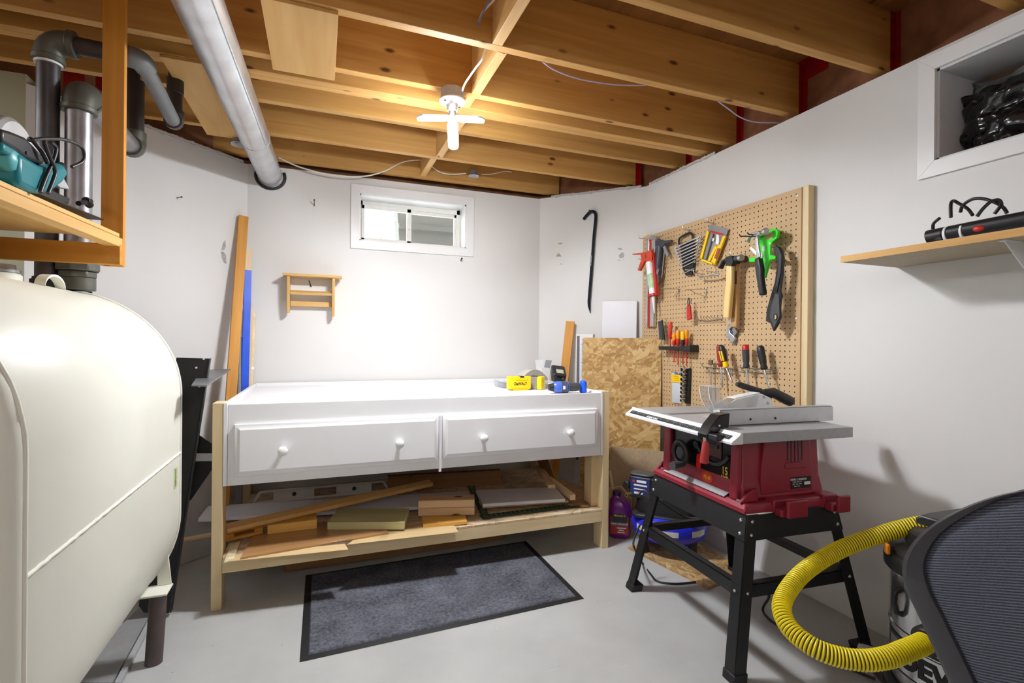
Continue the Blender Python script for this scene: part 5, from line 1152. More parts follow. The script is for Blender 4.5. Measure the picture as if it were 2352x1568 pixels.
# 9 adjustable wrench
t = ptool('adjustable_wrench', 'silver adjustable wrench hanging behind the hammer handles', 'adjustable wrench', (795, 1115, 0.02))
gp('handle', [(784, 840), (796, 840), (800, 990), (770, 990)], 0.008, 0.009, M_STEEL, t, 0.002)
gp('fixed_jaw', [(768, 985), (790, 985), (786, 1010), (775, 1015), (782, 1040), (810, 1062), (815, 1085), (800, 1115), (780, 1110), (776, 1082), (752, 1070), (758, 1015)], 0.008, 0.014, M_STEEL, t, 0.003)
gp('sliding_jaw', [(798, 1008), (820, 1006), (826, 1040), (810, 1062), (788, 1040)], 0.009, 0.012, M_GREY, t, 0.002); gcyl('knurl', (783, 1028, 0.018), (796, 1042, 0.018), 0.006, M_NAIL, t, n=12)
# 10 chrome hammer with black grip
t = ptool('steel_hammer', 'chrome claw hammer with black rubber grip in front of the green reel', 'hammer', (990, 780, 0.1))
hammer_handle('neck', [(945, 368), (972, 362), (988, 520), (962, 528)], 0.1, 0.012, M_CHROME, t)
hammer_handle('grip', [(956, 528), (990, 520), (1004, 600), (1004, 660), (1020, 776), (988, 785), (970, 670), (960, 600)], 0.093, 0.028, M_BLACK, t)
gp('head_cheek', [(935, 350), (985, 335), (1000, 345), (996, 362), (975, 372), (938, 372)], 0.09, 0.03, M_CHROME, t, 0.003)
gcyl('poll', (985, 348, 0.105), (1010, 341, 0.105), 0.010, M_CHROME, t); gcyl('striking_face', (1010, 341, 0.105), (1030, 336, 0.105), 0.0155, M_STEEL, t, n=16, bevel=0.002)
gp('claw', [(936, 352), (940, 372), (915, 385), (905, 420), (897, 418), (905, 375)], 0.092, 0.010, M_STEEL, t, 0.002); gp('claw', [(936, 352), (940, 370), (908, 380), (892, 412), (886, 408), (900, 372)], 0.107, 0.010, M_STEEL, t, 0.002)
wire_thing('long_hook', 'long double peg hook carrying the chrome hammer', [[(1060, 370, 0.0), (1010, 375, 0.06), (845, 372, 0.17), (838, 358, 0.174)], [(1040, 355, 0.0), (1000, 360, 0.06), (905, 360, 0.14), (893, 346, 0.144)]], 0.003, M_NAIL)
# 11 green tape reel
M_LIME = plain('lime_green_plastic', (52, 226, 28), 0.35, var=0.04)
t = ptool('tape_reel', 'lime green open reel measuring tape with white spool', 'tape measure', (1020, 655, 0.04))
cY = PP(1016, 512, 0.045)
MB().lathe([(0.0, -0.012), (0.038, -0.012), (0.038, 0.012), (0.0, 0.012)], 28, Matrix.Translation(cY) @ Matrix.Rotation(PI / 2, 4, 'Y')).build('tape_spool', M_WHITE, t, world=True, bevel=0.002)
gp('handle_frame', [(985, 335), (1040, 325), (1102, 322), (1112, 345), (1100, 388), (1068, 415), (1060, 440), (1055, 500), (1095, 508), (1094, 530), (1056, 535), (1045, 580), (1022, 662), (1006, 655), (1000, 560), (980, 545), (912, 553), (908, 524), (975, 515), (985, 460), (975, 400)], 0.0585, 0.01, M_LIME, t, 0.002)
gp('handle_frame', [(985, 335), (1040, 325), (1102, 322), (1112, 345), (1100, 388), (1068, 415), (1040, 430), (990, 420)], 0.022, 0.012, M_LIME, t, 0.002)
gp('handle_bridge', [(1085, 330), (1108, 328), (1110, 348), (1098, 388), (1080, 395)], 0.0345, 0.0235, M_LIME, t, 0.002)
gp('handle_gap', [(1010, 352), (1070, 345), (1076, 370), (1055, 395), (1012, 385)], 0.0686, 0.0008, M_PEG, t, 0)
gp('window_slot', [(996, 440), (1014, 438), (1016, 474), (998, 476)], 0.0686, 0.001, M_STEEL, t, 0)
MB().lathe([(0.0, 0), (0.017, 0), (0.014, 0.008), (0.0, 0.009)], 18, Matrix.Translation((XP - 0.0685, cY.y, cY.z)) @ Matrix.Rotation(-PI / 2, 4, 'Y')).build('hub', M_WHITE, t, world=True)
gp('crank_arm', [(910, 455), (925, 444), (970, 485), (955, 505)], 0.07, 0.006, M_WHITE, t, 0.001)
# 12 black moulded tool
t = ptool('black_strap_tool', 'black moulded leaf-shaped tool with keyhole hanging right of the reel', 'tool', (1080, 1025, 0.06))
body = [(1083, 452), (1100, 440), (1122, 448), (1140, 475), (1149, 530), (1140, 640), (1126, 750), (1138, 785), (1128, 812), (1124, 870), (1128, 930), (1108, 985), (1080, 1030), (1060, 975), (1028, 960), (1034, 880), (1060, 790), (1090, 690), (1104, 590), (1102, 510), (1085, 480)]
gp('moulded_body', body, 0.055, 0.014, M_BLACK, t, 0.003)
gp('inner_web', [(1116, 480), (1130, 500), (1132, 560), (1110, 700), (1086, 740), (1108, 620), (1116, 540)], 0.0692, 0.002, M_TOOLG, t, 0.001)
gp('blade_plate', [(1085, 770), (1112, 772), (1116, 860), (1118, 925), (1080, 1005), (1050, 930), (1062, 850)], 0.0692, 0.002, M_DKGREY, t, 0.001)
P = [PP(1088 + 11 * math.cos(a * PI / 8), 930 + 20 * math.sin(a * PI / 8), 0.072) for a in range(16)]
MB().tube(P, 0.0025, 8, closed=True).build('keyhole_rim', M_BLACK, t, world=True, ang=60)
gp('keyhole', [(1082, 918), (1094, 916), (1096, 935), (1088, 950), (1082, 944)], 0.0715, 0.0006, M_PEG, t, 0)
gp('edge_ridge', [(1100, 450), (1112, 452), (1134, 500), (1128, 620), (1100, 760), (1092, 760), (1120, 620), (1124, 510)], 0.0695, 0.004, M_BLACK, t, 0.001)
hook((1150, 452), 0.08, 'steel peg hook holding the black leaf-shaped tool')
# 13 insulated screwdriver rack
t = ptool('screwdriver_rack', 'black plastic screwdriver rack at the lower left of the pegboard', 'tool rack', (420, 1160, 0.03))
gp('shelf_bar', [(300, 1132), (440, 1135), (440, 1163), (300, 1158)], 0.02, 0.045, M_BLACK, t, 0.004); gp('end_bracket', [(440, 1138), (526, 1124), (528, 1176), (440, 1164)], 0.001, 0.062, M_BLACK, t, 0.003)
def sdriver(label, x, ytop, yneck, ybar, yend, off, c1_, c2_, r=0.0115, grp='insulated screwdrivers in the rack', xt=None):
    s = thing('screwdriver', label, 'screwdriver', PP(xt or x, yend, off), group=grp); xt = xt or x
    f = lambda u, y: (x + (xt - x) * u, y, off)
    ymid = ytop + (yneck - ytop) * 0.55
    MB().tube([PP(*f(0, ytop)), PP(*f(0, ytop + 6)), PP(*f(0.1, ytop + (ymid - ytop) * 0.5)), PP(*f(0.2, ymid))], [r * 0.8, r, r * 1.05, r * 0.8], 12).build('handle_cap', c1_, s, world=True, ang=60)
    MB().tube([PP(*f(0.2, ymid)), PP(*f(0.3, ymid + (yneck - ymid) * 0.6)), PP(*f(0.35, yneck))], [r * 0.8, r * 0.98, r * 0.6], 12).build('handle_grip', c2_, s, world=True, ang=60)
    MB().cyl(PP(*f(0.35, yneck)), PP(*f(1, yend)), r * 0.28, n=8).build('shaft', M_RPL if grp.startswith('ins') else M_CHROME, s, world=True)
    return s
M_AMB = plain('amber_plastic', (240, 150, 20), 0.35, var=0.05); M_YB = plain('yellow_handle', (244, 206, 20), 0.35, var=0.05)
sdriver('tall red and orange insulated screwdriver left of the rack', 360, 965, 1085, 1130, 1185, 0.055, M_ORPL, M_RPL, 0.013)
sdriver('short amber and red screwdriver at the rack left end', 386, 1048, 1128, 1135, 1245, 0.055, M_AMB, M_RPL)
sdriver('taller amber and red screwdriver second in the rack', 414, 1022, 1130, 1135, 1262, 0.045, M_AMB, M_RPL, 0.0125)
sdriver('black and yellow screwdriver in the middle of the rack', 447, 1030, 1135, 1140, 1255, 0.058, M_YB, M_BLACK)
sdriver('orange screwdriver at the right end of the rack', 474, 1020, 1128, 1135, 1270, 0.04, M_AMB, M_RPL)
# 14 hacksaw
t = ptool('hand_saw', 'grey drywall saw hanging behind the screwdriver rack edge', 'saw', (300, 1085, 0.05))
gp('blade', [(277, 962), (300, 955), (306, 1085), (285, 1088)], 0.04, 0.003, M_TOOLG, t, 0.0005); gp('spine', [(298, 955), (306, 952), (322, 1085), (306, 1090)], 0.038, 0.008, M_BLACK, t, 0.001)
gt('frame_wire', [(313, 1088, 0.045), (316, 1190, 0.045), (308, 1218, 0.045)], 0.0025, M_CHROME, t)
hook((332, 965), 0.07, 'steel peg hook carrying the grey drywall saw')
# 15 socket rail
t = ptool('socket_rail', 'black socket rail on clear card with a yellow label', 'socket set', (470, 1525, 0.02))
gp('clear_card', [(372, 1310), (440, 1318), (436, 1530), (372, 1520)], 0.012, 0.002, M_CLEAR, t, 0); gp('yellow_label', [(368, 1326), (440, 1334), (438, 1388), (370, 1380)], 0.0145, 0.001, M_YEL, t, 0)
gp('blue_header', [(390, 1308), (440, 1318), (440, 1332), (390, 1324)], 0.0145, 0.001, M_BLUE, t, 0)
for i in range(3): gp('label_line', [(388, 1342 + 12 * i), (420, 1345 + 12 * i), (420, 1347 + 12 * i), (388, 1344 + 12 * i)], 0.0156, 0.0003, M_INK, t, 0)
gp('rail', [(474, 1290), (500, 1284), (492, 1530), (466, 1530)], 0.006, 0.012, M_BLACK, t, 0.002)
gt('hang_wire', [(368, 1308, 0.05), (390, 1318, 0.03), (436, 1320, 0.016)], 0.0018, M_CHROME, t)
for i, y in enumerate((1294, 1327, 1361, 1392, 1421, 1449, 1478, 1506)):
    r = 0.0135 - 0.0006 * i
    s = thing('socket', 'chrome socket %s on the black rail' % ('at the top', 'second from the top', 'third from the top', 'fourth from the top', 'fifth from the top', 'sixth from the top', 'seventh from the top', 'at the bottom')[i], 'socket', PP(478, y, 0.02), group='chrome sockets on the rail')
    c = PP(489 - i, y, 0.0); M = Matrix.Translation(Vector((XP - 0.0185, c.y, c.z))) @ Matrix.Rotation(-PI / 2, 4, 'Y') 
    MB().lathe([(r * 0.8, 0), (r, 0.004), (r, 0.03), (r * 0.75, 0.0305), (r * 0.75, 0.012), (0.0, 0.011)], 16, M, cap=False).build('socket_body', M_CHROME, s, world=True)
    MB().lathe([(r * 0.74, 0.0125), (0.0003, 0.0126)], 12, M, cap=False).build('drive_hole', M_BLACK, s, world=True)
# 16 wire screwdriver racks
for k, (xa, xb, lab) in enumerate(((590, 800, 'left wire tool holder rack with rings below the hammers'), (830, 1075, 'right wire tool holder rack with rings below the black tool'))):
    t = ptool('wire_tool_holder', lab, 'tool rack', (xa, 1300, 0.01))
    gt('back_bar', [(xa + 10, 1278, 0.004), (xb, 1288 + 6 * k, 0.004)], 0.0022, M_CHROME, t); gt('lower_bar', [(xa + 10, 1310, 0.004), (xb, 1322, 0.004)], 0.0018, M_CHROME, t)
    gt('end_prong', [(xb - 6, 1300, 0.004), (xb + 2, 1296, 0.02), (xb + 3, 1268, 0.02)], 0.0024, M_CHROME, t); gt('end_prong', [(xa + 12, 1278, 0.004), (xa - 10, 1268, 0.05), (xa - 8, 1250, 0.052)], 0.0024, M_CHROME, t)
    nr = 5
    for i in range(nr):
        cx = xa + 24 + (xb - xa - 50) * i / (nr - 1); c = PP(cx, 1302 + 2 * i, 0.03)
        P = [c + Vector((0.014 * math.cos(a * PI / 6), 0.014 * math.sin(a * PI / 6), 0)) for a in range(12)]
        MB().tube(P, 0.0018, 6, closed=True).build('ring', M_CHROME, t, world=True, ang=60)
        gt('stem', [(cx + 4, 1282, 0.004), (cx + 2, 1302 + 2 * i, 0.016)], 0.0018, M_CHROME, t, n=6)
# 17 T-handle rod
t = ptool('nut_driver', 'long thin steel driver with square brown head in the wire rack', 'nut driver', (643, 1530, 0.03))
gp('square_head', [(628, 1228), (652, 1228), (652, 1262), (628, 1262)], 0.024, 0.012, plain('worn_brown_steel', (120, 104, 90), 0.5, 0.4, var=0.2), t, 0.002)
gcyl('tip', (640, 1214, 0.03), (640, 1228, 0.03), 0.002, M_CHROME, t); gcyl('shaft', (640, 1262, 0.03), (643, 1530, 0.03), 0.0038, M_CHROME, t)
# 18 big screwdrivers
def big_driver(label, top, neck, tip, r, cols, off=0.05):
    s = thing('screwdriver', label, 'screwdriver', PP(*tip, off), group='large screwdrivers in the wire racks')
    A, B, C = PP(*top, off), PP(*neck, off), PP(*tip, off)
    MB().tube([A, A.lerp(B, 0.06), A.lerp(B, 0.22)], [r * 0.6, r * 0.95, r], 14).build('butt_cap', cols[0], s, world=True, ang=60)
    MB().tube([A.lerp(B, 0.22), A.lerp(B, 0.6), A.lerp(B, 0.75)], [r, r * 0.95, r * 0.85], 14).build('handle', cols[1], s, world=True, ang=60)
    MB().tube([A.lerp(B, 0.75), A.lerp(B, 0.8), A.lerp(B, 0.94), B], [r * 0.78, r * 0.75, r * 0.95, r * 0.7], 14).build('collar', cols[2], s, world=True, ang=60)
    MB().tube([B, B.lerp(C, 0.9), C], [r * 0.32, r * 0.32, r * 0.2], 10).build('shaft', M_CHROME, s, world=True)
    if len(cols) > 3:
        for d in (-0.4, 0.4): MB().tube([A.lerp(B, 0.26) + Vector((-r * 0.8, d * r, 0)), A.lerp(B, 0.7) + Vector((-r * 0.75, d * r, 0))], r * 0.28, 8).build('stripe', cols[3], s, world=True)
M_DKRED = plain('dark_red_plastic', (160, 40, 36), 0.4, var=0.06)
big_driver('dark red screwdriver behind the black and yellow one', (700, 1124), (712, 1275), (722, 1420), 0.0165, (M_DKRED, M_DKRED, M_DKRED), 0.035)
big_driver('black and yellow striped screwdriver in the left wire rack', (712, 1128), (748, 1280), (790, 1386), 0.016, (M_BLACK, M_BLACK, M_YEL, M_YEL), 0.07)
big_driver('grey screwdriver with red butt in the right wire rack', (880, 1122), (888, 1285), (905, 1440), 0.0165, (M_RPL, M_TOOLG, M_TOOLG), 0.05)
big_driver('all black tilted screwdriver in the right wire rack', (982, 1130), (1012, 1295), (1046, 1420), 0.017, (M_BLACK, M_BLACK, M_BLACK), 0.055)
# ================================================================ pry bar on the diagonal wall
def RDg(x, y, off=0.0): return onplane(x, y, (1, 1, 0), SD - off * 1.4142)
M_PRY = plain('dark_blue_steel', (26, 34, 44), 0.35, 0.5, var=0.12, scale=40)
pb = thing('pry_bar', 'dark hooked pry bar hanging from a nail on the diagonal wall', 'pry bar', RDg(1356, 720, 0.02))
P = spline([RDg(1340, 505, 0.016), RDg(1347, 496, 0.016), RDg(1355, 488, 0.016), RDg(1362, 486.5, 0.016), RDg(1367.5, 492, 0.016), RDg(1368, 505, 0.016), RDg(1364, 545, 0.016), RDg(1359.5, 606, 0.016), RDg(1352.5, 694, 0.016)], 6)
MB().tube(P, [0.006] + [0.0105] * (len(P) - 1), 8).build('bar', M_PRY, pb, world=True, ang=30)
MB().tube([RDg(1352.5, 694, 0.016), RDg(1353, 704, 0.014), RDg(1356, 720, 0.01)], [0.0105, 0.009, 0.002], 8).build('chisel_tip', M_PRY, pb, world=True)
MB().cyl(RDg(1359.8, 588, 0.016), RDg(1357.8, 612, 0.016), 0.0109, n=8).build('grip_sticker', M_STEEL, pb, world=True)
nail(RDg(1357, 491), (-0.7071, -0.7071, 0), 'nail holding the pry bar on the diagonal wall', 0.035, 0.0025, droop=-0.012)
# paint chips on the walls
M_CHIP = plain('bare_plaster_patch', (176, 168, 146), 0.8, var=0.15, scale=60); M_CHIP2 = plain('grey_scuff', (170, 168, 166), 0.8, var=0.2, scale=60)
def chips(parent, polys, f, mat):
    for P in polys:
        pts = [f(*p) for p in P]; n = (pts[1] - pts[0]).cross(pts[2] - pts[0]).normalized()
        if n.dot(EYE - pts[0]) < 0: n = -n
        m = MB(); k = len(pts); m.add([p + n * 0.0002 for p in pts] + [p + n * 0.0007 for p in pts], [tuple(range(k)), tuple(range(k, 2 * k))] + [(i, (i + 1) % k, k + (i + 1) % k, k + i) for i in range(k)])
        m.build('paint_chip', mat, parent, world=True, smooth=False)
wdr = bpy.data.objects['wall_right_diagonal']; wdl = bpy.data.objects['wall_left_diagonal']
chips(wdr, [[(1281, 559), (1294, 558), (1288, 562), (1283, 562)], [(1276, 590), (1283, 581), (1290, 590)], [(1281, 612), (1284, 609), (1289, 605), (1292, 610), (1287, 607)], [(1418, 572), (1424, 570), (1431, 573), (1425, 575)]], RDg, M_CHIP)
chips(wdr, [[(1421, 588), (1428, 580), (1434, 582), (1433, 592), (1424, 594)], [(1419, 598), (1423, 596), (1424, 600)], [(1428, 598), (1434, 596), (1433, 598)]], RDg, M_CHIP2)
LDg = lambda x, y: onplane(x, y, (-1, 1, 0), LD)
chips(wdl, [[(507, 580), (513, 578), (519, 587), (520, 607), (514, 604), (509, 592)], [(508, 576), (512, 560), (517, 552), (519, 566), (515, 575)]], LDg, M_CHIP2)
# ================================================================ sheets standing in the right corner
O_SHEET = strands('osb_sheet', 1.0, None, 'XZ')
def sheet(name, px, off_t, off_b, th_, mat, label, cat, zb=0.0, nshift=0):
    """sheet leaning against the diagonal wall: top corners surveyed, bottom on the floor"""
    a, c = RDg(*px[0], off_t), RDg(*px[1], off_t); z = (a.z + c.z) / 2
    n = Vector((-0.7071, -0.7071, 0)); d = (c - a); d.z = 0; L = d.length; lean = (off_b - off_t)
    base = Vector((a.x, a.y, zb)) + n * lean
    up = Vector((a.x, a.y, z)) - base; M = frame(base, d, d.cross(up).normalized() * -1 if False else n)
    H = up.length; M = Matrix((d.normalized(), up.normalized(), d.normalized().cross(up.normalized()))).transposed().to_4x4()
    # local: x along, z up, y thickness
    M = Matrix((d.normalized(), -d.normalized().cross(up.normalized()), up.normalized())).transposed().to_4x4(); M.translation = base
    return tag(MB().box(0, L, 0, th_, 0, H).build(name, mat, bevel=0.001, matrix=M), label, cat)
sheet('white_melamine_sheet', [(1384, 692), (1463, 692)], 0.03, 0.10, 0.018, M_MELA, 'white panel leaning in the right corner above the particle sheets', 'panel')
sheet('osb_sheet', [(1340, 777), (1520, 776)], 0.20, 0.26, 0.012, O_SHEET, 'strand board sheet leaning in the right corner beside the pegboard', 'panel')
M_PART = plain('particle_board', (172, 150, 120), 0.7, var=0.1, scale=120)
sheet('particle_board_sheet', [(1402, 1023), (1548, 1043)], 0.30, 0.36, 0.016, M_PART, 'brown particle board sheet standing in front of the strand board', 'panel')
a, c = RDg(1310, 739, 0.04), RDg(1298, 850, 0.10); k = a.z / (a.z - c.z); base = a + (c - a) * k
tag(board('orange_board', base, a, (-0.55, -0.83, 0.1), 0.058, 0.02, W_ORANGE), 'orange pine board leaning on the diagonal wall behind the drill', 'board')
lb = thing('lamp_carton', 'long white lamp carton with Wraparound lettering standing behind the drill', 'carton', RDg(1342, 900, 0.08))
a = RDg(1323, 768, 0.10); c = RDg(1362, 768, 0.10); dl = (c - a); dl.z = 0; L = dl.length; dl.normalize(); nn = Vector((-0.7071, -0.7071, 0))
M = Matrix((dl, nn * -1, Vector((0, 0, 1)))).transposed().to_4x4(); M.translation = Vector((a.x, a.y, 0)) + nn * 0.0
MB().box(0, L, 0, 0.05, 0, a.z, M).build('carton_body', M_CARD, lb, world=True, bevel=0.001)
MB().box(L * 0.06, L * 0.22, -0.0006, 0, 0.3, a.z - 0.012, M).build('grey_band', plain('grey_print', (96, 98, 104), 0.5, var=0.15, scale=50), lb, world=True)
TM = M @ Matrix.Translation((L * 0.42, -0.0008, a.z - 0.03)) @ Matrix.Rotation(PI / 2, 4, 'X') @ Matrix.Rotation(-PI / 2, 4, 'Z')
text_mesh('lettering', 'Wraparound | Lamp Enlaterine', 0.0215, M_INK, TM, lb, depth=0.0002, align='LEFT', sx=0.95)
# ================================================================ shelf on the right wall
W_MELE = wood('chipboard_edge', (206, 156, 84), (226, 182, 112), (150, 100, 50), 0.0)
M_CHIPU = plain('raw_chipboard', (186, 172, 146), 0.7, var=0.08, scale=60)
SZ = 1.393; SX0 = XR - 0.295
sf = thing('wall_board_shelf', 'white board shelf with raw edge on the right wall below the window', 'shelf', (XR - 0.15, 0.75, SZ - 0.017))
board('shelf_board', (XR - 0.1475, 1.222, SZ - 0.0115), (XR - 0.1475, 0.25, SZ - 0.0115), (0, 0, 1), 0.293, 0.0195, M_CHIPU, sf)
board('front_edge', (SX0 + 0.0005, 1.222, SZ - 0.011), (SX0 + 0.0005, 0.25, SZ - 0.011), (-1, 0, 0), 0.0215, 0.002, W_MELE, sf, bevel=0)
board('white_top', (XR - 0.1475, 1.222, SZ - 0.0008), (XR - 0.1475, 0.25, SZ - 0.0008), (0, 0, 1), 0.294, 0.0015, M_WHITE, sf, bevel=0)
y_b = 0.80
MB().hexa([(SX0 + 0.02, y_b, SZ - 0.0235), (XR - 0.001, y_b, SZ - 0.0235), (XR - 0.001, y_b - 0.02, SZ - 0.0235), (SX0 + 0.02, y_b - 0.02, SZ - 0.0235)], [(SX0 + 0.02, y_b, SZ - 0.0217), (XR - 0.001, y_b, SZ - 0.0217), (XR - 0.001, y_b - 0.02, SZ - 0.0217), (SX0 + 0.02, y_b - 0.02, SZ - 0.0217)]).build('bracket_arm', M_WHITE, sf, world=True)
MB().prism([(SX0 + 0.03, SZ - 0.024), (XR - 0.001, SZ - 0.024), (XR - 0.001, SZ - 0.2), (XR - 0.02, SZ - 0.2)], y_b - 0.012, y_b - 0.009, Matrix(((1, 0, 0, 0), (0, 0, 1, 0), (0, 1, 0, 0), (0, 0, 0, 1)))).build('bracket_web', M_WHITE, sf, world=True)
XT = SX0 + 0.05
def st_(px, py, dx=0.0): return RX(px, py, XT + dx)
pt = thing('corded_tool', 'black corded power tool with coiled cord on the right wall shelf', 'power tool', (XT, 0.9, SZ))
a, c = st_(2162, 508), st_(2350, 492)
zt_ = SZ + 0.024
MB().tube([Vector((XT, a.y, zt_)), Vector((XT, a.y - 0.01, zt_)), Vector((XT, 0.98, zt_)), Vector((XT, 0.9, zt_ + 0.004)), Vector((XT, 0.6, zt_ + 0.008))], [0.014, 0.0225, 0.022, 0.02, 0.022], 18).build('tool_body', M_BLACK, pt, world=True, ang=50)
MB().cyl((XT, a.y - 0.014, zt_), (XT, a.y - 0.02, zt_), 0.0232, n=18).build('white_ring', M_WHITE, pt, world=True)
MB().cyl((XT, a.y - 0.055, zt_), (XT, a.y - 0.06, zt_), 0.0228, n=18).build('white_ring', M_WHITE, pt, world=True)
p = st_(2257, 509); MB().sph((XT - 0.018, p.y, zt_ - 0.002), 0.011, 12, sc=(0.6, 1.3, 0.8)).build('red_switch', M_RPL, pt, world=True)
def cord(pts): 
    P = [st_(*q) for q in pts]; 
    for q in P: q.z = max(q.z, SZ + 0.005)
    MB().tube(spline(P, 7), 0.0045, 10).build('cord_loop', M_BLACK, pt, world=True, ang=80)
cord([(2158, 502, 0.02), (2144, 515, 0.03), (2144, 530, 0.04), (2152, 535, 0.05), (2175, 525, 0.05), (2192, 522, 0.04)])
cord([(2184, 500, -0.01), (2184, 470, 0.0), (2190, 462, 0.02), (2202, 468, 0.03), (2222, 480, 0.03), (2234, 495, 0.02)])
cord([(2206, 488, 0.04), (2212, 472, 0.03), (2235, 458, 0.02), (2262, 458, 0.02), (2290, 468, 0.02), (2305, 478, 0.03), (2313, 490, 0.03)])
cord([(2244, 498, -0.015), (2258, 480, -0.01), (2276, 464, 0.0), (2293, 460, 0.01), (2300, 470, 0.015), (2292, 482, 0.02), (2284, 492, 0.02)])
# ================================================================ table saw on its stand
M_MAROON = plain('maroon_plastic', (140, 34, 50), 0.42, var=0.05, scale=60, bump=0.05)
M_TABLE = plain('grey_cast_table', (168, 169, 171), 0.42, 0.35, var=0.06, scale=50)
M_ALUM = plain('satin_aluminium', (206, 207, 210), 0.35, 0.6, var=0.04)
M_PANEL = plain('black_gloss_panel', (22, 22, 24), 0.2, var=0.05)
M_GOLD = plain('gold_print', (222, 176, 60), 0.45, var=0); M_REDST = plain('red_stripe', (206, 20, 16), 0.35, var=0.03)
SAW = Matrix.Translation((1.556, 1.548, 0)) @ Matrix.Rotation(-0.067, 4, 'Z')
ts = thing('table_saw', 'maroon table saw with grey top on a black splayed steel stand', 'table saw', matrix=SAW)
def sp(mb, name, mat, bevel=0.0, ang=35, parent=ts, seg=2): return mb.build(name, mat, parent, bevel=bevel, ang=ang, seg=seg)
FA, FB, TA, TB, TZ_ = 0.298, 0.334, 0.195, 0.27, 0.51
def legp(sx, sy, z): u = z / TZ_; return Vector((sx * (FA + (TA - FA) * u), sy * (FB + (TB - FB) * u), z))
th_ = 0.003
for sx in (-1, 1):
    for sy in (-1, 1):
        b = MB(); w = 0.046
        a, c = legp(sx, sy, 0.004), legp(sx, sy, TZ_)
        dx, dy = Vector((-sx * w, 0, 0)), Vector((0, -sy * w, 0))
        for d, e in ((dx, Vector((0, -sy * th_, 0))), (dy, Vector((-sx * th_, 0, 0)))):
            b.hexa([a, a + d, a + d + e, a + e], [c, c + d, c + d + e, c + e])
        l = sp(b, 'leg', M_BLKMET)
        f0, f1 = legp(sx, sy, 0.0), legp(sx, sy, 0.028); g = 0.004
        q0 = [f0 + Vector((sx * g, sy * g, 0)), f0 + Vector((-sx * (w + g), sy * g, 0)), f0 + Vector((-sx * (w + g), -sy * (w + g), 0)), f0 + Vector((sx * g, -sy * (w + g), 0))]
        q1 = [p + (f1 - f0) for p in q0]
        MB().hexa(q0, q1).build('rubber_foot', M_RUB, l, bevel=0.003)
def corner_out(sx, sy, z, o): p = legp(sx, sy, z); return p + Vector((sx * o, sy * o, 0))
def apron(s0, s1, z0, z1, name, o=0.001, inner=0.003):
    P = [corner_out(*s0, z0, o), corner_out(*s1, z0, o), corner_out(*s1, z1, o), corner_out(*s0, z1, o)]
    n = (P[1] - P[0]).cross(P[3] - P[0]).normalized(); ctr = sum(P, Vector()) / 4
    if n.dot(Vector((ctr.x, ctr.y, 0))) < 0: n = -n
    b = MB(); b.hexa(P, [p + n * inner for p in P]); return sp(b, name, M_BLKMET, 0.0008)
sides = [((-1, -1), (-1, 1)), ((-1, 1), (1, 1)), ((1, 1), (1, -1)), ((1, -1), (-1, -1))]
for s0, s1 in sides:
    apron(s0, s1, 0.428, TZ_, 'apron')
    for zb in (0.49, 0.448):
        for s, t in ((s0, s1), (s1, s0)):
            p = corner_out(*s, zb, 0.0045); d = (corner_out(*t, zb, 0.0045) - p).normalized(); n = Vector((s0[0] + s1[0], s0[1] + s1[1], 0)).normalized()
            c = p + d * 0.024; MB().sph(c, 0.0065, 10, sc=(1, 1, 1)).build('bolt', M_CHROME, ts)
def brace(s0, s1, z, w=0.042):
    a, c = corner_out(*s0, z, -0.004), corner_out(*s1, z, -0.004)
    n = Vector((s0[0] + s1[0], s0[1] + s1[1], 0)).normalized()
    b = MB(); q = [a - Vector((0, 0, w / 2)), c - Vector((0, 0, w / 2))]; up = Vector((0, 0, w))
    b.hexa([q[0], q[1], q[1] - n * 0.003, q[0] - n * 0.003], [q[0] + up, q[1] + up, q[1] + up - n * 0.003, q[0] + up - n * 0.003])
    b.hexa([q[0] + up - Vector((0, 0, 0.003)), q[1] + up - Vector((0, 0, 0.003)), q[1] + up - n * 0.03 - Vector((0, 0, 0.003)), q[0] + up - n * 0.03 - Vector((0, 0, 0.003))], [q[0] + up, q[1] + up, q[1] + up - n * 0.03, q[0] + up - n * 0.03])
    sp(b, 'brace', M_BLKMET)
    for p, r in ((a, c), (c, a)):
        d = (r - p).normalized(); MB().sph(p + d * 0.02 + n * 0.007, 0.006, 10).build('bolt', M_CHROME, ts)
for s0, s1 in sides: brace(s0, s1, 0.268)
# ---- housing
HZ0, HZ1 = 0.513, 0.764
def rect(u0, u1, v0, v1, z): return [(u0, v0, z), (u1, v0, z), (u1, v1, z), (u0, v1, z)]
U0, U1, V0, V1 = -0.19, 0.172, -0.222, 0.215
b = MB(); b.loft([rect(-0.207, 0.2, -0.272, 0.272, HZ0), rect(-0.207, 0.2, -0.272, 0.272, 0.53), rect(-0.195, 0.195, -0.262, 0.262, 0.545)]); sp(b, 'base_skirt', M_MAROON, 0.004)
b = MB(); b.loft([rect(-0.178, U1 + 0.01, V0 - 0.012, V1 + 0.012, 0.5455), rect(-0.178, U1 + 0.003, V0 - 0.002, V1 + 0.002, 0.60), rect(-0.172, U1, V0, V1, 0.61), rect(-0.172, U1 - 0.004, V0 + 0.006, V1 - 0.006, HZ1)]); sp(b, 'housing', M_MAROON, 0.008, seg=3)
for v0, v1 in ((V0 - 0.0, -0.185), (0.172, V1)):
    MB().loft([rect(U0 - 0.008, -0.1725, v0, v1, 0.5455), rect(U0, -0.1725, v0, v1, HZ1)]).build('corner_column', M_MAROON, ts, bevel=0.006)
MB().box(-0.176, -0.1725, -0.1845, 0.1715, 0.556, HZ1).build('control_panel', M_PANEL, ts)
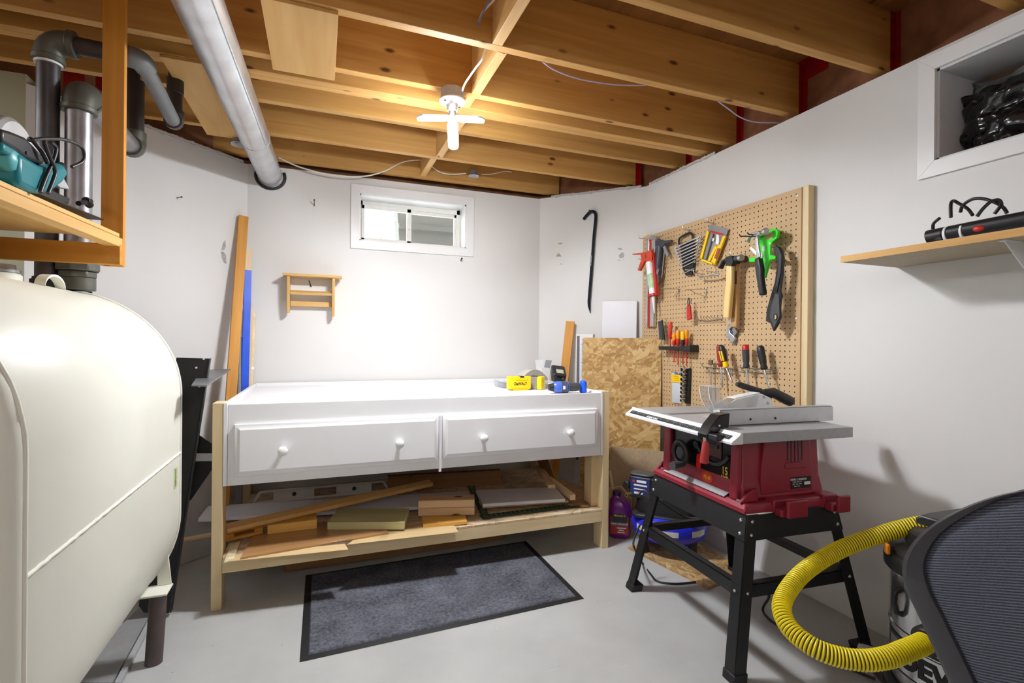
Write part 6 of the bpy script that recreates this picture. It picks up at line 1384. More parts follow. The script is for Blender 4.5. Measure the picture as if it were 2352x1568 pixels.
# embossed step on the near side
MB().loft([rect(-0.1, 0.13, V0 - 0.011, V0 + 0.01, 0.56), rect(-0.1, 0.13, V0 - 0.0105, V0 + 0.01, 0.62), rect(-0.085, 0.115, V0 - 0.009, V0 + 0.01, 0.757)]).build('side_panel', M_MAROON, ts, bevel=0.004)
for i in range(5): MB().box(0.012 + 0.016 * i, 0.017 + 0.016 * i, V0 - 0.0108, V0 - 0.008, 0.672 - (0.006 if 0 < i < 4 else 0), 0.752).build('vent_slot', M_BLACK, ts)
MB().prism(rrect(0.1, 0.022, 0.01, 4, 0.05, 0.655), -0.0005, 0.004, Matrix(((1, 0, 0, 0), (0, 0, -1, V0 - 0.0095), (0, 1, 0, 0), (0, 0, 0, 1)))).build('grip_recess', M_MAROON, ts, bevel=0.003)
NEAR = lambda u, z, d=0.0: Matrix(((1, 0, 0, u), (0, 0, -1, V0 - 0.0115 - d), (0, 1, 0, z), (0, 0, 0, 1)))
MB().box(0.028, 0.118, V0 - 0.0125, V0 - 0.0112, 0.572, 0.612).build('rating_plate', M_INK, ts)
text_mesh('rating_text', 'KING CANADA', 0.0105, M_WHITE, SAW @ NEAR(0.062, 0.604, 0.0012), ts, depth=0.0002, bold=0.0002)
for i in range(3): text_mesh('rating_text', ('TABLE SAW 10"', '120V  15A  60Hz', 'Model  No.')[i], 0.006, M_WHITE, SAW @ NEAR(0.055, 0.595 - 0.0075 * i, 0.0012), ts, depth=0.0002)
MB().box(0.088, 0.115, V0 - 0.0132, V0 - 0.0126, 0.583, 0.594).build('white_patch', M_WHITE, ts)
# lugs of the base
def lug(u0, u1):
    b = MB(); v = -0.262
    b.box(u0, u1, v - 0.012, v + 0.04, HZ0 - 0.006, 0.552); b.box(u0, u1 - 0.015, v - 0.045, v - 0.0121, HZ0 - 0.01, 0.53); b.box(u0 + 0.012, u1, v - 0.062, v - 0.0451, HZ0 - 0.01, 0.562)
    sp(b, 'accessory_lug', M_MAROON, 0.005, seg=3)
lug(-0.085, 0.01); lug(0.135, 0.2)
for sy in (-1, 1):
    A = [(-0.185 + 0.0, sy * 0.2)]
    b = MB(); Mx = Matrix(((1, 0, 0, 0), (0, 1, 0, 0), (0, 0, 1, 0), (0, 0, 0, 1)))
    prof = [(-0.206, 0.5455), (-0.13, 0.5455), (-0.13, 0.59), (-0.15, 0.588), (-0.18, 0.57)]
    b.prism(prof, 0, 0.012, Matrix(((1, 0, 0, 0), (0, 0, 1, sy * 0.245 - 0.006), (0, 1, 0, 0), (0, 0, 0, 1)))); sp(b, 'corner_web', M_MAROON, 0.003)
    MB().lathe([(0.011, 0.5452), (0.011, 0.552), (0.0, 0.553)], 6, Matrix.Translation((-0.188, sy * 0.225, 0))).build('mount_bolt', M_CHROME, ts)
# sloping ruler on the front ledge, red stripe, gold lettering
MB().hexa([(-0.2035, -0.17, 0.5435), (-0.181, -0.17, 0.5555), (-0.181, 0.2, 0.5555), (-0.2035, 0.2, 0.5435)], [(-0.2045, -0.17, 0.5455), (-0.182, -0.17, 0.5575), (-0.182, 0.2, 0.5575), (-0.2045, 0.2, 0.5455)]).build('mitre_ruler', M_ALUM, ts)
MB().box(-0.1775, -0.1762, -0.1845, 0.1715, 0.5565, 0.572).build('red_stripe', M_REDST, ts)
FRONT = lambda v, z: Matrix(((0, 0, -1, -0.1764), (-1, 0, 0, v), (0, 1, 0, z), (0, 0, 0, 1)))
text_mesh('lettering', '15', 0.04, M_GOLD, SAW @ FRONT(-0.14, 0.625), ts, depth=0.0003, bold=0.0008, sx=0.8)
text_mesh('lettering', 'AMP.', 0.02, M_GOLD, SAW @ FRONT(-0.14, 0.601), ts, depth=0.0003, bold=0.0005)
text_mesh('lettering', '10"', 0.032, M_GOLD, SAW @ FRONT(-0.104, 0.583), ts, depth=0.0003, bold=0.0006, sx=0.75)
text_mesh('lettering', 'TABLE SAW', 0.0125, M_GOLD, SAW @ FRONT(-0.153, 0.589), ts, depth=0.0003, bold=0.0003)
text_mesh('lettering', 'BANC DE SCIE', 0.0105, M_GOLD, SAW @ FRONT(-0.153, 0.578), ts, depth=0.0003, bold=0.0003)
bd = MB(); bd.lathe([(0.0, 0), (1.0, 0), (1.0, 0.0012), (0, 0.0012)], 24, FRONT(-0.048, 0.58) @ Matrix.Translation((0, 0, 0.002)) @ Matrix.Diagonal((0.032, 0.02, 1, 1)), cap=False); bd.build('oval_badge', plain('badge_orange', (190, 60, 24), 0.35), ts)
text_mesh('lettering', 'PLUS', 0.017, M_GOLD, SAW @ FRONT(-0.048, 0.58) @ Matrix.Translation((0, 0, 0.0036)), ts, depth=0.0003, bold=0.0004)
# tilt arc, switch, screws
M_BRNZ = plain('dark_bronze_plastic', (70, 34, 30), 0.4)
P = [Vector((-0.18, -0.08 - 0.1 * math.sin(a), 0.735 - 0.095 * math.cos(a))) for a in [(-1.0 + 2.0 * i / 16) for i in range(17)]]
MB().tube(P, 0.007, 8).build('tilt_slot', M_BLACK, ts, ang=60)
MB().box(-0.181, -0.1765, -0.125, -0.045, 0.665, 0.74).build('switch_plate', M_BRNZ, ts, bevel=0.003)
MB().box(-0.186, -0.1812, -0.112, -0.068, 0.70, 0.712).build('switch_slot', M_BLACK, ts)
MB().cyl((-0.1765, 0.015, 0.69), (-0.186, 0.015, 0.69), 0.015, n=18).build('reset_button', M_BLACK, ts, bevel=0.002)
for v, z in ((0.06, 0.75), (0.03, 0.69), (-0.055, 0.67), (0.06, 0.57), (0.1, 0.748)): MB().cyl((-0.1762, v, z), (-0.1785, v, z), 0.005, n=10).build('panel_screw', M_CHROME, ts)
MB().prism([(-0.012, 0), (-0.012, 0.04), (-0.006, 0.05), (0.006, 0.05), (0.012, 0.04), (0.012, 0), (0.006, -0.008), (-0.006, -0.008)], 0.003, 0.006, FRONT(0.0, 0.608)).build('red_safety_key', M_REDST, ts, bevel=0.001)
# hand wheel with crank
wc = (-0.2, 0.078, 0.648)
WM = Matrix.Translation(wc) @ Matrix.Rotation(-PI / 2, 4, 'Y')
wh = MB(); ringp = [WM @ Vector((0.043 * math.cos(a * PI / 16), 0.043 * math.sin(a * PI / 16), 0.008)) for a in range(32)]
wh.tube(ringp, 0.009, 10, closed=True); hw = wh.build('hand_wheel', M_BLACK, ts, ang=60)
MB().lathe([(0.04, 0.0), (0.038, 0.006), (0.03, 0.008), (0.028, 0.002), (0.0, 0.002)], 28, WM).build('wheel_web', M_BLACK, hw)
MB().lathe([(0.026, 0.0), (0.025, 0.01), (0.02, 0.014), (0.0, 0.015)], 24, WM).build('wheel_hub', M_DKGREY, hw)
MB().lathe([(0.024, -0.024), (0.024, 0.0)], 16, WM).build('wheel_shaft', M_BLACK, hw)
MB().tube([Vector((-0.206, 0.06, 0.606)), Vector((-0.222, 0.052, 0.606)), Vector((-0.262, 0.034, 0.61)), Vector((-0.282, 0.026, 0.611))], [0.01, 0.014, 0.0165, 0.0155], 16).build('crank_knob', M_DKGREY, hw, ang=60)
# ---- table top
TT = 0.80
b = MB(); b.box(-0.273, 0.205, -0.325, 0.308, TT - 0.036, TT); sp(b, 'table_top', M_TABLE, 0.002)
MB().box(-0.273, 0.205, 0.116, 0.118, TT, TT + 0.0006).build('wing_joint', M_DKGREY, ts)
MB().box(-0.25, 0.205, 0.086, 0.104, TT, TT + 0.0005).build('mitre_slot', M_DKGREY, ts)
MB().box(-0.15, 0.15, -0.015, 0.03, TT, TT + 0.0008).build('throat_plate', M_ALUM, ts)
# front rail with black scale
RAIL = [(-0.2735, TT + 0.0005), (-0.283, TT + 0.0015), (-0.287, TT - 0.006), (-0.318, TT - 0.026), (-0.318, TT - 0.034), (-0.2735, TT - 0.034)]
b = MB(); b.prism(RAIL, -0.338, 0.322, Matrix(((1, 0, 0, 0), (0, 0, 1, 0), (0, 1, 0, 0), (0, 0, 0, 1)))); sp(b, 'fence_rail', plain('white_rail', (224, 225, 228), 0.35, 0.2, var=0.02), 0.001)
sl = Vector((-0.318 + 0.287, 0, -0.02)).normalized(); nr = Vector((-0.545, 0, 0.838))
o = Vector((-0.2895, 0, TT - 0.0076)) + nr * 0.0006
def on_rail(v0, v1, s0, s1, name, mat, lift=0.0): 
    P = [o + sl * s0 + Vector((0, v0, 0)), o + sl * s0 + Vector((0, v1, 0)), o + sl * s1 + Vector((0, v1, 0)), o + sl * s1 + Vector((0, v0, 0))]
    P = [p + nr * lift for p in P]; return MB().hexa(P, [p + nr * 0.0008 for p in P]).build(name, mat, ts)
on_rail(-0.315, 0.30, 0.005, 0.024, 'scale_strip', M_INK)
for i in range(58): on_rail(-0.305 + 0.0104 * i, -0.3035 + 0.0104 * i, 0.009, 0.014 if i % 4 else 0.019, 'scale_tick', M_ALUM, 0.0009)
text_mesh('lettering', 'KING CANADA', 0.011, M_WHITE, SAW @ Matrix(((sl.x * -1, 0, nr.x, o.x + sl.x * 0.019 + nr.x * 0.001), (0, -1, 0, 0.13), (sl.z * -1, 0, nr.z, o.z + sl.z * 0.019 + nr.z * 0.001), (0, 0, 0, 1))) @ Matrix.Rotation(-PI / 2, 4, 'Z'), ts, depth=0.0002, bold=0.0003)
# rip fence
b = MB(); b.box(-0.25, 0.262, -0.2, -0.166, TT + 0.0015, TT + 0.054); fe = sp(b, 'rip_fence', M_ALUM, 0.002)
for u in (-0.12, -0.01): MB().cyl((u, -0.2002, TT + 0.02), (u, -0.2012, TT + 0.02), 0.0045, n=10).build('fence_hole', M_BLACK, fe)
MB().box(-0.25, 0.256, -0.198, -0.168, TT + 0.0542, TT + 0.057).build('fence_cap', M_TABLE, fe, bevel=0.0008)
hp = [(-0.245, TT + 0.052), (-0.285, TT + 0.046), (-0.318, TT + 0.012), (-0.338, TT - 0.018), (-0.336, TT - 0.04), (-0.315, TT - 0.052), (-0.29, TT - 0.045), (-0.27, TT + 0.004), (-0.25, TT + 0.002)]
b = MB(); b.prism(hp, -0.245, -0.196, Matrix(((1, 0, 0, 0), (0, 0, 1, 0), (0, 1, 0, 0), (0, 0, 0, 1)))); sp(b, 'fence_head', M_PANEL, 0.003, parent=ts)
MB().box(-0.335, -0.29, -0.29, -0.2455, TT - 0.032, TT - 0.012, Matrix.Translation((0, 0, 0))).build('cursor_window', M_BLACK, ts, bevel=0.004)
for u, z in ((-0.29, TT + 0.012), (-0.31, TT - 0.024)): MB().sph((u, -0.2455, z), 0.005, 10).build('head_screw', M_CHROME, ts)
lv0, lv1 = Vector((-0.33, -0.232, TT - 0.04)), Vector((-0.335, -0.229, TT - 0.115))
MB().cyl(lv0 + Vector((0, 0, 0.012)), lv0, 0.01, n=12).build('lever_pivot', M_CHROME, ts)
MB().tube([lv0, lv0.lerp(lv1, 0.25), lv1.lerp(lv0, 0.06), lv1], [0.0105, 0.0125, 0.015, 0.0135], 10).build('lock_lever', plain('lever_red', (178, 52, 54), 0.45, var=0.05), ts, ang=50)
# ---- blade guard, riving knife, push stick
def g_prism(name, prof, v0, v1, mat, bevel=0.001): return MB().prism(prof, v0, v1, Matrix(((1, 0, 0, 0), (0, 0, 1, 0), (0, 1, 0, 0), (0, 0, 0, 1)))).build(name, mat, ts, bevel=bevel)
front = [(-0.09, TT + 0.003), (-0.13, TT + 0.035), (-0.152, TT + 0.075), (-0.158, TT + 0.118), (-0.108, TT + 0.118), (-0.1, TT + 0.085), (-0.075, TT + 0.045), (-0.045, TT + 0.02), (-0.03, TT + 0.003)]
for v in (-0.024, 0.030):
    g_prism('guard_shoe', front, v - 0.002, v + 0.002, M_CLEAR)
    g_prism('guard_side', [(-0.06, TT + 0.004), (0.12, TT + 0.004), (0.15, TT + 0.03), (0.135, TT + 0.07), (0.09, TT + 0.088), (-0.03, TT + 0.07), (-0.075, TT + 0.05)], v - 0.0062, v - 0.0022, M_CLEAR)
    for u in (-0.02, 0.06): g_prism('guard_slot', [(u, TT + 0.016), (u + 0.05, TT + 0.016), (u + 0.054, TT + 0.024), (u + 0.004, TT + 0.024)], v - 0.0072, v - 0.0064, M_DKGREY, 0)
g_prism('guard_top', [(-0.03, TT + 0.0705), (0.09, TT + 0.0885), (0.09, TT + 0.0915), (-0.03, TT + 0.0735)], -0.022, 0.024, M_CLEAR, 0)
MB().prism([(-0.158, -0.022), (-0.108, -0.022), (-0.108, 0.026), (-0.158, 0.026)], TT + 0.119, TT + 0.121).build('shoe_top', M_CLEAR, ts)
g_prism('riving_knife', [(0.05, TT + 0.001), (0.13, TT + 0.001), (0.15, TT + 0.05), (0.1, TT + 0.075), (0.06, TT + 0.05)], 0.004, 0.007, M_BLKMET)
for u, z in ((0.1, 0.075), (0.12, 0.05), (0.09, 0.03)): MB().cyl((u, -0.034, TT + z), (u, 0.034, TT + z), 0.006, n=12).build('guard_pin', M_CHROME, ts)
def SW(u, v, z): return SAW @ Vector((u, v, z))
# black vacuum nozzle tool lying across the guard
ps = thing('nozzle_tool', 'black plastic dust nozzle resting behind the clear blade guard', 'nozzle', SW(0.05, 0.07, 0.801))
def sawpx(px, py, v): 
    n = SAW.to_3x3() @ Vector((0, 1, 0)); return onplane(px, py, n, n.dot(SW(0, v, 0)))
A, B, C_, D_ = [sawpx(*p, 0.06) for p in ((1692, 882), (1752, 902), (1775, 902), (1812, 921))]
MB().tube([A, A.lerp(B, 0.1), B], [0.008, 0.012, 0.0135], 14).build('slot_end', M_BLACK, ps, world=True, ang=50)
MB().tube([B, C_, C_.lerp(D_, 0.75), D_], [0.0135, 0.021, 0.0225, 0.022], 18).build('nozzle_body', M_BLACK, ps, world=True, ang=50)
MB().cyl(D_, D_ + (D_ - C_).normalized() * 0.012, 0.021, n=18).build('hose_socket', M_DKGREY, ps, world=True, bevel=0.002)
MB().tube([C_.lerp(B, 0.2) - Vector((0, 0, 0.018)), SW(0.12, 0.06, 0.801)], 0.008, 10).build('support_stem', M_BLACK, ps, world=True)
# ================================================================ air compressor
M_CBLUE = plain('compressor_blue', (36, 44, 214), 0.3, var=0.05, coat=0.3)
CCX, CCY, BZ = 1.72, 2.17, 0.0125
slab('osb_floor_piece', [(1442, 1256), (1627, 1348), (1712, 1310), (1580, 1228)], 0.0122, 0.012, strands('floor_osb', 1.0, [(120, 88, 50), (160, 124, 76), (182, 148, 98), (200, 170, 122), (216, 190, 146)], 'XY'), 'strand board piece on the floor under the blue compressor', 'wood scrap')
ac = thing('air_compressor', 'blue pancake air compressor with black shroud under the pegboard', 'air compressor', (CCX, CCY, BZ))
CM = Matrix.Translation((0, 0, 0))
MB().lathe([(0.0, 0.052), (0.10, 0.054), (0.155, 0.066), (0.182, 0.09), (0.19, 0.12), (0.19, 0.15), (0.182, 0.17), (0.155, 0.19), (0.09, 0.202), (0.0, 0.205)], 40, CM).build('pancake_tank', M_CBLUE, ac, ang=70)
cdir = math.atan2(-CCY, -CCX)
def band(a0, a1, z0, z1, r, name, mat, th=0.0012):
    n = 14; b = MB(); ri = [[(rr * math.cos(a0 + (a1 - a0) * i / n), rr * math.sin(a0 + (a1 - a0) * i / n), z) for i in range(n + 1)] for rr, z in ((r, z0), (r, z1))]
    ro = [[(rr * math.cos(a0 + (a1 - a0) * i / n), rr * math.sin(a0 + (a1 - a0) * i / n), z) for i in range(n + 1)] for rr, z in ((r + th, z0), (r + th, z1))]
    b.grid([ro[0], ro[1]]); b.grid([ri[1], ri[0]]); b.grid([ro[1], ri[1]]); b.grid([ri[0], ro[0]]); return b.build(name, mat, ac)
M_CLAB = plain('white_label_strip', (214, 214, 206), 0.45, var=0.08, scale=60)
band(cdir - 0.95, cdir + 0.25, 0.122, 0.148, 0.1903, 'white_band', M_CLAB); band(cdir + 0.62, cdir + 1.1, 0.12, 0.148, 0.1903, 'white_band', M_CLAB)
for a in (cdir - 0.9, cdir + 0.8, cdir + 2.4, cdir - 2.4):
    MB().hexa([(0.15 * math.cos(a) + dx, 0.15 * math.sin(a) + dy, 0.0) for dx, dy in ((-0.02, -0.02), (0.02, -0.02), (0.02, 0.02), (-0.02, 0.02))], [(0.165 * math.cos(a) + dx, 0.165 * math.sin(a) + dy, 0.1) for dx, dy in ((-0.014, -0.014), (0.014, -0.014), (0.014, 0.014), (-0.014, 0.014))]).build('rubber_foot', M_RUB, ac, bevel=0.004)
# shroud: rounded box turned to the room
SM = Matrix.Translation((0.0, 0.0, 0)) @ Matrix.Rotation(cdir - PI / 2 - 0.1, 4, 'Z')   # local -y... local y points at the viewer
rings = []
for z, w, d, r in ((0.17, 0.31, 0.25, 0.08), (0.21, 0.325, 0.265, 0.08), (0.30, 0.30, 0.24, 0.07), (0.345, 0.26, 0.2, 0.06), (0.362, 0.18, 0.12, 0.05)):
    rings.append([(p[0], p[1], z) for p in rrect(w, d, r, 5)])
MB().loft(rings, SM).build('motor_shroud', M_BLACK, ac, bevel=0.003, ang=50)
MB().loft([[(p[0], p[1], z) for p in rrect(w, d, 0.04, 4)] for z, w, d in ((0.182, 0.345, 0.285), (0.195, 0.35, 0.29), (0.203, 0.335, 0.275))], SM).build('shroud_lip', M_BLACK, ac, ang=50)
for i in range(6): MB().box(-0.075 + 0.03 * i, -0.06 + 0.03 * i, 0.122, 0.1285, 0.28, 0.284, SM).build('vent_slot', M_DKGREY, ac)
MB().tube([SM @ Vector(p) for p in ((-0.12, 0.09, 0.338), (0, 0.108, 0.342), (0.1, 0.09, 0.338))], 0.006, 8).build('shroud_rib', M_GREY, ac, ang=60)
# console at the viewer's left
KM = Matrix.Translation(SM @ Vector((0.125, 0.06, 0.33))) @ Matrix.Rotation(cdir - PI / 2 - 0.25, 4, 'Z')
MB().prism(rrect(0.12, 0.10, 0.012, 3), -0.06, 0.05, KM).build('console_body', M_BLACK, ac, bevel=0.006)
PMx = KM @ Matrix(((-1, 0, 0, 0), (0, 0, 1, 0.0505), (0, 1, 0, 0.0), (0, 0, 0, 1)))
MB().prism(rrect(0.1, 0.085, 0.006, 3), 0.0, 0.0015, PMx).build('console_label', plain('navy_label', (34, 46, 110), 0.4), ac)
for i, (w, h) in enumerate(((0.05, 0.012), (0.07, 0.008), (0.06, 0.006), (0.045, 0.011))): MB().prism(rrect(w, h, 0.002, 2, 0.008 - 0.005 * i, 0.028 - 0.02 * i), 0.0016, 0.0022, PMx).build('label_line', M_WHITE, ac)
MB().prism(rrect(0.014, 0.012, 0.005, 3, -0.032, 0.028), 0.0016, 0.0024, PMx).build('red_logo', M_RPL, ac)
text_mesh('lettering', '135', 0.013, M_RPL, PM[ac.name] @ PMx @ Matrix.Translation((-0.008, -0.031, 0.0024)), ac, depth=0.0002, bold=0.0004)
kd = (KM.to_3x3() @ Vector((0.4, 1, 0))).normalized(); ks = KM @ Vector((0.06, 0.02, 0.0))
MB().cyl(ks, ks + kd * 0.04, 0.021, n=18).build('regulator_knob', M_BLACK, ac, bevel=0.004)
k2 = KM @ Vector((0.045, 0.04, -0.045)); MB().cyl(k2, k2 + kd * 0.045, 0.011, n=14).build('air_outlet', plain('brass_fitting', (150, 130, 90), 0.35, 0.7), ac); MB().cyl(k2 + kd * 0.045, k2 + kd * 0.046, 0.006, n=10).build('outlet_bore', M_BLACK, ac)
k3 = KM @ Vector((-0.07, 0.045, 0.02)); MB().cyl(k3 - Vector((0, 0, 0.05)), k3 + Vector((0, 0, 0.03)), 0.016, n=16).build('pressure_switch', M_BLACK, ac, bevel=0.004)
MB().prism(rrect(0.125, 0.09, 0.03, 4), 0.051, 0.064, KM).build('console_hood', M_DKGREY, ac, bevel=0.006)
# mesh grille at the viewer's right
GM = Matrix.Translation(SM @ Vector((-0.14, 0.06, 0.30))) @ Matrix.Rotation(cdir - PI / 2 + 0.5, 4, 'Z')
for i in range(5):
    MB().box(-0.05, 0.05, -0.002, 0.002, -0.045 + 0.02 * i, -0.041 + 0.02 * i, GM @ Matrix.Rotation(0.3, 4, 'Y')).build('grille_bar', M_BLACK, ac)
    MB().box(-0.05, 0.05, -0.002, 0.002, -0.045 + 0.02 * i, -0.041 + 0.02 * i, GM @ Matrix.Rotation(-0.5, 4, 'Y')).build('grille_bar', M_BLACK, ac)
def Dp(x, y, d): return EYE + ray(x, y) * d
P = [Dp(1466, 1140, 2.37), Dp(1480, 1128, 2.33), Dp(1510, 1148, 2.30), Dp(1545, 1172, 2.3), Dp(1575, 1188, 2.32), Dp(1600, 1190, 2.4)]
MB().tube(spline(P, 6), 0.0045, 8).build('power_cord', M_BLACK, ac, world=True, ang=80)
cable('compressor_cord', [Dp(1470, 1205, 2.3), Dp(1456, 1240, 2.27), Dp(1458, 1262, 2.25), RZ(1476, 1294, 0.005), RZ(1495, 1320, 0.005), RZ(1512, 1336, 0.005), RZ(1555, 1341, 0.005), RZ(1605, 1336, 0.005)], 0.0045, M_BLACK, 'black cord looping on the floor in front of the compressor')
cable('saw_cord', [Dp(1762, 1352, 1.95), Dp(1766, 1372, 1.95), RZ(1752, 1400, 0.008), RZ(1770, 1425, 0.008), RZ(1800, 1445, 0.008), RZ(1850, 1480, 0.008), RZ(1940, 1530, 0.008), RZ(2010, 1560, 0.008)], 0.005, M_BLACK, 'black saw power cord trailing on the floor by the hose')
# ================================================================ purple jug and wooden wedge
M_PURP = plain('purple_translucent_jug', (126, 34, 140), 0.22, var=0.06)
jc = RZ(1424, 1240, 0.0) + Vector((0.025, 0.045, 0))
jg = thing('wash_jug', 'purple plastic jug with red and black label beside the right bench leg', 'jug', (jc.x, jc.y, 0))
jd = math.atan2(-jc.y, -jc.x) - PI / 2
prof = [(0.046, 0.0), (0.056, 0.006), (0.058, 0.03), (0.058, 0.14), (0.055, 0.165), (0.045, 0.195), (0.03, 0.215), (0.021, 0.224), (0.021, 0.23)]
JM = Matrix.Rotation(jd, 4, 'Z')
rings = []
for r, z in prof: rings.append([(p[0] + (0.016 if z > 0.17 else 0) * min(1, (z - 0.17) / 0.05 if z > 0.17 else 0), p[1], z) for p in rrect(2 * r, 2 * r * 0.72, r * 0.55, 4)])
MB().loft(rings, JM).build('jug_body', M_PURP, jg, ang=60)
MB().lathe([(0.0225, 0.2305), (0.0235, 0.252), (0.02, 0.256), (0.0, 0.256)], 18, JM @ Matrix.Translation((0.016, 0, 0))).build('screw_cap', plain('dark_purple_cap', (58, 14, 74), 0.4), jg)
P = [JM @ Vector(p) for p in ((-0.006, 0, 0.212), (-0.032, 0, 0.2), (-0.05, 0, 0.175), (-0.058, 0, 0.14), (-0.056, 0, 0.11))]
MB().tube(spline(P, 5), 0.009, 10).build('handle', M_PURP, jg, ang=80)
yv = 0.0425
LBL = lambda z: JM @ Matrix(((-1, 0, 0, 0), (0, 0, 1, yv), (0, 1, 0, z), (0, 0, 0, 1)))
MB().prism(rrect(0.098, 0.1, 0.006, 3, 0.0, 0.0), -0.0025, 0.0, LBL(0.075)).build('label', plain('jug_label_red', (176, 40, 40), 0.45, var=0.25, scale=40), jg)
MB().prism(rrect(0.085, 0.05, 0.012, 3, 0.0, 0.0), 0.0001, 0.0006, LBL(0.115)).build('label_panel', plain('jug_label_dark', (40, 38, 58), 0.45, var=0.5, scale=70), jg)
MB().prism(rrect(0.094, 0.022, 0.002, 2, 0, 0), 0.0001, 0.0006, LBL(0.083)).build('label_panel', plain('jug_label_grey', (128, 110, 112), 0.45, var=0.3, scale=90), jg)
text_mesh('lettering', "Meguiar's", 0.0165, M_YEL, PM[jg.name] @ LBL(0.129) @ Matrix.Translation((0, 0, 0.0008)), jg, depth=0.0002, shear=0.2, bold=0.0003)
text_mesh('lettering', 'WASH  LAVE AUTO', 0.0105, M_WHITE, PM[jg.name] @ LBL(0.083) @ Matrix.Translation((0, 0, 0.0008)), jg, depth=0.0002, bold=0.0003)
for i, w in enumerate((0.05, 0.03, 0.04)): MB().prism(rrect(w, 0.006, 0.002, 2, 0.01, -0.001 - 0.012 * i), 0.0001, 0.0007, LBL(0.062)).build('label_line', M_WHITE, jg)
W_WEDGE = wood('pale_ply_wedge', (196, 164, 122), (214, 186, 146), (150, 110, 70), 0.1, axis=2)
wp_ = [(1396, 1122), (1425, 1117), (1450, 1142), (1450, 1240), (1396, 1240)]
P = [RDg(*p, 0.46) for p in wp_]; d = Vector((0.7071, -0.7071, 0)); o = Vector((P[0].x, P[0].y, 0))
M = Matrix((d, Vector((0, 0, 1)), d.cross(Vector((0, 0, 1))))).transposed().to_4x4(); M.translation = o
pts = [((p - o).dot(d), max(0.0, p.z)) for p in P]; pts[3] = (pts[3][0], 0.0); pts[4] = (pts[4][0], 0.0)
tag(MB().prism(pts, -0.009, 0.009).build('plywood_wedge', W_WEDGE, bevel=0.001, matrix=M), 'pale plywood piece with clipped corner standing behind the purple jug', 'wood scrap')
a, c = RDg(1401, 1082, 0.47), RDg(1415, 1117, 0.50)
tag(board('thin_strip', Vector((c.x, c.y, 0.0)) + Vector((0.03, 0.0, 0)), a, (-0.7, -0.7, 0), 0.012, 0.006, W_PALE), 'thin pale strip leaning behind the right bench leg', 'strip')
# ================================================================ shop vacuum with yellow hose
M_STAIN = plain('stainless_drum', (206, 207, 208), 0.2, 0.9, var=0.06, scale=10)
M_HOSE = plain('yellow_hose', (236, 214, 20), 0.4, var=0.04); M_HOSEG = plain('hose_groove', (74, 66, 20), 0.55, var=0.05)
VX, VY = 1.775, 0.89
vc = thing('shop_vacuum', 'stainless drum shop vacuum with black lid and yellow ribbed hose', 'vacuum cleaner', (VX, VY, 0))
MB().lathe([(0.175, 0.085), (0.185, 0.09), (0.186, 0.24), (0.189, 0.243), (0.189, 0.249), (0.186, 0.252), (0.186, 0.40), (0.19, 0.404), (0.19, 0.41)], 48).build('drum', M_STAIN, vc, ang=40)
MB().lathe([(0.0, 0.05), (0.19, 0.05), (0.2, 0.06), (0.2, 0.084), (0.176, 0.0845), (0.0, 0.0845)], 40).build('dolly_base', M_BLACK, vc, ang=40)
for k in range(4):
    a = k * PI / 2 + 0.6; MB().lathe([(0.0, -0.012), (0.025, -0.012), (0.025, 0.012), (0.0, 0.012)], 16, Matrix.Translation((0.19 * math.cos(a), 0.19 * math.sin(a), 0.025)) @ Matrix.Rotation(a, 4, 'Z') @ Matrix.Rotation(PI / 2, 4, 'Y')).build('caster', M_BLACK, vc)
MB().lathe([(0.192, 0.4105), (0.202, 0.415), (0.203, 0.44), (0.196, 0.452), (0.192, 0.458)], 40).build('lid_band', M_BLACK, vc, ang=40)
MB().lathe([(0.19, 0.4585), (0.186, 0.47), (0.172, 0.482), (0.15, 0.488), (0.146, 0.525), (0.13, 0.54), (0.06, 0.546), (0.0, 0.547)], 40).build('motor_head', M_BLACK, vc, ang=40)
va = math.atan2(-VY, -VX)
for da, mt in ((0.1, M_BLACK), (2.2, M_BLACK)):
    a = va + da; MB().box(-0.03, 0.03, -0.012, 0.014, 0.36, 0.49, Matrix.Rotation(a - PI / 2, 4, 'Z') @ Matrix.Translation((0, 0.205, 0))).build('lid_latch', mt, vc, bevel=0.006)
a = va - 1.12; MB().box(-0.012, 0.012, 0.2, 0.21, 0.455, 0.485, Matrix.Rotation(a - PI / 2, 4, 'Z')).build('orange_tab', plain('orange_plastic', (232, 140, 20), 0.4), vc, bevel=0.003)
a = va - 0.9; P = [Matrix.Rotation(a - PI / 2, 4, 'Z') @ Vector(p) for p in ((0.0, 0.186, 0.37), (0.0, 0.205, 0.36), (0.0, 0.208, 0.33), (0.0, 0.2, 0.30), (0.0, 0.186, 0.295))]
MB().tube(P, 0.008, 8).build('side_handle', M_BLACK, vc, ang=60)
# brand lettering wrapped on the drum
def wrap_text(body, size, z, a_c, r, mat, bold):
    cu = bpy.data.curves.new('lettering', 'FONT'); cu.body = body; cu.size = size; cu.extrude = 0.0004; cu.offset = bold; cu.align_x = 'CENTER'; cu.align_y = 'CENTER'; cu.resolution_u = 3
    tmp = bpy.data.objects.new('tmp', cu); COL.objects.link(tmp)
    me = bpy.data.meshes.new_from_object(tmp.evaluated_get(bpy.context.evaluated_depsgraph_get())); bpy.data.objects.remove(tmp); bpy.data.curves.remove(cu)
    for v in me.vertices:
        an = a_c + v.co.x / r; rr = r + v.co.z + 0.0006; zz = v.co.y + z; v.co = (rr * math.cos(an), rr * math.sin(an), zz)
    me.materials.clear(); me.materials.append(mat); ob = bpy.data.objects.new('lettering', me); COL.objects.link(ob); ob.parent = vc
wrap_text('DEWALT', 0.075, 0.172, va - 0.10, 0.1868, M_INK, 0.0035)
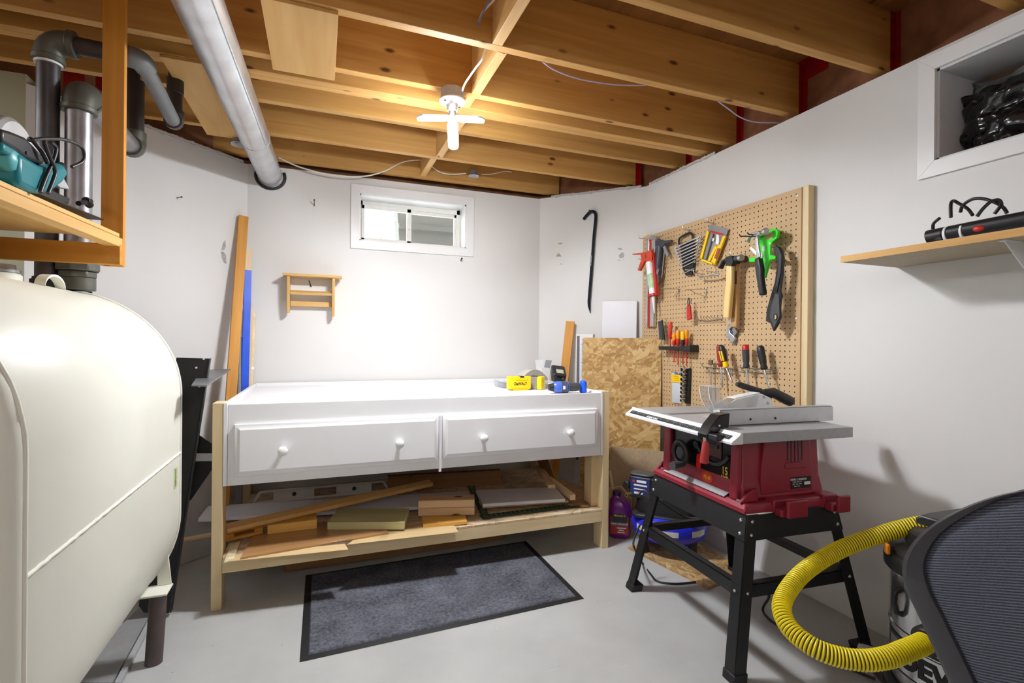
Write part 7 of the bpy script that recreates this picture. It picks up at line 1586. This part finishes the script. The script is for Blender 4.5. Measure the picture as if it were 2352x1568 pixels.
def vband(z0, z1, name, mat, a0=-1.3, a1=1.6): 
    n = 30; b = MB(); r = 0.1868
    b.grid([[(r * math.cos(va + a0 + (a1 - a0) * i / n), r * math.sin(va + a0 + (a1 - a0) * i / n), z) for i in range(n + 1)] for z in (z0, z1)]); return b.build(name, mat, vc, solid=0.0006)
vband(0.214, 0.216, 'trim_line', M_INK); vband(0.2205, 0.2275, 'trim_line', M_INK); vband(0.125, 0.1275, 'trim_line', M_INK)
# inlet and hose
HP = [Dp(2130, 1473, 1.30), Dp(2108, 1484, 1.285), Dp(2075, 1497, 1.27), Dp(2040, 1510, 1.26), Dp(1990, 1517, 1.26), Dp(1930, 1510, 1.275), Dp(1870, 1488, 1.30), Dp(1818, 1448, 1.35), Dp(1796, 1405, 1.40), Dp(1803, 1368, 1.45), Dp(1835, 1325, 1.50), Dp(1880, 1290, 1.54), Dp(1935, 1260, 1.56), Dp(1995, 1237, 1.56), Dp(2060, 1217, 1.55), Dp(2120, 1204, 1.53), Dp(2190, 1198, 1.5), Dp(2260, 1210, 1.48)]
path = spline(HP, 24)
cum = [0.0]
for p, q in zip(path[:-1], path[1:]): cum.append(cum[-1] + (q - p).length)
Lh = cum[-1]; pitch = 0.0082; nrib = int(Lh / pitch)
def along(s):
    lo = 0
    import bisect
    i = min(len(cum) - 2, max(0, bisect.bisect_right(cum, s) - 1)); u = (s - cum[i]) / max(1e-9, cum[i + 1] - cum[i]); return path[i].lerp(path[i + 1], u)
pts = []; rad = []; mi = []
for k in range(nrib):
    for f, r in ((0.0, 0.0215), (0.3, 0.0215), (0.36, 0.0245), (0.6, 0.0255), (0.86, 0.0245), (0.92, 0.0215)):
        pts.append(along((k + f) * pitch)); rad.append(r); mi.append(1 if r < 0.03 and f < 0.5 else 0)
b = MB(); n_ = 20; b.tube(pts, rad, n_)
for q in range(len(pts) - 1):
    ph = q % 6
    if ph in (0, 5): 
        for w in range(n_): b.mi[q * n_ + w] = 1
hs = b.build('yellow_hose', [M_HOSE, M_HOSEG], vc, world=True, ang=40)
d0 = (path[4] - path[0]).normalized(); c0_ = path[0]
MB().tube([c0_ - d0 * 0.07, c0_ - d0 * 0.02, c0_ + d0 * 0.004, c0_ + d0 * 0.012], [0.03, 0.036, 0.037, 0.031], 24).build('hose_cuff', M_BLACK, vc, world=True, ang=50)
MB().tube([c0_ - d0 * 0.15, c0_ - d0 * 0.07], [0.045, 0.034], 24).build('inlet_port', M_BLACK, vc, world=True)
# things on the floor by the vacuum
fpd = thing('foot_pedal', 'black ribbed plastic pedal on the floor below the hose', 'pedal', RZ(2065, 1560, 0))
c = RZ(2082, 1566, 0.0)
fM = Matrix.Translation(c) @ Matrix.Rotation(-0.5, 4, 'Z')
MB().prism(rrect(0.17, 0.11, 0.02, 3), 0.0, 0.03, fM, top=rrect(0.15, 0.09, 0.02, 3)).build('pedal_body', M_DKGREY, fpd, world=True, bevel=0.004)
for i in range(3): MB().box(-0.055, 0.055, -0.028 + 0.022 * i, -0.02 + 0.022 * i, 0.0302, 0.034, fM).build('rib', M_DKGREY, fpd, world=True)
wbk = RZ(1992, 1524, 0.0)
wb_ = thing('white_adapter', 'white plastic adapter lying on the floor beside the pedal', 'adapter', (wbk.x, wbk.y, 0))
wM = Matrix.Rotation(0.5, 4, 'Z')
MB().prism(rrect(0.10, 0.06, 0.01, 3), 0.0, 0.04, wM).build('adapter_body', M_WHITE, wb_, bevel=0.004); MB().box(-0.006, 0.006, -0.04, -0.03, 0.012, 0.028, wM).build('plug_pin', M_STEEL, wb_)
# ================================================================ office chair, back towards the camera
def mesh_fabric():
    k = NT('dark_mesh_fabric'); tc = k.n('ShaderNodeTexCoord'); mp = k.n('ShaderNodeMapping'); mp.inputs['Scale'].default_value = (1, 1, 1); mp.inputs['Rotation'].default_value = (0.35, 0, 0)
    k.l(tc, 'Object', mp, 'Vector'); wv = k.n('ShaderNodeTexWave', Scale=62.0, Distortion=0.6, Detail=1.0); wv.bands_direction = 'Z'; k.l(mp, 0, wv, 'Vector')
    mp2 = k.n('ShaderNodeMapping'); mp2.inputs['Scale'].default_value = (60, 260, 900); k.l(tc, 'Object', mp2, 'Vector'); n1 = k.n('ShaderNodeTexNoise', Scale=1.0, Detail=2.0); k.l(mp2, 0, n1, 'Vector')
    mx = k.n('ShaderNodeMix', _data_type='FLOAT'); mx.inputs[0].default_value = 0.55; k.l(wv, 'Fac', mx, 2); k.l(n1, 0, mx, 3)
    r = k.ramp([(0.25, rgb(36, 38, 48)), (0.75, rgb(92, 96, 110))]); k.l(mx, 0, r, 0); k.l(r, 0, k.b, 'Base Color')
    k.b.inputs['Roughness'].default_value = 0.85; k.bump(mx, 0, 0.6, 0.002); return k.m
M_MESH = mesh_fabric(); M_FRAME = plain('charcoal_frame', (58, 58, 62), 0.42, var=0.06, scale=50)
CHX = 1.225
ch = thing('office_chair', 'black mesh-back office chair in the right foreground', 'chair', (CHX + 0.25, 0.47, 0))
half = [(2440, 1120), (2395, 1121), (2352, 1126), (2290, 1138), (2235, 1156), (2180, 1182), (2135, 1214), (2103, 1252), (2089, 1296), (2097, 1345), (2122, 1400), (2158, 1478), (2205, 1580), (2260, 1700), (2330, 1760), (2440, 1775)]
inn = [(2440, 1126), (2395, 1127), (2352, 1133), (2298, 1147), (2250, 1168), (2205, 1194), (2168, 1224), (2144, 1262), (2136, 1300), (2148, 1350), (2178, 1410), (2218, 1490), (2268, 1590), (2318, 1690), (2370, 1730), (2440, 1738)]
O_ = [RX(*p, CHX) for p in half]; I_ = [RX(*p, CHX) for p in inn]
ym = O_[0].y
def full(P): return P + [Vector((p.x, 2 * ym - p.y, p.z)) for p in P[-2:0:-1]]
O_, I_ = spline(full(O_), 3, True), spline(full(I_), 3, True)
def curve_x(p, k=0.35): dy = p.y - ym; dz = p.z - 0.6; return Vector((p.x - k * dy * dy * 1.2 + 0.12 * dz * 0.6, p.y, p.z))
O2, I2 = [curve_x(p) for p in O_], [curve_x(p) for p in I_]
n_ = len(O2); b = MB()
fx = Vector((0.028, 0, 0)); bx = Vector((-0.012, 0, 0))
rings = [[o + fx * 0.9 for o in O2], [o for o in O2], [o.lerp(i, 0.35) + bx for o, i in zip(O2, I2)], [i + bx * 0.6 for i in I2], [i + fx * 0.4 for i in I2], [o.lerp(i, 0.4) + fx * 1.1 for o, i in zip(O2, I2)]]
vs = [p for r in rings for p in r]; fs = []
for a in range(6):
    c2 = (a + 1) % 6
    for i in range(n_): fs.append((a * n_ + i, a * n_ + (i + 1) % n_, c2 * n_ + (i + 1) % n_, c2 * n_ + i))
b.add(vs, fs); b.build('back_frame', M_FRAME, ch, world=True, ang=50)
# mesh: concentric rings bulging slightly to the camera
ctr = sum(I_, Vector()) / len(I_); rr_ = []
for s in (1.03, 0.97, 0.9, 0.75, 0.6, 0.45, 0.3, 0.15, 0.02):
    ring = []
    for p in I_:
        q = ctr + (p - ctr) * s; q = curve_x(q); q.x -= 0.012 * min(1.0, (1.03 - s) * 6) - 0.004; ring.append(q)
    rr_.append(ring)
b = MB(); b.loft(rr_, caps=False); b.build('mesh_back', M_MESH, ch, world=True, ang=70, solid=0.003)
MB().prism(rrect(0.42, 0.44, 0.09, 5), 0.43, 0.495, Matrix.Translation((CHX + 0.30 - (CHX + 0.25), -0.03, 0))).build('seat', M_MESH, ch, bevel=0.02, seg=3)
MB().cyl((0.05, -0.03, 0.1), (0.05, -0.03, 0.43), 0.028, n=16).build('gas_column', M_BLACK, ch)
for k in range(5):
    a = k * 2 * PI / 5 + 0.3; e = Vector((0.05 + 0.27 * math.cos(a), -0.03 + 0.27 * math.sin(a), 0.07))
    MB().tube([Vector((0.05, -0.03, 0.115)), e], [0.026, 0.015], 10).build('base_arm', M_BLACK, ch)
    MB().lathe([(0.0, -0.02), (0.024, -0.02), (0.024, 0.02), (0.0, 0.02)], 14, Matrix.Translation(e - Vector((0, 0, 0.045))) @ Matrix.Rotation(a, 4, 'Z') @ Matrix.Rotation(PI / 2, 4, 'X')).build('caster', M_BLACK, ch)
MB().tube([Vector((-0.0, -0.03, 0.45)), Vector((-0.06, -0.03, 0.47)), Vector((-0.035, -0.03, 0.62))], 0.022, 10).build('back_bracket', M_BLACK, ch)
# left armrest: pad tip shows past the back
ap = RX(2100, 1192, 1.25); aq = Vector((1.46, ap.y - 0.02, ap.z + 0.004))
MB().loft([[Vector((x, y0 + sy, z0 + sz)) for sy, sz in ((-0.03, -0.01), (0.034, -0.01), (0.038, 0.002), (0.025, 0.012), (-0.025, 0.012), (-0.034, 0.002))] for x, y0, z0 in ((ap.x, ap.y - 0.038, ap.z), (ap.x + 0.03, ap.y - 0.038, ap.z + 0.002), (aq.x, aq.y - 0.03, aq.z))]).build('arm_pad', M_BLACK, ch, world=True, bevel=0.004)
MB().tube([Vector((1.36, ap.y - 0.05, ap.z - 0.01)), Vector((1.36, ap.y - 0.05, 0.5)), Vector((1.36, 0.63, 0.46))], 0.014, 10).build('arm_post', M_BLACK, ch, world=True)
mate = 2 * 0.44 
MB().loft([[Vector((x, y0 + sy, z0 + sz)) for sy, sz in ((-0.03, -0.01), (0.034, -0.01), (0.038, 0.002), (0.025, 0.012), (-0.025, 0.012), (-0.034, 0.002))] for x, y0, z0 in ((ap.x, 2 * ym - ap.y + 0.038, ap.z), (aq.x, 2 * ym - aq.y + 0.03, aq.z))]).build('arm_pad', M_BLACK, ch, world=True, bevel=0.004)
MB().tube([Vector((1.36, 2 * ym - ap.y + 0.05, ap.z - 0.01)), Vector((1.36, 2 * ym - ap.y + 0.05, 0.5)), Vector((1.36, 2 * ym - 0.63, 0.46))], 0.014, 10).build('arm_post', M_BLACK, ch, world=True)
